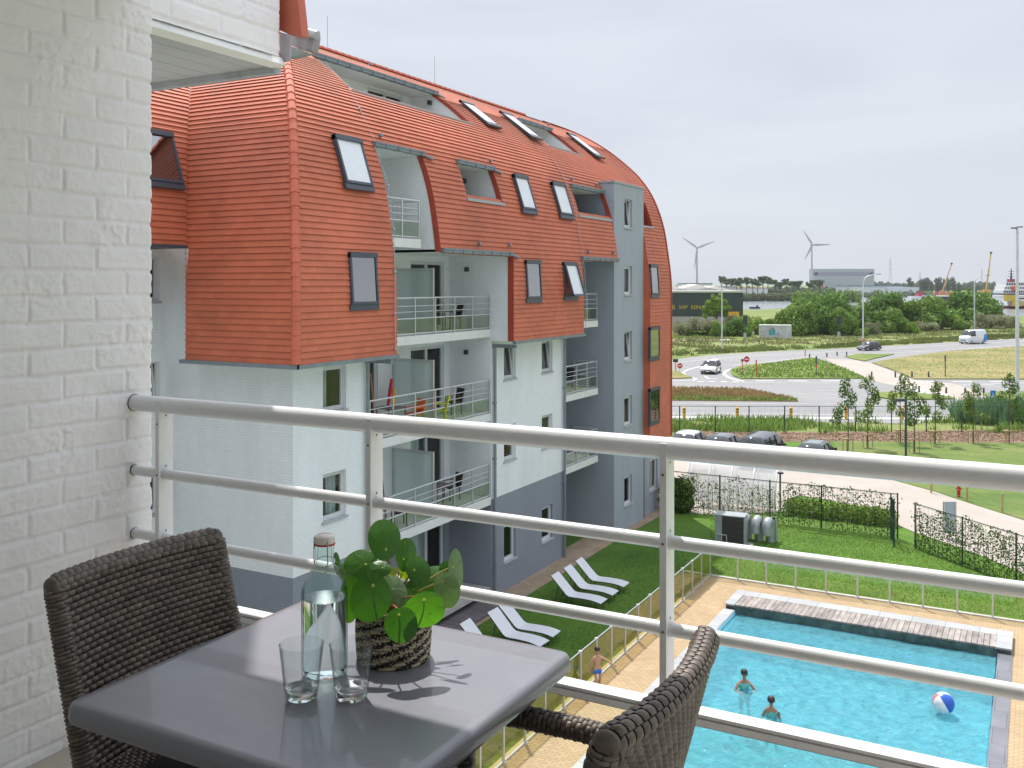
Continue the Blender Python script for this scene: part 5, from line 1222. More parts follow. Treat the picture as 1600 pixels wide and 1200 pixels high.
ribbon(mb, ((1272, 610.5), (1320, 610.5)), .14); ribbon(mb, ((1240, 616), (1260, 616)), .14); ribbon(mb, ((1286, 616.5), (1330, 616.5)), .14); ribbon(mb, ((1196, 615.5), (1215, 616)), .14)
ribbon(mb, ((1480, 603), (1600, 598.5)), .2); ribbon(mb, ((1440, 604), (1560, 601)), .2, dash=(2, 1.5))
ribbon(mb, ((1093, 573), (1075, 578), (1067, 582), (1071, 587), (1088, 592.5), (1083, 595), (1000, 595)), .3)
ribbon(mb, ((1142, 577), (1133, 581), (1131, 585), (1138, 590), (1150, 594), (1163, 596.5)), .42)
ribbon(mb, ((1101, 588), (1108, 592.5), (1122, 592)), .25); ribbon(mb, ((1090, 596.5), (1160, 597)), .5, dash=(.7, .6))
for i in range(7): ribbon(mb, ((1420 + i * 9, 612 + i * 1.6), (1428 + i * 9, 606 + i * 1.6)), .35)
mb.build('road_markings', mt['line'], None, kind='structure')
flatpoly('path', G_((1000, 532), (1110, 531), (1140, 530), (1140, 532.2), (1000, 534.5)), .03, mt['path'])
m_dark = M('rail_ballast', (.12, .08, .06), .9, var=.3)
flatpoly('railway_track', G_((1310, 521), (1450, 516), (1600, 509.5), (1800, 503), (1800, 504.6), (1600, 511.4), (1450, 517.9), (1310, 523)), .03, m_dark)
m_hw = bpy.data.materials.new('harbour_water'); m_hw.use_nodes = True; P = m_hw.node_tree.nodes['Principled BSDF']; P.inputs['Base Color'].default_value = (.22, .25, .27, 1); P.inputs['Roughness'].default_value = .18
nz = N(m_hw.node_tree, 'ShaderNodeTexNoise'); nz.inputs['Scale'].default_value = 900; bpn = N(m_hw.node_tree, 'ShaderNodeBump'); bpn.inputs['Strength'].default_value = .5; bpn.inputs['Distance'].default_value = .3
ge = N(m_hw.node_tree, 'ShaderNodeNewGeometry'); nz.inputs['Scale'].default_value = .5; m_hw.node_tree.links.new(ge.outputs['Position'], nz.inputs[0]); m_hw.node_tree.links.new(nz.outputs[0], bpn.inputs['Height']); m_hw.node_tree.links.new(bpn.outputs[0], P.inputs['Normal'])
flatpoly('harbour_water', G_((1100, 483.5), (1180, 484), (1230, 481.5), (1320, 486), (1480, 492), (1900, 500), (1900, 460), (1600, 459), (1400, 460), (1320, 463), (1260, 466), (1100, 469)), .05, m_hw)
# ================================================================ plants
def foliage_np(name, lumps, n, size, mat, parent, seed=0, flat=.0, wide=1.0):
    """leaf-sized quads through the outer shells of several lumps"""
    r = np.random.RandomState(seed); L = np.array(lumps, dtype=float)
    wgt = (L[:, 3] * L[:, 4] * L[:, 5]) ** .667; wgt /= wgt.sum()
    k = r.choice(len(L), n, p=wgt); d = r.normal(size=(n, 3)); d /= np.linalg.norm(d, axis=1)[:, None]
    rad = np.clip(1 - np.abs(r.normal(0, .22, n)), .15, 1.05) * (1 + .12 * np.sin(d[:, 0] * 5 + k) * np.cos(d[:, 2] * 6 + k * 2))
    c = L[k, :3] + d * rad[:, None] * L[k, 3:6]
    nn = d + r.normal(0, .7, (n, 3)); nn[:, 2] += flat; nn /= np.linalg.norm(nn, axis=1)[:, None]
    t = np.cross(nn, r.normal(size=(n, 3))); t /= np.linalg.norm(t, axis=1)[:, None]; b = np.cross(nn, t)
    s = size * (.55 + .9 * r.rand(n))[:, None]
    V = np.stack([c - t * s * wide, c - b * s * .55, c + t * s * wide, c + b * s * .55], 1).reshape(-1, 3)
    V[:, 2] = np.maximum(V[:, 2], L[:, 2].min() * 0 + .0)
    F = np.arange(4 * n).reshape(n, 4)
    o = np_mesh(name, V, F, mat, None, smooth=False)
    o.parent = parent
    return o
def fol_mat(name, col, isl=.35, trans=.25, var=.25, vs=.4):
    return M(name, col, .7, var=var, vs=vs, isl=isl, trans=trans, spec=.25, detail=3)
mt['f_dark'] = fol_mat('foliage_dark', (.13, .235, .045)); mt['f_mid'] = fol_mat('foliage_mid', (.18, .29, .055)); mt['f_light'] = fol_mat('foliage_light', (.22, .33, .05)); mt['f_grey'] = fol_mat('foliage_grey', (.27, .28, .16), var=.2)
mt['f_far'] = fol_mat('foliage_far', (.12, .17, .09)); mt['f_hedge'] = fol_mat('foliage_hedge', (.10, .17, .035), isl=.5); mt['bark'] = M('bark', (.10, .075, .05), .9, var=.3, vs=8)
def lump_set(n, R_, H, seed, base=.15, top=1.0):
    r = np.random.RandomState(seed); out = [(0, 0, H * .48, R_ * .66, R_ * .66, H * .44)]
    for i in range(n):
        a = r.rand() * 6.28; q_ = R_ * (.35 + .4 * r.rand()); z = H * (base + (top - base - .22) * r.rand()); s = R_ * (.26 + .26 * r.rand()) * (1.1 - .35 * z / H)
        out.append((q_ * math.cos(a), q_ * math.sin(a), z, s, s, min(s * .8, H * .32)))
    return out
protos = {}
def bush_proto(key, mat, seed, n=5200, R_=5.0, H=6.0, size=.34, lumps=13, trunk=False, name='bush'):
    t = thing(name, 'x', 'bush'); foliage_np('foliage' if not trunk else 'crown', lump_set(lumps, R_, H, seed), n, size, mat, t, seed)
    mb = MB(); r = random.Random(seed)
    for i in range(4): a = r.random() * 6.28; mb.tube([(0.1 * math.cos(a), .1 * math.sin(a), 0), (R_ * .3 * math.cos(a), R_ * .3 * math.sin(a), H * .55)], [.16, .05], 6)
    mb.build('trunk', mt['bark'], t, shift=False); protos[key] = [t, False, R_, H]; return t
bush_proto('dark', mt['f_dark'], 1, 6500, size=.30); bush_proto('mid', mt['f_mid'], 2, 6500, size=.30, lumps=16); bush_proto('light', mt['f_light'], 3, 4200, size=.30); bush_proto('grey', mt['f_grey'], 4, 4200, size=.24, lumps=18, H=4.5)
def plant(key, px, base, top, wpx, label, group):
    t, used, R_, H = protos[key]; p = gp(px, base); d = depth(p); h = (base - top) * d / FPX; w_ = wpx * d / FPX
    s = (w_ / (2 * R_) * 1.05, w_ / (2 * R_) * 1.05, h / H * 1.02)
    if not used: protos[key][1] = True; t.location = p; t.scale = s; t['label'] = label; o = t
    else: o = dup(t, p, random.random() * 6, label, s)
    o['group'] = group
    return o
gb = 'bushes and small trees beyond the road'
for a in (('dark', 1288, 521, 453, 92, 'big dark bushy tree right of the white container'), ('mid', 1246, 524, 468, 66, 'rounded green bush just behind the right end of the container'), ('mid', 1318, 524, 482, 46, 'green bush behind the right traffic signal'),
          ('dark', 1383, 512, 451, 88, 'broad dark tree behind the middle street lamp'), ('mid', 1446, 514, 465, 84, 'round mid-green bush left of the white van'), ('dark', 1524, 506, 449, 94, 'tall dark tree behind the curved lamp near the van'),
          ('mid', 1392, 520, 483, 56, 'yellowish green bush in front of the broad dark tree'), ('light', 1424, 521, 501, 26, 'small bright shrub below the round bush'), ('grey', 1364, 523, 503, 26, 'small grey green shrub right of the middle lamp'),
          ('grey', 1447, 518, 503, 40, 'low silvery shrub under the round bush'), ('light', 1490, 514, 490, 46, 'yellow green shrub between two large trees'), ('grey', 1547, 513, 490, 52, 'grey green low shrub right of the dark tree'),
          ('mid', 1502, 516, 499, 30, 'low green shrub behind the white van'), ('mid', 1478, 500, 478, 36, 'green bush joining the round bush and the tall dark tree'), ('grey', 1580, 512, 494, 34, 'pale shrub near the ship'),
          ('grey', 1064, 524, 503, 40, 'grey green shrub at the corner of the tiled building'), ('grey', 1098, 524, 497, 50, 'wide grey shrub below the dark green shed'), ('dark', 1152, 525, 494, 46, 'dark green bush left of the left traffic signal'),
          ('mid', 1122, 526, 503, 26, 'small rounded green bush right of the thin lamp post'), ('light', 1180, 522, 492, 44, 'light green bush left of the container'), ('mid', 1212, 518, 496, 44, 'green bush behind the left end of the container'),
          ('grey', 1146, 512, 492, 34, 'brownish shrub in front of the yellow door'), ('dark', 1340, 514, 476, 40, 'dark bush left of the middle lamp'), ('light', 1346, 525, 512, 22, 'low bright shrub by the railway line'),
          ('mid', 1100, 524, 515, 60, 'low green weeds along the foot of the grey shrubs')):
    plant(*a[:5], a[5], gb)
# flat-boughed bright tree in front of the shed
t = thing('spreading_tree', 'bright green tree with flat boughs in front of the dark green shed', 'tree', gp(1119, 512))
L = [(x, y, z, a, a, .45) for x, y, z, a in ((0, 0, 7.6, 2.2), (3.2, .5, 7.0, 2.0), (-3.0, 0, 6.8, 2.0), (5.2, 0, 5.4, 1.6), (-4.6, .5, 5.2, 1.7), (1.5, -1, 5.4, 2.6), (-1.5, 1, 4.2, 2.4), (4, 0, 3.8, 1.3), (-5, 0, 3.4, 1.2), (2, 1, 8.6, 1.0), (-1.5, 0, 8.4, 1.0), (0, 0, 6.2, 2.5))]
L = [(x * .55, y * .7, z * .92, a * .62, a * .7, c * 1.9) for x, y, z, a, _, c in L]
foliage_np('crown', L, 3600, .26, mt['f_light'], t, 31); mb = MB(); mb.tube([(0, 0, 0), (.2, 0, 3), (0, 0, 7)], [.3, .22, .06], 8)
for x, y, z, a, _, c in L[1:6]: mb.tube([(0, 0, z * .5), (x, y, z)], [.12, .03], 5)
mb.build('trunk', mt['bark'], t, shift=False); t.rotation_euler = (0, 0, YAW)
# row of umbrella pines on the far bank
def pine_proto(seed):
    t = thing('pine_tree', 'x', 'tree'); r = random.Random(seed)
    L = [(r.uniform(-2.6, 2.6), r.uniform(-2, 2), r.uniform(11.5, 15), r.uniform(1.1, 1.9), 1.7, r.uniform(.7, 1.3)) for _ in range(7)]
    foliage_np('crown', L, 900, .5, mt['f_far'], t, seed); mb = MB(); mb.tube([(0, 0, 0), (r.uniform(-.5, .5), 0, 7), (0, 0, 12.5)], [.35, .28, .12], 6)
    for l in L[:4]: mb.tube([(0, 0, 9), l[:3]], [.15, .06], 4)
    mb.build('trunk', mt['bark'], t, shift=False); return t
pr = [pine_proto(s) for s in (41, 42, 43)]; used = [0, 0, 0]
pinex = [1127, 1135, 1143, 1151, 1158, 1167, 1176, 1184, 1192, 1200, 1211, 1219, 1229, 1238, 1247, 1264, 1273, 1281]
names = ['first', 'second', 'third', 'fourth', 'fifth', 'sixth', 'seventh', 'eighth', 'ninth', 'tenth', 'eleventh', 'twelfth', 'thirteenth', 'fourteenth', 'fifteenth', 'sixteenth', 'seventeenth', 'eighteenth']
for i, x in enumerate(pinex):
    k = i % 3; d = 640 + random.uniform(-25, 25); p = fd(x, 443, d); p.z = 0; top = 431 + 7 * (i % 4) / 4 + (4 if i > 10 else 0); hh = 11.2 + (443 - top) * d / FPX
    o = pr[k] if not used[k] else dup(pr[k], p, 0); used[k] = 1
    o.location = p; o.rotation_euler = (0, 0, random.random() * 6); o.scale = (.8 + .1 * (i % 3),) * 2 + (hh / 15.5,); o['label'] = names[i] + ' pine from the left in the row on the far bank'; o['group'] = 'row of tall bare-trunked pines across the water'
def mass(name, px0, px1, base, ytop, dep, n, size, mat, seed, label, rough=.5, d=None):
    r = np.random.RandomState(seed); L = []
    d = d or FPX * G / (base - HY)
    m_ = max(6, int((px1 - px0) / 5))
    for i in range(m_):
        px = px0 + (px1 - px0) * (i + .5) / m_ + r.uniform(-2, 2); q_ = fd(px, HY, d + r.uniform(0, dep)); hh = G + (HY - ytop) * d / FPX; hh *= 1 - rough * r.rand()
        wd = (px1 - px0) / m_ * d / FPX * 1.1; L.append((q_.x, q_.y, hh * .45, wd, wd, hh * .55))
    o = foliage_np(name, L, n, size, mat, None, seed); return tag(o, label, 'woodland', None, 'stuff')
mass('far_woodland', 1000, 1330, 460, 446, 60, 5000, 1.6, mt['f_far'], 61, 'low dark woodland behind the pine row', d=1000, rough=.35)
mass('far_woodland', 1320, 1700, 455, 438.5, 80, 9000, 2.2, mt['f_far'], 62, 'bluish band of woodland along the right horizon', d=1500, rough=.4)
mass('reeds', 1150, 1262, 470, 457, 12, 9000, .55, fol_mat('reed_foliage', (.17, .20, .09), isl=.2), 63, 'pale green reed bank on the far side of the water', d=600, rough=.12)
mass('bank_shrubs', 1240, 1345, 472, 451, 15, 5000, .6, mt['f_mid'], 64, 'line of green shrubs on the far bank left of the big bushes', d=560, rough=.4)
mass('bank_shrubs', 1338, 1480, 470, 452, 30, 2600, .7, mt['f_far'], 65, 'dull green scrub among the far sheds', d=760, rough=.7)
# poplars
t = thing('poplar_tree', 'x', 'tree'); L = [(random.uniform(-1.5, 1.5), random.uniform(-1.5, 1.5), z, 3.4 - abs(z - 13) * .13, 3.2, 3.0) for z in range(5, 25, 3)]
foliage_np('crown', L, 800, .9, mt['f_far'], t, 71); mb = MB(); mb.tube([(0, 0, 0), (0, 0, 20)], [.5, .15], 6); mb.build('trunk', mt['bark'], t, shift=False)
pops = [(1422, 432, 8), (1439, 434, 6), (1444, 433, 6), (1450, 432, 6), (1456, 437, 5), (1463, 433, 6), (1467, 431, 6), (1474, 434, 5), (1482, 433, 5), (1490, 431, 7), (1498, 440, 5)]
for i, (x, top, wpx) in enumerate(pops):
    d = 1100; p = fd(x, HY, d); p.z = 0; o = t if i == 0 else dup(t, p, 0); o.location = p; o.rotation_euler = (0, 0, i * 1.3); o.scale = (wpx / 6 * .75,) * 2 + ((G + (HY - top) * d / FPX) / 27,)
    o['label'] = names[i] + ' tall slim tree from the left, near the orange crane'; o['group'] = 'slim trees around the orange crane'
# ---- tufts along verges, islands, weeds
_cg = np.random.RandomState(77).rand(97, 97)
def clump(x, y):
    i, j = int(math.floor(x)), int(math.floor(y)); a, b = x - i, y - j; a = a * a * (3 - 2 * a); b = b * b * (3 - 2 * b); g = lambda p, q: _cg[p % 97, q % 97]
    return (g(i, j) * (1 - a) + g(i + 1, j) * a) * (1 - b) + (g(i, j + 1) * (1 - a) + g(i + 1, j + 1) * a) * b
def tufts(name, px, n, h, wd, mat, label, z=0.0, seed=0, spread=.5):
    r = np.random.RandomState(seed); P = [gp(*p) for p in px]; xs_ = [p.x for p in P]; ys_ = [p.y for p in P]; pts = []
    while len(pts) < n:
        x = r.uniform(min(xs_), max(xs_)); y = r.uniform(min(ys_), max(ys_)); ins = False
        for i in range(len(P)):
            a, b = P[i], P[i - 1]
            if (a.y > y) != (b.y > y) and x < (b.x - a.x) * (y - a.y) / (b.y - a.y) + a.x: ins = not ins
        if ins and (h < .1 or name == 'island_grass' or .6 * clump(x * .6, y * .6) + .4 * clump(x * .17 + 9, y * .17 + 5) > .38 + .25 * r.rand()): pts.append((x, y))
    pts = np.array(pts); a = r.rand(n) * 6.28; hh = h * (.35 + .9 * r.rand(n) ** 1.5); lean = r.normal(0, .25, (n, 2)) * hh[:, None]
    dx = np.cos(a) * wd * .5; dy = np.sin(a) * wd * .5; Z = np.full(n, z)
    V = np.stack([np.stack([pts[:, 0] - dx, pts[:, 1] - dy, Z], 1), np.stack([pts[:, 0] + dx, pts[:, 1] + dy, Z], 1), np.stack([pts[:, 0] + lean[:, 0] + dx * .3, pts[:, 1] + lean[:, 1] + dy * .3, Z + hh], 1), np.stack([pts[:, 0] + lean[:, 0] - dx * .3, pts[:, 1] + lean[:, 1] - dy * .3, Z + hh], 1)], 1).reshape(-1, 3)
    o = np_mesh(name, V, np.arange(4 * n).reshape(n, 4), mat, None, smooth=False); return tag(o, label, 'grass', None, 'stuff')
m_t1 = M('tuft_green', (.17, .21, .06), .8, var=.4, vs=.08, isl=.2, trans=.3); m_t2 = M('tuft_dry', (.36, .32, .17), .8, var=.3, vs=.08, isl=.18, trans=.3); m_t3 = M('tuft_weed', (.19, .29, .06), .8, var=.3, vs=.3, isl=.45, trans=.35); m_t4 = M('reed_tuft', (.12, .22, .10), .8, var=.25, vs=.3, isl=.35, trans=.3)
tufts('meadow_grass', ((1045, 526), (1600, 512), (1700, 508), (1700, 524), (1460, 535), (1320, 543), (1200, 548), (1110, 553), (1045, 560)), 9000, .30, .35, m_t1, 'long green meadow grass on the verge beyond the road', seed=1)
tufts('meadow_grass', ((1045, 530), (1600, 514), (1700, 510), (1700, 520), (1460, 530), (1320, 536), (1200, 540), (1110, 543), (1045, 548)), 4000, .26, .35, m_t2, 'straw coloured meadow grass on the verge beyond the road', seed=2)
tufts('verge_grass', ((1045, 553), (1110, 547), (1200, 542), (1320, 538), (1460, 530), (1600, 522), (1700, 518), (1700, 524), (1460, 536), (1320, 543), (1200, 548.5), (1110, 553), (1045, 560)), 9000, .45, .35, m_t1, 'darker green long grass right along the far road', seed=12)
tufts('island_grass', ((1363, 568), (1477, 550), (1600, 542), (1700, 538), (1700, 594), (1428, 592)), 3500, .10, .16, m_t2, 'dry short grass on the large traffic island', z=.14, seed=3)
tufts('island_grass', ((1142, 580), (1215, 567), (1273, 561), (1318, 576), (1352, 592), (1159, 592)), 3000, .2, .2, m_t3, 'green grass on the middle traffic island', z=.14, seed=4)
tufts('island_grass', ((1040, 608), (1162, 610), (1232, 623), (1246, 627.5), (1040, 626)), 6000, .28, .12, M('tuft_rust', (.30, .22, .10), .8, var=.3, vs=.4, isl=.35, trans=.3), 'rust coloured long grass on the near median', z=.14, seed=5)
tufts('island_grass', ((1040, 622), (1246, 626), (1246, 628), (1040, 626.4)), 1500, .25, .16, m_t3, 'green grass fringe of the near median', z=.14, seed=6)
tufts('weeds', ((1045, 656), (1430, 661), (1500, 656), (1650, 655), (1650, 677), (1250, 678), (1045, 676)), 6500, .55, .10, m_t3, 'green weeds along the wire fence', seed=7)
tufts('tall_reeds', ((1486, 650), (1600, 646), (1750, 646), (1750, 668), (1500, 668)), 8000, 1.5, .10, m_t4, 'dense tall blue green reeds behind the wire fence at the right', seed=8)
tufts('lawn_blades', ((955, 1000), (1104, 897), (1090, 840), (1000, 860), (700, 1000), (760, 1100)), 14000, .05, .014, M('lawn_blade', (.07, .16, .02), .7, var=.3, vs=1, isl=.45, trans=.2), 'grass blades of the shaded lawn with the loungers', z=.012, seed=9)  # shade is put into the darker blade colour
tufts('lawn_blades', ((1112, 898), (1600, 968), (1600, 900), (1400, 845), (1110, 812)), 22000, .06, .02, M('lawn_blade_sunlit', (.13, .225, .03), .7, var=.3, vs=.6, isl=.45, trans=.25), 'grass blades of the sunny lawn behind the pool', z=.012, seed=10)  # sunlight is put into the lighter blade colour
tufts('bark_chips', ((1300, 678), (1600, 672), (1650, 672), (1650, 691), (1340, 690), (1060, 690), (1060, 676)), 5000, .05, .12, M('bark_chip', (.26, .18, .12), .9, var=.3, isl=.5), 'loose brown bark chips in the planting strip', z=.032, seed=11)
# ---- young staked trees
def young_tree(seed, H):
    t = thing('young_tree', 'x', 'tree'); r = random.Random(seed); L = []
    for i in range(9): z = H * (.42 + .5 * i / 8); a = r.random() * 6.28; q_ = (.75 - .5 * i / 8) * H * .22; L.append((q_ * math.cos(a), q_ * math.sin(a), z, .34 * H / 4.5, .34 * H / 4.5, .36 * H / 4.5))
    L.append((0, 0, H * .95, .16, .16, .3)); foliage_np('crown', L, 800, .085, fol_mat('young_foliage_%d' % seed, (.10, .18, .035) if seed % 2 else (.15, .23, .04)), t, seed)
    mb = MB(); mb.tube([(0, 0, 0), (.03, 0, H * .5), (0, 0, H * .93)], [.04, .03, .012], 6)
    for l in L[:-1]: mb.tube([(0, 0, l[2] - .5), l[:3]], [.018, .008], 4)
    mb.build('trunk', mt['bark'], t, shift=False); return t
yt_ = [young_tree(81, 4.6), young_tree(82, 4.6), young_tree(84, 4.6)]; usd = [0, 0, 0]
m_stk = M('timber_stake', (.42, .30, .16), .8, var=.2, vs=5)
stk = thing('tree_stake', 'x', 'tree stake')
for x in (-.32, .32):
    mb = MB(); mb.tube([(x, 0, 0), (x, 0, .92)], .035, 6); mb.build('stake_post', m_stk, stk, shift=False)
mb = MB(); mb.tube([(0, .25, 0), (0, .25, .9)], .035, 6); mb.build('stake_post', m_stk, stk, shift=False)
mb = MB(); mb.bb(-.40, .40, -.05, -.02, .84, .93); mb.bb(-.36, .1, -.02, .28, .86, .92); mb.build('crossbar', m_stk, stk, shift=False)
st_used = 0
for i, (x, b, top, lb) in enumerate(((1325, 707, 590, 'at the left end of the row'), (1356, 700, 586, 'second from the left'), (1407, 692, 583, 'behind the dark lamp post'), (1429, 708, 598, 'just right of the dark lamp post'), (1461, 694, 594, 'left of the tall reeds'), (1521, 693, 598, 'in front of the blue sign'), (1577, 693, 583, 'beside the tall grey lamp mast'), (1621, 693, 590, 'at the picture edge'))):
    p = gp(x, b); k = i % 3; d = depth(p); hh = (b - top) * d / FPX
    if x < 1600:
        o = yt_[k] if not usd[k] else dup(yt_[k], p, 0); usd[k] = 1; o.location = p; o.rotation_euler = (0, 0, i * 1.7); o.scale = (1, 1, hh / 4.6); o['label'] = 'slim young staked tree ' + lb; o['group'] = 'young trees planted along the bark strip'
        o = stk if not st_used else dup(stk, p, 0); st_used = 1; o.location = p; o.rotation_euler = (0, 0, YAW + random.uniform(-.4, .4)); o['label'] = 'low timber support frame of the young tree ' + lb; o['group'] = 'timber frames supporting the young trees'
# ---- climbing hedges on mesh fences
m_grn = M('dark_green_coated_steel', (.02, .055, .04), .5)
def mesh_fence(name, label, p0, p1, H, posts, grp=None, wires=True, step=.2, cat='fence', lean=0):
    t = thing(name, label, cat, p0, 0, grp); d = (p1 - p0); L = d.length; d.normalize()
    for s in posts:
        q_ = p0 + d * s; mb = MB(); mb.tube([q_, q_ + Vector((0, 0, H + .05))], .035, 6); mb.build('post', m_grn, t)
    mb = MB(); mb.tube([p0 + Vector((0, 0, H)), p1 + Vector((0, 0, H))], .02, 5); mb.build('top_rail', m_grn, t)
    if wires:
        mb = MB(); z = .1
        while z < H: mb.tube([p0 + Vector((0, 0, z)), p1 + Vector((0, 0, z))], .006, 3, cap=False); z += step
        s = 0
        while s < L: mb.tube([p0 + d * s + Vector((0, 0, .05)), p0 + d * s + Vector((0, 0, H))], .004, 3, cap=False); s += step
        mb.build('wire_mesh', m_grn, t)
    return t, d, L
def climber(name, label, p0, p1, H, dens, seed, mat):
    """climbing plants trained up a fence: stems with leaves, thick at the foot and open higher up"""
    r = np.random.RandomState(seed); d = (p1 - p0); L = d.length; d.normalize(); mb = MB(); C_ = []
    s = 0.1
    while s < L:
        hh = H * (.75 + .3 * r.rand()); w_ = r.uniform(-.1, .1)
        mb.tube([p0 + d * s, p0 + d * (s + w_) + Vector((0, 0, hh * .5)), p0 + d * (s + w_ * .4) + Vector((0, 0, hh))], [.012, .008, .004], 4, cap=False)
        f = dens(s / L); k = int(150 * f)
        for _ in range(k):
            z = hh * r.rand() ** (1.5 - .6 * min(f, 1)); C_.append((p0 + d * (s + r.normal(0, .11))) + Vector((r.normal(0, .05), r.normal(0, .05), z)))
        s += .24
    t = thing(name, label, 'hedge', p0); mb.build('stems', mt['bark'], t)
    n = len(C_); c = np.array([tuple(q_) for q_ in C_]); nn = r.normal(size=(n, 3)); nn /= np.linalg.norm(nn, axis=1)[:, None]; tt = np.cross(nn, r.normal(size=(n, 3))); tt /= np.linalg.norm(tt, axis=1)[:, None]; b = np.cross(nn, tt); sz_ = .045 * (.6 + .8 * r.rand(n))[:, None]
    V = np.stack([c - tt * sz_, c - b * sz_ * .7, c + tt * sz_, c + b * sz_ * .7], 1).reshape(-1, 3); np_mesh('leaves', V, np.arange(4 * n).reshape(n, 4), mat, t, smooth=False)
h0, h1 = Vector((-15.6, 45.3, 0)), Vector((-5.25, 45.1, 0)); L1 = (h1 - h0).length
mesh_fence('mesh_fence', 'dark green mesh fence in front of the arched bicycle shelter', h0, h1, 1.95, [0, 2.35, 4.75, 7.1, L1])
climber('climbing_hedge', 'sparse climbing hedge on the fence in front of the bicycle shelter', h0, h1, 2.0, lambda s: 1.5 if s < .12 else (.62 if s < .5 else 1.0), 5, mt['f_hedge'])
g0 = h0 + Vector((0, -1.0, 0))
h2, h3 = gp(1430, 857), gp(1700, 955); d2 = (h3 - h2).normalized()
mesh_fence('mesh_fence', 'dark green mesh fence right of the open gate', h2, h3, 1.9, [0, 2.6, 5.2, 7.8], step=.25)
climber('climbing_hedge', 'climbing hedge on the fence right of the open gate', h2, h3, 1.95, lambda s: .95, 6, mt['f_hedge'])
lo = thing('low_hedge', 'clipped bright green low hedge behind the fence left of the gate', 'hedge', gp(1300, 815)); 
a_, b_ = gp(1235, 803), gp(1392, 822); L = []
for i in range(16): q_ = a_.lerp(b_, (i + .5) / 16); L.append((q_.x, q_.y + random.uniform(-.2, .2), .38, .5, .55, .42))
o = foliage_np('foliage', L, 12000, .06, mt['f_light'], None, 91); o.parent = lo; o.matrix_parent_inverse = Matrix.Translation(-lo.location)
lo = thing('low_hedge', 'dense dark green bush at the left end of the climbing hedge', 'bush', gp(1064, 800)); L = [(p.x + dx, p.y, z, .6, .5, .6) for p in [gp(1060, 800)] for dx in (-.4, .2) for z in (.5, 1.1)]
o = foliage_np('foliage', L, 8000, .06, mt['f_hedge'], None, 92); o.parent = lo; o.matrix_parent_inverse = Matrix.Translation(-lo.location)
gt = thing('metal_gate', 'open dark green metal gate leaf seen edge-on between the hedges', 'gate', gp(1397, 855)); p = gp(1397, 855); q_ = p + Vector((.35, 1.25, 0)) - Vector((.55, 1.3, 0)) * 0
e_ = p + (Vector((p.x, p.y, 0)).normalized() * 1.15) + Vector((-.13, 0, 0))
for c in (p, e_): mb = MB(); mb.tube([c, c + Vector((0, 0, 2.05))], .035, 6); mb.build('gate_post', m_grn, gt)
mb = MB()
for z in (.12, 1.0, 1.95): mb.tube([p + Vector((0, 0, z)), e_ + Vector((0, 0, z))], .02, 5)
for k in range(1, 9): c = p.lerp(e_, k / 9); mb.tube([c + Vector((0, 0, .1)), c + Vector((0, 0, 1.95))], .01, 4)
mb.build('gate_leaf', m_grn, gt)
w0, w1 = gp(1040, 675), gp(1660, 676)
t, d, L = mesh_fence('wire_fence', 'long dark green wire fence between the bark strip and the road', w0, w1, 1.95, [], step=.5)
for px in (1062, 1117.7, 1170.4, 1226, 1280, 1337, 1393, 1447.5, 1502.5, 1559, 1614):
    q_ = gp(px, 675.5); mb = MB(); mb.tube([q_, q_ + Vector((0, 0, 2.0))], .045, 6); mb.build('post', m_grn, t)
# ================================================================ things on the ground
RV, FV = Vector((CY, SY, 0)), Vector((-SY, CY, 0))       # directions across and along the view
# ---- sun loungers
def lounger():
    t = thing('sun_lounger', 'x', 'sun lounger'); w_ = .30
    ms = M('white_sling', (.66, .67, .72), .7, var=.04, vs=20); md = M('dark_metal_frame', (.035, .037, .042), .45)
    path = [(-.93, .98), (-.80, .86), (-.62, .68), (-.47, .53), (-.36, .42), (-.26, .365), (-.12, .355), (.1, .365), (.35, .368), (.6, .36), (.8, .33), (.95, .295)]
    mb = MB(); vs = []
    for (x, z) in path: vs += [(x, -w_, z), (x, w_, z)]
    mb.add(vs, [(2 * k, 2 * k + 2, 2 * k + 3, 2 * k + 1) for k in range(len(path) - 1)], True); mb.add([(x, y, z - .012) for x, y, z in vs], [(2 * k, 2 * k + 1, 2 * k + 3, 2 * k + 2) for k in range(len(path) - 1)], True)
    mb.build('sling', ms, t)
    for s in (-1, 1):
        mb = MB(); mb.tube([(x, s * (w_ + .012), z - .012) for x, z in path], .014, 6); mb.build('side_rail', md, t)
        for x0_, x1_, z in ((.72, .8, .33), (-.3, -.42, .37)): mb = MB(); mb.tube([(x0_, s * w_, z), (x1_, s * (w_ - .02), 0)], .015, 6); mb.build('leg', md, t)
        mb = MB(); mb.tube([(-.66, s * (w_ - .03), .70), (-.78, s * (w_ - .05), .02)], .012, 6); mb.build('back_strut', md, t)
    mb = MB(); mb.tube([(.76, -w_, .12), (.76, w_, .12)], .012, 6); mb.build('crossbar', md, t)
    return t
lg = lounger(); first = True
for px, py, rz, lb in ((944, 940, 0, 'nearest white sun lounger of the group of three in mid lawn'), (962, 927, 0, 'middle white sun lounger of the group of three in mid lawn'), (979, 914, .02, 'farthest white sun lounger of the group of three in mid lawn'),
                       (870, 991, .03, 'white sun lounger fully seen just beyond the table edge'), (851, 1006, -.06, 'white sun lounger half hidden by the balcony table'), (812, 1024, 0, 'white sun lounger of which only the head end shows above the table')):
    f = gp(px, py, .3); p = Vector((f.x - .95 * math.cos(rz), f.y - .95 * math.sin(rz), .015))
    o = lg if first else dup(lg, p, rz); first = False; o.location = p; o.rotation_euler = (0, 0, rz); o['label'] = lb; o['group'] = 'white sun loungers on the shaded lawn'
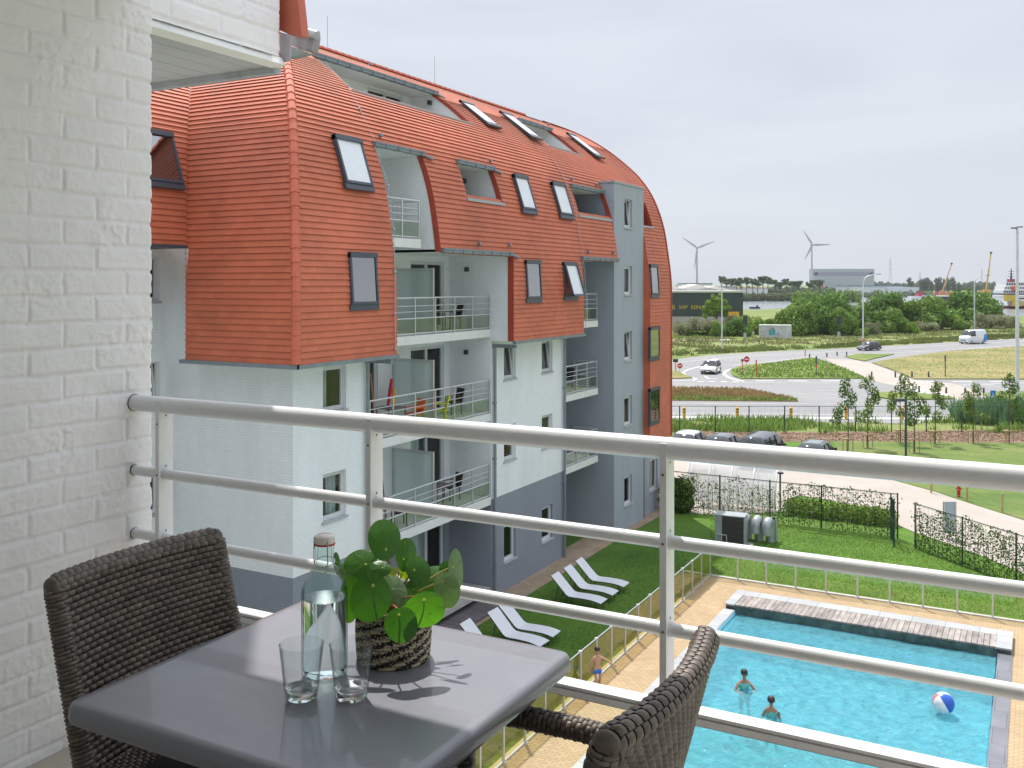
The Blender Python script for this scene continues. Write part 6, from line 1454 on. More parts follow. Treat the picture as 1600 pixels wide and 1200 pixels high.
# ---- swimmers, boy, ball
def skin_mat(name, col): return M(name, col, .55, var=.05, vs=8)
def figure(name, joints, edges, radii, mat, parent, sub=2, root=0):
    me = bpy.data.meshes.new(name); me.from_pydata([tuple(j) for j in joints], edges, [])
    o = bpy.data.objects.new(name, me); sc.collection.objects.link(o); o.parent = parent
    sk = o.modifiers.new('skin', 'SKIN'); sk.use_smooth_shade = True
    sv = me.skin_vertices[0].data
    for i, r_ in enumerate(radii): sv[i].radius = (r_, r_) if not isinstance(r_, tuple) else r_
    for i in range(len(joints)): sv[i].use_root = (i == root)
    ss = o.modifiers.new('sub', 'SUBSURF'); ss.levels = sub; ss.render_levels = sub
    dg = bpy.context.evaluated_depsgraph_get(); ev = o.evaluated_get(dg); m2 = bpy.data.meshes.new_from_object(ev); o.modifiers.clear(); o.data = m2; m2.materials.clear(); m2.materials.append(mat)
    m2.polygons.foreach_set('use_smooth', [True] * len(m2.polygons))
    return o
def person(label, loc, rz, S, skin, hair, pose, clothes, group=None):
    """one continuous skinned body; pose gives joint positions for a figure one metre tall, facing +x"""
    t = thing('person', label, 'person', loc, rz, group)
    J = []; E = []; Rr = []; idx = {}
    def add(n, p, r, par=None):
        idx[n] = len(J); J.append(Vector(p) * S); Rr.append(tuple(q_ * S for q_ in r) if isinstance(r, tuple) else r * S)
        if par is not None: E.append((idx[par], idx[n]))
    add('pelvis', pose['pelvis'], (.062, .078)); add('waist', pose['waist'], (.052, .064), 'pelvis'); add('chest', pose['chest'], (.062, .082), 'waist'); add('neck0', pose['neck'], .034, 'chest')
    h = Vector(pose['head']); add('neck1', Vector(pose['neck']).lerp(h, .45), .027, 'neck0'); add('head0', h + Vector((0, 0, -.03)), .048, 'neck1'); add('head1', h + Vector((0, 0, .025)), .062, 'head0'); add('head2', h + Vector((-.005, 0, .062)), .048, 'head1')
    for s, n in ((1, 'l'), (-1, 'r')):
        sh = Vector(pose['chest']) + Vector((0, s * .095, .035)); add(n + 'sh', sh, .034, 'chest'); add(n + 'el', pose[n + 'el'], .024, n + 'sh'); add(n + 'wr', pose[n + 'wr'], .016, n + 'el')
        wr = Vector(pose[n + 'wr']); dr = (wr - Vector(pose[n + 'el'])).normalized(); add(n + 'palm', wr + dr * .035, (.018, .012), n + 'wr')
        sd = dr.cross(Vector((1, 0, .3))).normalized()
        for k in range(4): add('%sf%d' % (n, k), wr + dr * (.085 - .006 * abs(k - 1.4)) + sd * (k - 1.5) * .013 + Vector((.012, 0, -.004)), .0055, n + 'palm')
        add(n + 'th', wr + dr * .045 + sd * .034, .006, n + 'palm')
        if n + 'kn' in pose:
            add(n + 'hip', Vector(pose['pelvis']) + Vector((0, s * .055, -.035)), .052, 'pelvis'); add(n + 'kn', pose[n + 'kn'], .034, n + 'hip'); add(n + 'ank', pose[n + 'ank'], .021, n + 'kn')
            a = Vector(pose[n + 'ank']); add(n + 'toe', a + Vector((.075, s * .012, -.022)), .016, n + 'ank')
    figure('body', J, E, Rr, skin, t)
    hm = MB(); hc = (h + Vector((-.014, 0, .036))) * S; vs = []
    hm.sphere(hc, (.072 * S, .066 * S, .062 * S), 16, 10); hm.v = [tuple(v) for v in hm.v]
    hm.build('hair', hair, t, shift=False)
    fm = MB()
    for s in (-1, 1): fm.sphere((h + Vector((.054, s * .024, .0))) * S, .008 * S, 8, 6)
    fm.build('eyes', M('eye_dark', (.03, .02, .02), .3), t, shift=False)
    fm = MB(); fm.sphere((h + Vector((.064, 0, -.016))) * S, (.010 * S, .009 * S, .014 * S), 8, 6)
    for s in (-1, 1): fm.sphere((h + Vector((-.002, s * .062, -.002))) * S, (.012 * S, .008 * S, .018 * S), 8, 6)
    fm.build('nose_and_ears', skin, t, shift=False)
    for (nm, mat_, jn, ed_, rr_) in clothes:
        figure(nm, [Vector(j) * S for j in jn], ed_, [tuple(q_ * S for q_ in r) if isinstance(r, tuple) else r * S for r in rr_], mat_, t, sub=1)
    return t
sk1 = skin_mat('skin_boy', (.50, .27, .17)); sk2 = skin_mat('skin_tan', (.36, .18, .11)); hr = M('black_hair', (.018, .013, .012), .5, var=.4, vs=60)
pz = dict(pelvis=(0, 0, .51), waist=(0, 0, .585), chest=(.0, 0, .70), neck=(.0, 0, .80), head=(.012, 0, .90), lel=(.07, .21, .67), lwr=(.16, .33, .59), rel=(-.02, -.15, .60), rwr=(-.03, -.17, .47),
          lkn=(.02, .07, .27), lank=(-.09, .08, .045), rkn=(.07, -.06, .27), rank=(.09, -.06, .035))
m_bl = M('blue_swim_shorts', (.02, .14, .55), .7, var=.35, vs=14); m_gn = M('green_waistband', (.12, .5, .08), .7)
feet = gp(925, 1081); feet = Vector((-10.55, 24.3, .02))
person('boy in blue swimming shorts standing by the glass fence with one arm out', feet, R(-40), 1.2, sk1, hr, pz,
       [('shorts', m_bl, [(0, 0, .535), (0, 0, .48), (.005, .06, .44), (.02, .072, .36), (.005, -.06, .44), (.05, -.066, .36)], [(0, 1), (1, 2), (2, 3), (1, 4), (4, 5)], [(.066, .085), (.068, .085), .062, .058, .062, .058]),
        ('waistband', m_gn, [(0, 0, .548), (0, 0, .562)], [(0, 1)], [(.066, .086), (.064, .083)])])
m_tl = M('teal_swim_shirt', (.10, .42, .38), .7, var=.1); m_mr = M('maroon_swim_shorts', (.20, .02, .06), .7)
sw = dict(pelvis=(0, 0, .51), waist=(0, 0, .585), chest=(0, 0, .70), neck=(.0, 0, .80), head=(.012, 0, .90), lel=(.06, .19, .62), lwr=(.15, .10, .60), rel=(.06, -.19, .62), rwr=(.15, -.10, .61), lkn=(.03, .07, .27), lank=(0, .09, .05), rkn=(.05, -.07, .27), rank=(.03, -.08, .05))
cl = [('shirt', m_tl, [(0, 0, .515), (0, 0, .64), (0, 0, .735), (0, .095, .72), (.02, .14, .68), (0, -.095, .72), (.02, -.14, .68)], [(0, 1), (1, 2), (2, 3), (3, 4), (2, 5), (5, 6)], [(.070, .088), (.070, .088), (.064, .082), .042, .034, .042, .034]),
      ('shorts', m_mr, [(0, 0, .535), (0, 0, .48), (.005, .06, .44), (.02, .072, .38), (.005, -.06, .44), (.02, -.066, .38)], [(0, 1), (1, 2), (2, 3), (1, 4), (4, 5)], [(.066, .085), (.068, .085), .062, .058, .062, .058])]
a = gp(1163, 1076, -.1); b = gp(1205, 1119, -.1)
person('child with dark hair standing in the pool facing us with hands raised', (a.x, a.y, -1.04), R(-62), 1.5, sk2, hr, sw, cl, 'children standing in the pool')
sw2 = dict(sw); sw2.update(lel=(.02, .16, .58), lwr=(.08, .15, .50), rel=(.02, -.16, .58), rwr=(.08, -.15, .50))
person('child with dark hair in the pool seen from behind, nearer to the balcony', (b.x, b.y, -1.06), R(100), 1.5, sk2, hr, sw2, cl, 'children standing in the pool')
bc = gp(1474, 1112, -.02); r_ = .275
ball = thing('beach_ball', 'blue, white and pale red inflatable ball floating in the pool', 'beach ball', bc)
mb = MB(); mb.sphere((bc.x, bc.y, bc.z + r_ - .05), r_, 36, 18); mats = [M('ball_blue', (.02, .10, .50), .3), M('ball_white', (.75, .72, .74), .3), M('ball_red', (.62, .20, .22), .3), M('ball_white_b', (.78, .76, .78), .3)]
mb.mi = [[0, 1, 2, 3][(f % 36) // 9] for f in range(36 * 18)]
bo = mb.build('ball_skin', mats, ball); bo.rotation_euler = (0, 0, 0)
c0 = Vector((0, 0, r_ - .05)); q_ = Matrix.Rotation(R(28), 4, 'X') @ Matrix.Rotation(R(-20), 4, 'Y') @ Matrix.Rotation(R(-60), 4, 'Z'); bo.data.transform(Matrix.Translation(c0) @ q_ @ Matrix.Translation(-c0))
# ---- heat pump with ducts
hp_ = thing('heat_pump', 'boxy grey heat pump with dark fins and pipes standing on the lawn', 'heat pump', gp(1140, 856))
a, b = gp(1117, 852), gp(1163, 857); d = (b - a); W_ = d.length; d.normalize(); n = Vector((-d.y, d.x, 0)); Hh = 1.28; Dp = .75
def obox(mb, o, ex, ey, x0_, x1_, y0_, y1_, z0_, z1_):
    v = [o + ex * x + ey * y + Vector((0, 0, z)) for z in (z0_, z1_) for y in (y0_, y1_) for x in (x0_, x1_)]
    mb.add(v, [(0, 2, 3, 1), (4, 5, 7, 6), (0, 1, 5, 4), (2, 6, 7, 3), (0, 4, 6, 2), (1, 3, 7, 5)])
m_hpg = M('heat_pump_casing', (.30, .33, .35), .5); m_fin = M('condenser_fins', (.045, .045, .05), .5, var=.2, stretch=(1, 1, 30))
mb = MB(); obox(mb, a, d, n, 0, W_ * .24, 0, Dp, .04, Hh); obox(mb, a, d, n, -.02, W_ + .02, -.02, Dp + .02, Hh, Hh + .05); obox(mb, a, d, n, W_ - .03, W_, 0, Dp, .04, Hh); obox(mb, a, d, n, 0, W_, 0, Dp, 0.0, .05); mb.build('casing', m_hpg, hp_)
mb = MB(); obox(mb, a, d, n, W_ * .24, W_ - .03, .02, Dp - .02, .05, Hh); mb.build('core', m_fin, hp_)
mb = MB()
for k in range(26): x = W_ * .25 + (W_ * .72) * k / 26; obox(mb, a, d, n, x, x + .008, -.004, .02, .06, Hh - .02)
for k in range(5): z = .2 + k * .24; obox(mb, a, d, n, W_ * .24, W_ - .03, -.007, .018, z, z + .012)
mb.build('fins', M('fin_metal', (.10, .09, .09), .5), hp_)
mb = MB(); P3 = lambda x, y, z: a + d * x + n * y + Vector((0, 0, z))
mb.tube([P3(.1, -.05, .52), P3(.5, -.07, .50), P3(.52, -.07, .1)], .022, 8); mb.tube([P3(.30, -.06, .5), P3(.31, -.06, .08), P3(.5, -.07, .06)], .02, 8); mb.build('pipe', mt['alu'], hp_)
mb = MB(); obox(mb, a, d, n, -.1, W_ + .25, -.12, Dp + .2, .012, .035); mb.build('concrete_pad', mt['conc'], hp_)
def duct(px, base, hpx, r_, label, face):
    p = gp(px, base); dd = depth(p); H_ = hpx * dd / FPX; t = thing('ventilation_duct', label, 'duct', p, 0, 'grey gooseneck ducts beside the heat pump')
    rb = r_ * 1.25; top = H_ - rb - r_; pts = [p, p + Vector((0, 0, top))] + [p + face * (rb - rb * math.cos(an)) + Vector((0, 0, top + rb * math.sin(an))) for an in np.linspace(.2, math.pi, 9)]
    pts.append(pts[-1] + Vector((0, 0, -.30))); mb = MB(); mb.tube(pts, r_, 20, cap=False); mb.build('duct_pipe', m_dct, t)
    e_ = pts[-1]; mb = MB(); mb.tube([e_ + Vector((0, 0, .01)), e_ + Vector((0, 0, .02))], r_ * .97, 16); mb.build('dark_opening', mt['room'], t)
    mb = MB(); mb.tube([p + Vector((0, 0, top)), p + Vector((0, 0, top + .02))], r_ * 1.04, 16); mb.build('seam_band', m_dct, t)
m_dct = M('galvanised_duct', (.36, .39, .42), .42, .35, var=.12, vs=6)
fc = (-FV * .8 - RV * .5).normalized()
for px, base, hpx, lb in ((1153, 838, 40, 'first gooseneck duct from the left, mostly behind the heat pump'), (1168, 842, 42, 'gooseneck duct touching the right side of the heat pump'), (1186, 845, 42, 'gooseneck duct in the middle of the right-hand pair'), (1203, 847, 41, 'rightmost wide gooseneck duct')):
    duct(px, base, hpx, .19, lb, fc)
p = gp(1212, 846); t = thing('vent_pipe', 'thin upright pipe right of the wide gooseneck ducts', 'pipe', p); mb = MB(); mb.tube([p, p + Vector((0, 0, .92)), p + Vector((-.05, -.05, 1.0))], .075, 12); mb.build('pipe', m_dct, t); mb = MB(); q_ = p + Vector((-.05, -.05, 1.0)); mb.sphere(q_, .07, 10, 6); mb.build('pipe_mouth', mt['room'], t)
# ---- arched bicycle shelter
sh = thing('bicycle_shelter', 'arched transparent bicycle shelter with white ribs behind the fence', 'shelter', gp(1140, 800))
s0, s1 = gp(1064, 797), gp(1206, 811); ax = (s1 - s0); LS = ax.length; ax.normalize(); bk = Vector((-ax.y, ax.x, 0))
m_wr = M('white_coated_steel', (.8, .8, .8), .3); m_acr = thin_glass('acrylic_roof', (.80, .84, .85), rough=.12, base=.10, milky=.5, milkcol=(.82, .84, .86))
s0 = s0 + bk * 1.2; arc = [(-.25 + 0, .35), (-.22, .9), (.0, 1.45), (.42, 1.95), (1.0, 2.25), (1.5, 2.32)]
mb = MB(); vs = []; kk = 21
for i in range(kk):
    for (y_, z_) in arc: vs.append(s0 + ax * (LS * i / (kk - 1)) + bk * y_ + Vector((0, 0, z_)))
na = len(arc); mb.add(vs, [(i * na + j, i * na + j + 1, (i + 1) * na + j + 1, (i + 1) * na + j) for i in range(kk - 1) for j in range(na - 1)], True); mb.build('curved_roof', m_acr, sh)
for i in range(5):
    mb = MB(); o_ = s0 + ax * (LS * i / 4); mb.tube([o_ + bk * -.25] + [o_ + bk * y_ + Vector((0, 0, z_ + .02)) for y_, z_ in arc], .05, 8); mb.tube([o_ + bk * 1.5 + Vector((0, 0, 2.32)), o_ + bk * 1.5], .03, 6); mb.build('rib', m_wr, sh)
for (y_, z_) in (arc[-1], arc[0]): mb = MB(); mb.tube([s0 + bk * y_ + Vector((0, 0, z_)), s0 + ax * LS + bk * y_ + Vector((0, 0, z_))], .03, 6); mb.build('beam', m_wr, sh)
bi = thing('bicycle_rack', 'low grey rack under the arched shelter', 'rack', s0 + ax * LS * .5)
for k in range(8): mb = MB(); o_ = s0 + ax * (LS * (k + 1) / 9) + bk * .5; mb.tube([o_, o_ + Vector((0, 0, .6)), o_ + bk * .4 + Vector((0, 0, .7)), o_ + bk * .7], .02, 6); mb.build('hoop', mt['alu'], bi)
def simple_pole(px, base, top, r_, name, label, cat, mat, grp=None, zb=0.0):
    p = gp(px, base, zb); dd = depth(p); return p, (base - top) * dd / FPX, thing(name, label, cat, p, 0, grp)
p, H_, t = simple_pole(1219, 800, 739, .04, 'lamp_pole', 'thin dark pole at the right end of the bicycle shelter', 'pole', None); mb = MB(); mb.tube([p, p + Vector((0, 0, H_))], .045, 8); mb.build('pole', mt['anthracite'], t); mb = MB(); mb.box(p + Vector((0, 0, H_)), (.3, .18, .08)); mb.build('lamp_head', mt['anthracite'], t)
p = gp(1484, 842); t = thing('notice_board', 'blue grey notice board on a post behind the right hedge', 'sign', p); a, b = fd(1474, 784, depth(p)), fd(1494.5, 813, depth(p)); 
mb = MB(); w_ = (Vector((b.x, b.y, 0)) - Vector((a.x, a.y, 0))); ex = w_.normalized(); obox(mb, Vector((a.x, a.y, 0)), ex, Vector((-ex.y, ex.x, 0)), 0, w_.length, 0, .05, b.z - .55, a.z); mb.build('board', M('sign_back', (.36, .42, .48), .4, .3), t)
for s in (.06, .94): mb = MB(); mb.tube([Vector((a.x, a.y, 0)) + ex * w_.length * s, Vector((a.x, a.y, a.z)) + ex * w_.length * s], .03, 6); mb.build('post', mt['alu'], t)
# ---- low timber fence at the right, red hydrant
t = thing('timber_post_fence', 'wire fence with timber posts along the pale path at the right', 'fence', gp(1511, 784)); prev = None
for px, py in ((1455, 771), (1511, 783), (1566, 801), (1625, 822)):
    q_ = gp(px, py); mb = MB(); mb.tube([q_, q_ + Vector((0, 0, .95))], .05, 8); mb.build('post', m_stk, t)
    if prev is not None:
        mb = MB()
        for z in (.2, .5, .85): mb.tube([prev + Vector((0, 0, z)), q_ + Vector((0, 0, z))], .006, 3, cap=False)
        mb.build('wire', m_grn, t)
    prev = q_
p = gp(1498, 777); t = thing('fire_hydrant', 'small red hydrant post beside the pale path', 'hydrant', p); mr_ = M('red_paint', (.5, .02, .02), .5); mb = MB(); mb.tube([p, p + Vector((0, 0, .6))], .09, 10); mb.sphere(p + Vector((0, 0, .6)), .1, 10, 6); mb.build('body', mr_, t); mb = MB(); mb.tube([p + Vector((-.16, 0, .45)), p + Vector((.16, 0, .45))], .045, 8); mb.build('outlet', mr_, t)
# ---- cars
def pal(name, c): return M(name, c, .28, .25, var=.03, vs=2, coat=.8)
m_gls = M('car_glass', (.02, .025, .03), .06, var=.1, spec=1.0); m_tyre = M('tyre', (.02, .02, .02), .8); m_rim = M('rim', (.4, .4, .42), .35, .7); m_hl = M('headlight', (.6, .62, .65), .1, spec=1.0); m_tlr = M('tail_light', (.35, .015, .015), .2); m_blk = M('black_plastic', (.03, .03, .032), .6)
def car(name, label, cat, body, L, W, H, kind='hatch', extra=None):
    t = thing(name, label, cat); hw = W / 2; b = H * .56
    if kind == 'van': top = [(-L / 2, b), (-L / 2 + .05, H * .93), (-L / 2 + .25, H), (L * .20, H), (L * .27, H * .96), (L * .40, b * 1.02)]; hood = [(L * .40, b * 1.02), (L * .475, b * .85), (L / 2, b * .52)]
    elif kind == 'mpv': top = [(-L / 2 + .02, b), (-L / 2 + .12, H * .9), (-L / 2 + .35, H), (L * .12, H), (L * .20, H * .94), (L * .33, b * 1.03)]; hood = [(L * .33, b * 1.03), (L * .45, b * .9), (L / 2, b * .6)]
    elif kind == 'sedan': top = [(-L * .40, b * 1.02), (-L * .26, H * .93), (-L * .16, H), (L * .04, H), (L * .12, H * .93), (L * .25, b * 1.02)]; hood = [(L * .25, b * 1.02), (L * .42, b * .9), (L / 2, b * .55)]
    else: top = [(-L / 2 + .04, b * 1.05), (-L * .40, H * .9), (-L * .30, H), (L * .05, H), (L * .12, H * .95), (L * .26, b * 1.02)]; hood = [(L * .26, b * 1.02), (L * .43, b * .88), (L / 2, b * .55)]
    def zt_(x):
        P_ = top + hood[1:]
        if x <= P_[0][0]: return P_[0][1]
        for q0, q1 in zip(P_, P_[1:]):
            if x <= q1[0]: return q0[1] + (q1[1] - q0[1]) * (x - q0[0]) / max(q1[0] - q0[0], 1e-4)
        return P_[-1][1]
    xs_ = sorted({round(v, 3) for v in [*np.linspace(-L / 2, L / 2, 13), *[q[0] for q in top + hood]]})
    mb = MB(); rings = []; mi = []
    for x in xs_:
        e_ = abs(x) / (L / 2); tp = 1 - .16 * max(0, e_ - .72) ** 2 / .08 * .5; zt2 = zt_(x); low = .22 + .06 * (e_ > .9)
        cab = max(0, min(1, (zt2 - b * 1.02) / (H - b))); ins = (.13 if kind != 'van' else .09) * W * cab; belt = min(b, zt2)
        ring = [(-hw * tp * .93, low), (-hw * tp, low + .18), (-hw * tp, belt * .8), (-hw * tp * .97, belt), (-(hw * tp - ins) * 1.0, max(belt, zt2 - .06 * (1 + cab))), (-(hw * tp - ins) * .8, zt2), (0, zt2 + .025)]
        ring += [(-y, z) for y, z in reversed(ring[:-1])]; rings.append([(x, y, z) for y, z in ring])
    K = len(rings[0]); vs = [v for r0 in rings for v in r0]; fs = []; mi = []
    for i in range(len(rings) - 1):
        xm = (xs_[i] + xs_[i + 1]) / 2
        for j in range(K - 1):
            fs.append((i * K + j, i * K + j + 1, (i + 1) * K + j + 1, (i + 1) * K + j)); g = 0
            cabin = zt_(xm) > b * 1.1
            steep = abs(zt_(xs_[i + 1]) - zt_(xs_[i])) > .28 * (xs_[i + 1] - xs_[i])
            if cabin and j in (3, K - 5) and not (kind == 'van' and xm < L * .12) : g = 1
            if cabin and j in (4, 5, K - 7, K - 6) and steep and not (kind == 'van' and xm < 0): g = 1
            mi.append(g)
    fs.append(tuple(reversed(range(K)))); mi.append(0); fs.append(tuple((len(rings) - 1) * K + j for j in range(K))); mi.append(0)
    mb.add(vs, fs, True); mb.mi = mi; bo_ = mb.build('body', [body, m_gls], t, shift=False)
    mb = MB()                                      # pillars over the glass
    for xp in ((-L * .20, L * .02) if kind not in ('van',) else (L * .12,)):
        for s in (-1, 1): mb = MB(); mb.tube([(xp, s * (hw + .004), b), (xp - .03, s * (hw - .125 * W + .012), H - .1)], .028, 5); mb.build('door_pillar', m_blk, t, shift=False)
    for x in (-L * .31, L * .32):
        for s in (-1, 1):
            mb = MB(); mb.lathe([(.0, -.10), (.26, -.10), (.33, -.08), (.335, 0), (.33, .08), (.26, .1), (0, .1)], (x, s * (hw - .10), .33), 20, Matrix.Rotation(R(90), 3, 'X')); w_ = mb.build('wheel', m_tyre, t, shift=False)
            mb = MB(); mb.lathe([(.0, .112 * -s), (.2, .108 * -s), (.215, .1 * -s)], (x, s * (hw - .10), .33), 16, Matrix.Rotation(R(90), 3, 'X')); mb.build('rim', m_rim, w_, shift=False)
            mb = MB(); mb.tube([(x + .40 * math.cos(a), s * (hw - .005), .33 + .40 * math.sin(a)) for a in np.linspace(0, math.pi, 9)], .035, 5); mb.build('wheel_arch', m_blk, t, shift=False)
    for s in (-1, 1):
        mb = MB(); mb.rbox((L / 2 - .10, s * hw * .70, b * .68), (.16, .34, .15), .04); mb.build('headlight', m_hl, t, shift=False)
        mb = MB(); mb.rbox((-L / 2 + .05, s * hw * .80, b * (1.0 if kind != 'van' else 1.1)), (.14, .22, .24), .04); mb.build('tail_light', m_tlr, t, shift=False)
        mb = MB(); mb.rbox((L * .20, s * (hw + .10), b * 1.08), (.12, .2, .14), .04); mb.build('wing_mirror', m_blk, t, shift=False)
    mb = MB(); mb.rbox((L / 2 - .02, 0, b * .50), (.10, W * .5, .17), .03); mb.rbox((L / 2 - .03, 0, .33), (.14, W * .9, .2), .05); mb.build('front_grille', m_blk, t, shift=False)
    mb = MB(); mb.rbox((-L / 2 + .03, 0, .36), (.14, W * .92, .2), .05); mb.build('rear_bumper', m_blk, t, shift=False)
    mb = MB(); mb.box((L / 2 + .045, 0, .40), (.02, .5, .11)); mb.box((-L / 2 - .04, 0, .62), (.02, .5, .11)); mb.build('number_plate', M('plate_white', (.6, .6, .58), .5), t, shift=False)
    return t
gc = 'cars parked beside the lawn'
def put(t, p, rz, g=None): t.location = p; t.rotation_euler = (0, 0, rz); (g and t.__setitem__('group', g)); return t
up = R(90)
put(car('parked_car', 'light silver parked car at the left end of the parked row', 'car', pal('silver_paint', (.55, .58, .60)), 4.4, 1.8, 1.48, 'sedan'), gp(1078, 707), R(88), gc)
put(car('parked_car', 'dark grey parked hatchback between the silver car and the dark people carrier', 'car', pal('grey_paint', (.13, .14, .15)), 4.2, 1.78, 1.46), gp(1131, 712), R(88), gc)
put(car('parked_car', 'large dark blue grey people carrier, tallest of the parked cars', 'car', pal('dark_paint', (.055, .06, .08)), 4.9, 1.95, 1.92, 'mpv'), gp(1191, 724), R(88), gc)
put(car('parked_car', 'low grey parked car on its own right of the people carrier', 'car', pal('mid_grey_paint', (.22, .23, .25)), 4.3, 1.8, 1.40), gp(1275, 723), R(88), gc)
gm = 'vehicles driving on the far road'
fwd = math.atan2(-CY, SY) # towards us
toward = math.atan2((-FV).y, (-FV).x)
put(car('moving_car', 'white off-road car driving towards us at the road junction', 'car', pal('white_paint', (.74, .75, .76)), 4.5, 1.9, 1.68, 'mpv'), gp(1111, 583), toward - R(22), gm)
leftw = math.atan2((-RV).y, (-RV).x)
put(car('moving_car', 'dark hatchback driving left on the curving road', 'car', pal('black_paint', (.03, .032, .038)), 4.1, 1.75, 1.5), gp(1358, 547.5), leftw + R(28), gm)
van = put(car('delivery_van', 'white delivery van with a blue rear corner driving left', 'van', pal('van_white', (.76, .78, .80)), 5.6, 2.05, 2.6, 'van'), gp(1520, 537), leftw + R(30), gm)
mb = MB(); mb.bb(-2.78, -2.0, 1.028, 1.04, .5, 1.75); mb.poly([(-2.0, 1.034, .5), (-1.6, 1.034, .5), (-2.0, 1.034, 1.7)]); mb.build('blue_panel', M('blue_vinyl', (.02, .22, .62), .4), van, shift=False)
# ---- bollards, posts, signs
m_y = M('bollard_yellow', (.72, .40, .03), .6, var=.1); m_b = M('bollard_black', (.03, .03, .03), .6); m_post = M('dark_timber_post', (.075, .065, .06), .8)
def bollard_y():
    t = thing('yellow_bollard', 'x', 'bollard'); mb = MB(); mb.tube([(0, 0, 0), (0, 0, 1.0)], .13, 10); mb.sphere((0, 0, 1.0), (.13, .13, .06), 10, 6); mb.build('post', m_y, t)
    mb = MB()
    for z in (.62, .82): mb.tube([(0, 0, z), (0, 0, z + .07)], .134, 10)
    mb.build('dark_band', m_b, t); return t
bo = bollard_y()
for i, (px, lb) in enumerate(((1069, 'at the left, next to the red tiled building'), (1152, 'above the dark parked hatchback'), (1236, 'above the gap right of the people carrier'), (1322, 'behind the leftmost young tree'), (1410, 'behind the dark lamp post'))):
    p = gp(px, 656); o = bo if i == 0 else dup(bo, p, 0); o.location = p; o['label'] = 'yellow road bollard ' + lb; o['group'] = 'yellow bollards along the near road'
t0_ = thing('short_post', 'x', 'post'); mb = MB(); mb.rbox((0, 0, .5), (.18, .18, 1.0), .03); mb.build('timber', m_post, t0_); mb = MB(); mb.box((0, 0, .85), (.19, .19, .06)); mb.build('band', M('grey_band', (.3, .3, .3), .6), t0_)
for i, (px, b, h) in enumerate(((1265, 560, 7), (1292, 558, 6.5), (1308, 556, 6.5), (1323, 556, 6.5), (1362, 592, 11.5), (1399, 590, 10), (1425, 591, 11), (1451, 591, 11), (1436, 613, 10), (1478.5, 615, 10), (1508, 614, 8), (1537, 615, 9.5), (1186, 537, 7))):
    p = gp(px, b); hh = h * depth(p) / FPX; o = t0_ if i == 0 else dup(t0_, p, 0); o.location = p; o.scale = (1, 1, hh); o['group'] = 'short dark posts round the cycle crossing'
    o['label'] = ['dark post at the right tip of the middle island', 'first of three dark posts on the small green island', 'second of three dark posts on the small green island', 'third of three dark posts on the small green island', 'dark post left of the cycle path', 'dark post on the left corner of the big island', 'dark post in the middle of the big island front', 'dark post right of the white marking on the big island', 'dark post on the small island behind the trees', 'dark post right end of the small island', 'dark post in the middle of the crossing', 'dark post left of the blue crossing sign', 'dark post below the white container'][i]
m_sr = M('sign_red', (.55, .02, .03), .4); m_sw = M('sign_white', (.75, .75, .75), .4); m_sb = M('sign_blue', (.01, .17, .50), .4); m_rp = M('red_pole', (.45, .06, .05), .5)
def noentry(px, base, cy, r_px, label):
    p = gp(px, base); dd = depth(p); k = dd / FPX; t = thing('no_entry_sign', label, 'traffic sign', p, 0, 'round red no entry signs'); zc = (base - cy) * k; r_ = r_px * k
    mb = MB(); mb.tube([p, p + Vector((0, 0, zc))], .04, 6); mb.build('pole', mt['alu'], t)
    M_ = Matrix((RV, Vector((0, 0, 1)), -FV)).transposed(); c = p + Vector((0, 0, zc)) - FV * .06
    mb = MB(); mb.lathe([(0, .0), (r_ * .94, 0), (r_ * .94, -.03), (0, -.03)], c, 24, M_); d_ = mb.build('disc', m_sr, t)
    mb = MB(); mb.lathe([(r_ * .94, -.03), (r_ * .94, .006), (r_, .006), (r_, -.03), (r_ * .94, -.03)], c, 24, M_); mb.build('white_rim', m_sw, d_)
    mb = MB(); obox(mb, c, RV, -FV, -r_ * .62, r_ * .62, .004, .02, -r_ * .15, r_ * .15); mb.build('white_bar', m_sw, d_)
noentry(1062.2, 586, 571.5, 4.4, 'no entry sign at the far left beside the tiled building'); noentry(1166.5, 586, 561.2, 4.8, 'no entry sign at the left tip of the middle island'); noentry(1348.7, 556, 532, 2.6, 'small no entry sign behind the dark hatchback')
p = gp(1160, 586); t = thing('back_of_sign', 'brown back of a round sign left of the no entry sign', 'traffic sign', p); zc = 23 * depth(p) / FPX; mb = MB(); mb.tube([p, p + Vector((0, 0, zc))], .05, 6); mb.build('pole', m_rp, t); mb = MB(); mb.lathe([(0, 0), (.19, 0), (.19, -.04), (0, -.04)], p + Vector((0, 0, zc)), 16, Matrix((RV, Vector((0, 0, 1)), -FV)).transposed()); mb.build('disc', M('sign_back_brown', (.25, .12, .08), .6), t)
for px, b, h, mat_, lb in ((1181.7, 591, 29, m_rp, 'thin red marker pole near the left of the middle island'), (1258, 558, 12, m_rp, 'short thin red marker pole at the edge of the far road'), (1275.5, 590, 34, m_post, 'dark striped marker pole right of the middle island flowers'), (1477, 590, 35, m_post, 'dark marker post on the big dry island')):
    p = gp(px, b); hh = h * depth(p) / FPX; t = thing('marker_pole', lb, 'pole', p); mb = MB(); mb.tube([p, p + Vector((0, 0, hh))], .06, 6); mb.build('pole', mat_, t); mb = MB(); mb.tube([p + Vector((0, 0, hh * .75)), p + Vector((0, 0, hh * .98))], .10 if mat_ is m_post else .075, 6); mb.build('marker_head', M('marker_blue_grey', (.06, .08, .13), .5) if mat_ is m_post else m_sr, t)
    mb = MB(); mb.tube([p + Vector((.02, 0, hh * .45)), p + Vector((.02, 0, hh * .58))], .075, 6); mb.build('red_band', m_sr, t)
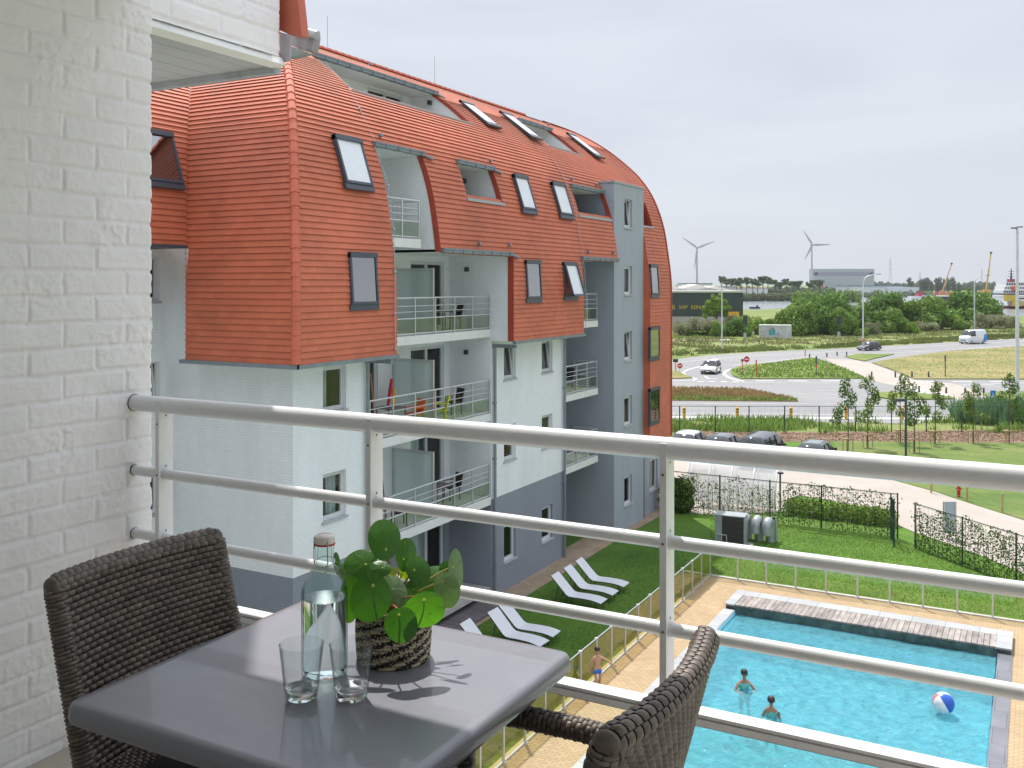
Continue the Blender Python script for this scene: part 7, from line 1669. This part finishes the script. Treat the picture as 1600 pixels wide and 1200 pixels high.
p = gp(1055.5, 580); t = thing('signpost', 'yellow post with a dark board at the far left of the junction', 'sign', p); k = depth(p) / FPX; mb = MB(); mb.tube([p, p + Vector((0, 0, 14 * k))], .10, 6); mb.build('post', m_y, t); mb = MB(); obox(mb, p, RV, -FV, -4 * k, 4 * k, 0, .05, 14 * k, 19 * k); mb.build('board', m_b, t)
p = gp(1551, 640); t = thing('crossing_sign', 'blue square sign with a white triangle above the reeds', 'traffic sign', p); k = depth(p) / FPX; mb = MB(); mb.tube([p, p + Vector((0, 0, 30 * k))], .04, 6); mb.build('pole', mt['alu'], t)
mb = MB(); obox(mb, p, RV, -FV, -4 * k, 4 * k, .05, .08, 16 * k, 30 * k); bd_ = mb.build('board', m_sb, t)
mb = MB(); o_ = p - FV * .085; mb.prism([o_ + RV * -2.9 * k + Vector((0, 0, 18 * k)), o_ + RV * 2.9 * k + Vector((0, 0, 18 * k)), o_ + Vector((0, 0, 27 * k))], -FV * .01); mb.build('white_triangle', m_sw, bd_)
mb = MB(); o_ = p - FV * .10; mb.tube([o_ + Vector((0, 0, 20.5 * k)), o_ + Vector((0, 0, 23.6 * k))], .035, 5); mb.sphere(o_ + Vector((0, 0, 24.2 * k)), .035, 6, 4); mb.tube([o_ + RV * -1.1 * k + Vector((0, 0, 18.6 * k)), o_ + Vector((0, 0, 21 * k)), o_ + RV * 1.0 * k + Vector((0, 0, 18.6 * k))], .03, 5); mb.build('walking_figure', m_b, bd_)
# ---- street lamps
m_lp = M('lamp_pole_grey', (.62, .65, .68), .45, .3)
def lamp(px, base, top, label, arm=None, r_=.14, mat=m_lp, head=mt['lamp']):
    p = gp(px, base); k = depth(p) / FPX; H_ = (base - top) * k; t = thing('street_lamp', label, 'street lamp', p, 0, 'street lamps')
    mb = MB()
    if arm:
        ln, rise = arm[0] * k, arm[1] * k; pts = [p, p + Vector((0, 0, H_ - rise * 1.6))] + [p + RV * (ln * .35 * (1 - math.cos(a))) + Vector((0, 0, H_ - rise * 1.6 + rise * 1.25 * math.sin(a))) for a in np.linspace(.3, 1.45, 6)] + [p + RV * ln * .72 + Vector((0, 0, H_ - rise * .12))]
        mb.tube(pts, [r_] + [r_ * .75] * (len(pts) - 2) + [r_ * .4], 8); mb.build('pole', mat, t); q_ = pts[-1]
        mb = MB(); obox(mb, q_, RV, FV, 0, ln * .30, -.12, .12, -.03, .07); mb.build('lamp_head', head, t)
    else: mb.tube([p, p + Vector((0, 0, H_))], [r_, r_ * .6], 8); mb.build('pole', mat, t)
    return t, p, k, H_
t, p, k, H_ = lamp(1128, 548, 452, 'pale lamp post in front of the dark green shed'); mb = MB(); obox(mb, p + Vector((0, 0, H_)), RV, FV, -4 * k, 1 * k, -.12, .12, -.02, .10); mb.build('lamp_head', m_lp, t)
lamp(1348.5, 545, 427, 'curved-arm street lamp behind the dark hatchback', arm=(27, 12)); lamp(1522.5, 516, 429, 'curved-arm street lamp behind the white van', arm=(24, 10), r_=.16)
t, p, k, H_ = lamp(1589.5, 619, 357, 'tallest street lamp with a flat double head at the right edge', r_=.20); mb = MB()
obox(mb, p + Vector((0, 0, H_)), RV, FV, -9 * k, -1 * k, -.15, .15, -.02, .10); obox(mb, p + Vector((0, 0, H_)), RV, FV, 0, 8 * k, -.15, .15, .10, .20); mb.build('lamp_head', mt['lamp'], t)
p = gp(1415.5, 716); k = depth(p) / FPX; t = thing('park_lamp', 'dark lamp post with a flat square arm on the lawn', 'street lamp', p); mb = MB(); mb.tube([p, p + Vector((0, 0, 97 * k))], .075, 8); mb.build('pole', mt['anthracite'], t); mb = MB(); obox(mb, p + Vector((0, 0, 90 * k)), RV, FV, -17 * k, -.5 * k, -.15, .15, -.05, .12); mb.build('lamp_head', mt['anthracite'], t)
# ---- railway signals
for px, base, top, lb in ((1164.5, 530, 493, 'dark railway signal left of the white container'), (1311, 527, 494, 'dark railway signal right of the white container')):
    p = gp(px, base); k = depth(p) / FPX; H_ = (base - top) * k; t = thing('traffic_signal', lb, 'signal', p, 0, 'dark signals beside the railway'); mb = MB(); mb.tube([p, p + Vector((0, 0, H_ * .7))], .10, 8); mb.build('post', mt['anthracite'], t)
    mb = MB(); obox(mb, p, RV, -FV, -3.6 * k, 3.2 * k, 0, .1, H_ * .62, H_); hd = mb.build('backboard', mt['lamp'], t)
    for z in (.74, .86): mb = MB(); mb.tube([p - FV * .1 + Vector((0, 0, H_ * z)), p - FV * .45 + Vector((0, 0, H_ * z))], .16, 10); mb.build('lens_hood', mt['anthracite'], hd)
    mb = MB(); obox(mb, p, RV, -FV, -5 * k, 4 * k, 0, .12, H_ * .55, H_ * .58); mb.build('crossarm', mt['anthracite'], t); mb = MB(); obox(mb, p, RV, -FV, -2.2 * k, 1.2 * k, -.3, .3, 0, H_ * .26); mb.build('equipment_box', mt['zinc_light'], t)
for i, (a0, a1, b, h) in enumerate(((1132, 1139, 523, 6), (1141, 1150, 523, 5), (1151, 1158, 523, 5), (1175, 1179.5, 523, 6))):
    a, b_ = gp(a0, b), gp(a1, b); k = depth(a) / FPX; t = thing('equipment_cabinet', ['first', 'second', 'third', 'fourth'][i] + ' small pale cabinet from the left beside the railway', 'cabinet', a, 0, 'pale cabinets by the railway'); mb = MB(); obox(mb, a, RV, FV, 0, (b_ - a).length, 0, .7, .1, h * k); mb.build('cabinet_body', mt['slab'], t); mb = MB(); obox(mb, a, RV, FV, -.05, (b_ - a).length + .05, -.05, .75, h * k, h * k + .1); mb.build('lid', mt['zinc_light'], t)
# ---- shipping container with spray paint
a, b = gp(1186, 527.6), gp(1236.5, 528.3); d = (b - a); L_ = d.length; d.normalize(); n = Vector((-d.y, d.x, 0)); k = depth(a) / FPX; Hc = 20 * k
ct = thing('shipping_container', 'white steel container with teal graffiti on the verge', 'container', a); m_cw = M('container_white', (.55, .57, .60), .6, var=.10, vs=.6, dirt=(.36, .36, .37))
mb = MB(); nn_ = 44; pts = []
for i in range(nn_ * 2 + 1): x = L_ * i / (nn_ * 2); pts.append((x, .0 if (i // 2) % 2 else .045))
for (x0_, y0_), (x1_, y1_) in zip(pts, pts[1:]): mb.quad(a + d * x0_ + n * y0_ + Vector((0, 0, .15)), a + d * x1_ + n * y1_ + Vector((0, 0, .15)), a + d * x1_ + n * y1_ + Vector((0, 0, Hc - .1)), a + d * x0_ + n * y0_ + Vector((0, 0, Hc - .1)))
mb.build('corrugated_side', m_cw, ct); mb = MB(); obox(mb, a, d, n, 0, L_, .05, 2.4, .12, Hc - .03); mb.build('container_shell', m_cw, ct)
mb = MB(); obox(mb, a, d, n, -.02, L_ + .02, -.03, 2.42, Hc - .12, Hc); obox(mb, a, d, n, -.02, L_ + .02, -.03, 2.42, .03, .16); obox(mb, a, d, n, -.02, .1, -.03, .1, 0, Hc); obox(mb, a, d, n, L_ - .1, L_ + .02, -.03, .1, 0, Hc); mb.build('frame_rails', M('container_frame', (.66, .66, .62), .6), ct)
m_te = M('teal_spray', (.04, .33, .37), .6, var=.2, vs=2); m_br = M('brown_spray', (.25, .13, .07), .6)
def gpoly(pts, mat, nm, off=.012): mb = MB(); mb.prism([a + d * (x * L_) - n * off + Vector((0, 0, z * Hc)) for x, z in pts], -n * .01); return mb.build(nm, mat, ct)
gpoly([(.31, .2), (.50, .24), (.50, .60), (.48, .68), (.42, .68), (.42, .62), (.37, .66), (.34, .64), (.31, .60)], m_te, 'graffiti'); gpoly([(.40, .36), (.42, .36), (.42, .55), (.40, .55)], m_cw, 'graffiti_gap', .026); gpoly([(.40, .70), (.46, .68), (.46, .78), (.40, .78)], m_br, 'graffiti'); gpoly([(.56, .36), (.58, .36), (.58, .80), (.56, .80)], M('pale_teal_spray', (.42, .62, .64), .6), 'graffiti'); gpoly([(.53, .32), (.62, .32), (.62, .46), (.60, .46), (.60, .37), (.53, .37)], m_te, 'graffiti')
gpoly([(.05, .42), (.10, .40), (.09, .48)], m_br, 'graffiti')
# ---- dark green shed with lettering
dS = 262.0
def far_box(name, label, cat, px0, px1, ytop, d, mat, dp=15, zb=0.0, parent=None, part='wall', roof=None, zt_=None):
    a = fd(px0, HY, d); b = fd(px1, HY, d); a.z = b.z = 0; W_ = (b - a).length; top = zt_ if zt_ is not None else G + (HY - ytop) * d / FPX
    t = parent or thing(name, label, cat, a)
    mb = MB(); obox(mb, a, RV, FV, 0, W_, 0, dp, zb, top); mb.build(part, mat, t)
    if roof: mb = MB(); obox(mb, a, RV, FV, -.2, W_ + .2, -.25, dp + .2, top, top + max(.25, 1.1 * d / FPX)); mb.build('roof', roof, t)
    return t, a, W_, top
m_gr = M('shed_green_cladding', (.035, .055, .052), .6, var=.1, vs=.2)
t, a, W_, top = far_box('dark_shed', 'dark green metal shed with yellow lettering, partly hidden by the tiled building', 'shed', 985, 1161, 457.0, dS, m_gr, dp=30, zb=2.2)
mb = MB(); obox(mb, a, RV, FV, 0, W_, .05, 30, 0, 2.2); mb.build('plinth', mt['conc'], t)
mb = MB(); x = 0
while x < W_: obox(mb, a, RV, FV, x, x + .06, -.05, 0, 2.2, top); x += .9
mb.build('cladding_ribs', m_gr, t)
m_rf = M('pale_shed_roof', (.62, .60, .57), .6, var=.08, vs=.2)
mb = MB(); obox(mb, a, RV, FV, -.2, W_ + .2, -.2, 30, top, top + .5); mb.build('roof', m_rf, t)
mb = MB()
for x0_, x1_, h in ((6, 18, 2.0), (14, 27, 1.7), (20, 31, 1.2)):
    o_ = a + FV * 12 + Vector((0, 0, top + .5)); mb.prism([o_ + RV * x0_, o_ + RV * x1_, o_ + RV * ((x0_ + x1_) / 2) + Vector((0, 0, h))], FV * 14)
mb.build('gable_roof', m_rf, t)
mb = MB(); k = dS / FPX; c = (1138 - 985) * k; obox(mb, a, RV, FV, c, c + 17 * k, -.1, .0, 0, 3.5); mb.build('yellow_door', M('amber_door', (.72, .38, .01), .5), t)
def text(body, p, size, mat, parent, name='lettering', ex=.03, sx_=1.0, align='LEFT'):
    c_ = bpy.data.curves.new(name, 'FONT'); c_.body = body; c_.size = size; c_.extrude = ex; c_.space_character = 1.25; c_.align_x = align
    o = bpy.data.objects.new(name, c_); sc.collection.objects.link(o); dg = bpy.context.evaluated_depsgraph_get(); me = bpy.data.meshes.new_from_object(o.evaluated_get(dg)); bpy.data.objects.remove(o)
    o = bpy.data.objects.new(name, me); sc.collection.objects.link(o); me.materials.append(mat); o.parent = parent
    o.location = p - wloc(parent); o.rotation_euler = (R(90), 0, YAW); o.scale = (sx_, 1, 1); return o
m_ye = M('sign_yellow_letters', (.62, .50, .05), .6)
def letters(s, px, w_px): 
    z = G + (HY - 483) * k; o = text(s, a + RV * ((px - 985) * k) - FV * .12 + Vector((0, 0, z)), 8.6 * k, m_ye, t); wd = o.dimensions.x if o.dimensions.x > 0 else 1
    bb_ = [v.co.x for v in o.data.vertices]; wd = max(bb_) - min(bb_); o.scale.x = w_px * k / wd
letters('S', 1049, 5); letters('SHIP', 1061, 12.5); letters('REPAIR', 1079.5, 22)
# pale factory and long sheds beyond the water
m_pw = M('pale_cladding', (.60, .62, .63), .6, var=.06); m_bw = M('blue_grey_cladding', (.40, .43, .50), .6, var=.05); m_li = M('lilac_band', (.30, .30, .42), .6); m_bl2 = M('blue_roof', (.07, .14, .28), .6); m_rr = M('red_tile_roof', (.42, .16, .11), .7)
far_box('factory', 'low pale factory with a blue grey upper part under the left wind turbine', 'building', 1070, 1113, 443.5, 900, m_pw, dp=40, roof=m_bl2)
far_box('long_shed', 'long white roofed shed behind the dark green shed', 'building', 1100, 1150, 448, 640, m_pw, dp=30, roof=m_rf)
far_box('long_shed', 'low brick shed with a reddish roof right of the dark green shed', 'building', 1148, 1200, 450.5, 690, m_pw, dp=6, roof=m_rr)
t, a, W_, top = far_box('great_hangar', 'very large pale grey hangar with a lilac band and round emblems', 'hangar', 1269.5, 1366, 421.0, 1080, m_bw, dp=12, roof=m_pw)
k = 1080 / FPX
mb = MB(); obox(mb, a, RV, FV, 0, W_, -.4, 0, top - 9 * k, top - 4 * k); mb.build('coloured_band', m_li, t)
for c in (5.5, 92): mb = MB(); mb.lathe([(0, 0), (2.6 * k, 0), (2.6 * k, -.4), (0, -.4)], a + RV * (c * k) - FV * .9 + Vector((0, 0, top - 7 * k)), 20, Matrix((RV, Vector((0, 0, 1)), -FV)).transposed()); mb.build('round_emblem', M('emblem_purple', (.10, .06, .14), .6), t)
mb = MB(); obox(mb, a, RV, FV, -4 * k, 15 * k, -8, 0, 0, top - 19 * k); mb.build('side_annex', m_pw, t)
mb = MB(); obox(mb, a, RV, FV, 4 * k, 13 * k, -9, -8, 0, top - 22.5 * k); mb.build('annex_door', m_rr, t)
far_box('blue_shed', 'long low shed with a blue roof in front of the great hangar', 'building', 1322, 1412, 447.0, 950, m_bw, dp=30, roof=m_bl2)
far_box('white_shed', 'low white shed between the blue shed and the slim trees', 'building', 1386, 1436, 450, 840, m_pw, dp=20, roof=m_pw)
far_box('white_shed', 'low pale shed left of the middle street lamp', 'building', 1340, 1385, 450, 840, m_pw, dp=20, roof=M('green_grey_roof', (.40, .46, .42), .6))
cols = [(.45, .08, .07), (.10, .25, .45), (.55, .55, .52), (.08, .33, .20), (.5, .12, .16), (.45, .42, .38), (.6, .25, .08)]
rr_ = random.Random(5)
cb = thing('cargo_box', 'x', 'container'); mb = MB(); obox(mb, Vector((0, 0, 0)), RV, FV, 0, 6, 0, 2.4, 0, 2.5); cbs = []
for i, c in enumerate(cols):
    me_ = MB(); me_.bb(0, 6, 0, 2.4, 0, 2.5); me_.bb(-.05, 6.05, -.05, 0, 2.4, 2.55); o = me_.build('cargo_box', M('cargo_paint_%s' % 'abcdefg'[i], c, .6), None); tag(o, 'x', 'container', 'distant stacked cargo boxes at the port'); cbs.append(o)
bpy.data.objects.remove(cb)
cn = ['dark red', 'blue', 'pale grey', 'green', 'crimson', 'beige', 'orange']
for i in range(18):
    k_ = i % 7; px = 1436 + i * 6.6 + rr_.uniform(-2, 2); d = 760 + rr_.uniform(-40, 40); q_ = fd(px, HY, d); q_.z = rr_.choice((0, 2.6, 2.6))
    o = cbs[k_] if i < 7 else cbs[k_].copy()
    if i >= 7: sc.collection.objects.link(o)
    o.location = q_; o.rotation_euler = (0, 0, YAW + rr_.uniform(-.3, .3)); o['label'] = cn[k_] + ' cargo box, ' + names[i] + ' from the left at the distant port'
    if q_.z > 0: o.location.z = 2.52
# ---- wind turbines, pylons, cranes
m_tu = M('turbine_white', (.30, .315, .34), .5)
def turbine(px, hub, d, angs, bl, label):
    p = fd(px, HY, d); k = d / FPX; H_ = G + (HY - hub) * k; p.z = 0; t = thing('wind_turbine', label, 'wind turbine', p, 0, 'wind turbines on the horizon')
    mb = MB(); mb.tube([p, p + Vector((0, 0, H_))], [1.9 * k * .9, 1.0 * k * .9], 16); mb.build('tower', m_tu, t)
    hbp = p + Vector((0, 0, H_)) - FV * 3.5; mb = MB(); mb.tube([hbp - FV * 1.5, hbp + FV * 9], [1.6, 2.3], 10); mb.build('nacelle', m_tu, t); mb = MB(); mb.sphere(hbp - FV * 1.5, 2.2, 12, 8); h_ = mb.build('hub', m_tu, t)
    for a_, L_ in zip(angs, bl):
        dr = RV * math.sin(R(a_)) + Vector((0, 0, math.cos(R(a_)))); sd = dr.cross(FV); c0 = hbp - FV * 1.5; mb = MB(); vs = []
        for s, w_ in ((.02, 1.3), (.10, 2.0), (.22, 2.8), (.5, 2.0), (.8, 1.2), (1.0, .3)):
            c_ = c0 + dr * s * L_ * k; vs += [c_ - sd * w_ * .9, c_ - FV * .4, c_ + sd * w_ * .9, c_ + FV * .4]
        fs = [(i * 4 + j, i * 4 + (j + 1) % 4, i * 4 + 4 + (j + 1) % 4, i * 4 + 4 + j) for i in range(5) for j in range(4)]; mb.add(vs, fs, True); mb.build('blade', m_tu, t)
turbine(1089, 387.5, 2300, (-55, 69, 188), (30, 30, 33), 'wind turbine standing behind the low factory at the left'); turbine(1268.5, 383, 2100, (-32, 88, 208), (27, 29, 27), 'wind turbine at the left end of the great hangar')
m_ly = M('galvanised_lattice', (.36, .38, .40), .6)
def pylon(px, top, d, w_px, label):
    p = fd(px, HY, d); k = d / FPX; p.z = 0; H_ = G + (HY - top) * k; t = thing('power_pylon', label, 'pylon', p, 0, 'lattice power pylons on the horizon'); mb = MB(); w_ = w_px * k / 2; r_ = .11 * k
    for s in (-1, 1):
        for u in (-1, 1): mb.tube([p + RV * w_ * s + FV * w_ * u, p + RV * w_ * .28 * s + FV * w_ * .28 * u + Vector((0, 0, H_ * .62)), p + RV * w_ * .06 * s + Vector((0, 0, H_))], r_, 4)
    for i in range(7):
        z0_, z1_ = H_ * i / 8, H_ * (i + 1) / 8; f = lambda z: w_ * max(.1, 1 - 1.15 * z / H_)
        mb.tube([p + RV * f(z0_) - FV * f(z0_) + Vector((0, 0, z0_)), p - RV * f(z1_) - FV * f(z1_) + Vector((0, 0, z1_))], r_ * .7, 4); mb.tube([p - RV * f(z0_) - FV * f(z0_) + Vector((0, 0, z0_)), p + RV * f(z1_) - FV * f(z1_) + Vector((0, 0, z1_))], r_ * .7, 4)
    mb.build('lattice_mast', m_ly, t)
    for z in (.66, .78, .9): mb = MB(); mb.tube([p - RV * w_ * .9 + Vector((0, 0, H_ * z)), p + RV * w_ * .9 + Vector((0, 0, H_ * z))], r_ * 1.3, 4); mb.build('crossarm', m_ly, t)
pylon(1391, 401, 1300, 7, 'tallest power pylon right of the great hangar'); pylon(1437.5, 424, 1800, 4, 'small faint pylon left of the slim trees'); pylon(1534, 420, 1700, 4.5, 'small faint pylon beside the yellow crane')
def crane(px0, y0_, px1, y1_, d, mat, label):
    a = fd(px0, y0_, d); b = fd(px1, y1_, d); t = thing('mobile_crane', label, 'crane', Vector((a.x, a.y, 0))); mb = MB(); m_ = a.lerp(b, .55); mb.tube([a, m_], .55, 4); mb.tube([m_, b], .36, 4); mb.build('boom', mat, t)
    mb = MB(); mb.sphere(b, .8, 8, 6); mb.build('boom_head', m_blk, t); c = Vector((a.x, a.y, 0)); mb = MB(); obox(mb, c, RV, FV, -5, 5, -1.3, 1.3, 1.0, 2.6); obox(mb, c, RV, FV, -2, 2.5, -1.2, 1.2, 2.6, max(4, a.z)); mb.build('chassis', mat, t)
    for x in (-4, -2, 2, 4): mb = MB(); mb.lathe([(0, -.3), (.6, -.3), (.6, .3), (0, .3)], c + RV * x - FV * 1.3 + Vector((0, 0, .6)), 12, Matrix.Rotation(R(90), 3, 'X')); mb.build('wheel', m_tyre, t)
crane(1472.5, 456, 1487, 412, 720, M('crane_orange', (.50, .24, .09), .6), 'orange crane boom leaning right among the slim trees'); crane(1541, 452, 1548.5, 395, 640, M('crane_yellow', (.55, .34, .08), .6), 'tall yellow crane boom behind the curved street lamp')
# ---- boats and the ship in the dock
def hull(mb, o, L, W, z0_, z1_, bow=.18):
    pts = lambda f, z: [o + RV * x * L + FV * y * W * f + Vector((0, 0, z)) for x, y in ((0, -.42), (.06, -.5), (1 - bow, -.5), (1 - bow * .4, -.3), (1, 0), (1 - bow * .4, .3), (1 - bow, .5), (.06, .5), (0, .42))]
    a, b = pts(.82, z0_), pts(1, z1_); n = len(a); mb.add(a + b, [tuple(reversed(range(n))), tuple(n + k for k in range(n))] + [(k, (k + 1) % n, n + (k + 1) % n, n + k) for k in range(n)])
dsh = 430; k = dsh / FPX; o_ = fd(1556, HY, dsh); o_.z = 0
Z = lambda y: G + (HY - y) * k
X = lambda px: (px - 1556) * k
s_ = thing('work_ship', 'work ship with white superstructure, yellow deck boxes and red hull at the right edge', 'ship', o_)
m_nv = M('ship_navy', (.03, .04, .07), .5); m_wh = M('ship_white', (.72, .73, .73), .5); m_hr = M('ship_red', (.22, .04, .05), .6, var=.2); m_yb = M('deck_box_yellow', (.55, .40, .05), .6)
mb = MB(); hull(mb, o_ + RV * X(1567), (1680 - 1567) * k, 12, .2, Z(478)); mb.build('hull', m_hr, s_)
mb = MB(); hull(mb, o_ + RV * X(1582), (1681 - 1582) * k, 12.4, Z(478), Z(470)); mb.build('hull_band', m_wh, s_)
mb = MB(); obox(mb, o_, RV, FV, X(1558), X(1660), -5.5, 5, Z(470), Z(463)); mb.build('main_deck', m_wh, s_)
mb = MB(); obox(mb, o_, RV, FV, X(1557), X(1660), -5.8, 5, Z(460.5), Z(458.5)); obox(mb, o_, RV, FV, X(1574), X(1660), -5.6, 5, Z(467), Z(465)); mb.build('deck_line', m_nv, s_)
for n_, (a_, b_, y0_, y1_) in enumerate(((1557.5, 1574, 460.5, 470), (1569, 1584, 469.5, 478))): mb = MB(); obox(mb, o_, RV, FV, X(a_), X(b_), -7.2, -5.8, Z(y1_), Z(y0_)); mb.build('yellow_deck_box', m_yb, s_)
for a_, b_, y0_, y1_ in ((1559, 1640, 453, 459), (1561, 1636, 447.5, 453), (1563, 1630, 441, 447.5)):
    mb = MB(); obox(mb, o_, RV, FV, X(a_), X(b_), -4.6, 4, Z(y1_), Z(y0_)); dk = mb.build('superstructure_deck', m_wh, s_)
    mb = MB(); x = a_ + 1.5
    while x < b_ - 3: obox(mb, o_, RV, FV, X(x), X(x + 2.6), -4.66, -4.6, Z(y1_) + .6, Z(y0_) - .35); x += 3.7
    mb.build('dark_windows', m_gls, dk)
mb = MB(); obox(mb, o_, RV, FV, X(1576), X(1583), -1.5, 1.5, Z(441), Z(436)); mb.build('funnel', m_hr, s_)
mb = MB(); c = o_ + RV * X(1580); mb.tube([c + Vector((0, 0, Z(436))), c + Vector((0, 0, Z(419)))], [.5, .15], 6); 
for y in (424, 428, 432): mb.tube([c - RV * 1.3 + Vector((0, 0, Z(y))), c + RV * 1.3 + Vector((0, 0, Z(y)))], .09, 4)
mb.build('mast', m_nv, s_); mb = MB(); mb.rbox(o_ + RV * X(1575) - FV * 5.4 + Vector((0, 0, Z(450))), (1.6, 1.4, 2.4), .5); mb.build('orange_lifeboat', M('lifeboat_orange', (.70, .13, .05), .5), s_)
d_ = 520; k = d_ / FPX; o_ = fd(1444, HY, d_); o_.z = .1; t = thing('barge', 'dark moored barge with a pale deck edge behind the round bush', 'barge', o_); mb = MB(); hull(mb, o_, 38 * k, 8, 0, G + (HY - 463.5) * k, .08); mb.build('hull', M('barge_hull', (.05, .045, .06), .6), t); mb = MB(); obox(mb, o_, RV, FV, .5, 37 * k, -4.1, 4, G + (HY - 463.5) * k, G + (HY - 462.3) * k); mb.build('deck_edge', m_wh, t)
d_ = 560; k = d_ / FPX; o_ = fd(1421, HY, d_); o_.z = .1; t = thing('small_vessel', 'small white vessel with a crimson cabin left of the barge', 'boat', o_); mb = MB(); hull(mb, o_, 22 * k, 6, 0, G + (HY - 463) * k); mb.build('hull', m_wh, t); mb = MB(); obox(mb, o_, RV, FV, 12 * k, 19 * k, -2, 2, G + (HY - 463) * k, G + (HY - 459.5) * k); mb.build('cabin', M('crimson_cabin', (.45, .03, .12), .6), t)
d_ = 425; k = d_ / FPX; o_ = fd(1171, HY, d_); o_.z = .1; t = thing('rowing_boat', 'small dark boat moored on the open water', 'boat', o_); mb = MB(); hull(mb, o_, 17 * k, 2.0, 0, .75); mb.build('hull', m_nv, t); mb = MB(); obox(mb, o_, RV, FV, 11 * k, 13 * k, -.5, .5, .75, 1.5); mb.build('cabin', m_blk, t)
# ---------------------------------------------------------------- the air over the fields and the port
hz = bpy.data.materials.new('haze'); hz.use_nodes = True; nt = hz.node_tree; nt.nodes.remove(nt.nodes['Principled BSDF'])
pv = nt.nodes.new('ShaderNodeVolumePrincipled'); pv.inputs['Color'].default_value = (.86, .90, .97, 1); pv.inputs['Density'].default_value = .00009; pv.inputs['Anisotropy'].default_value = .2
nt.links.new(pv.outputs[0], nt.nodes['Material Output'].inputs['Volume'])
mb = MB(); mb.bb(-4000, 4000, -4000, 4000, -2.5, 190); mb.build('haze', hz, None, kind='stuff')
sc.cycles.volume_bounces = 0
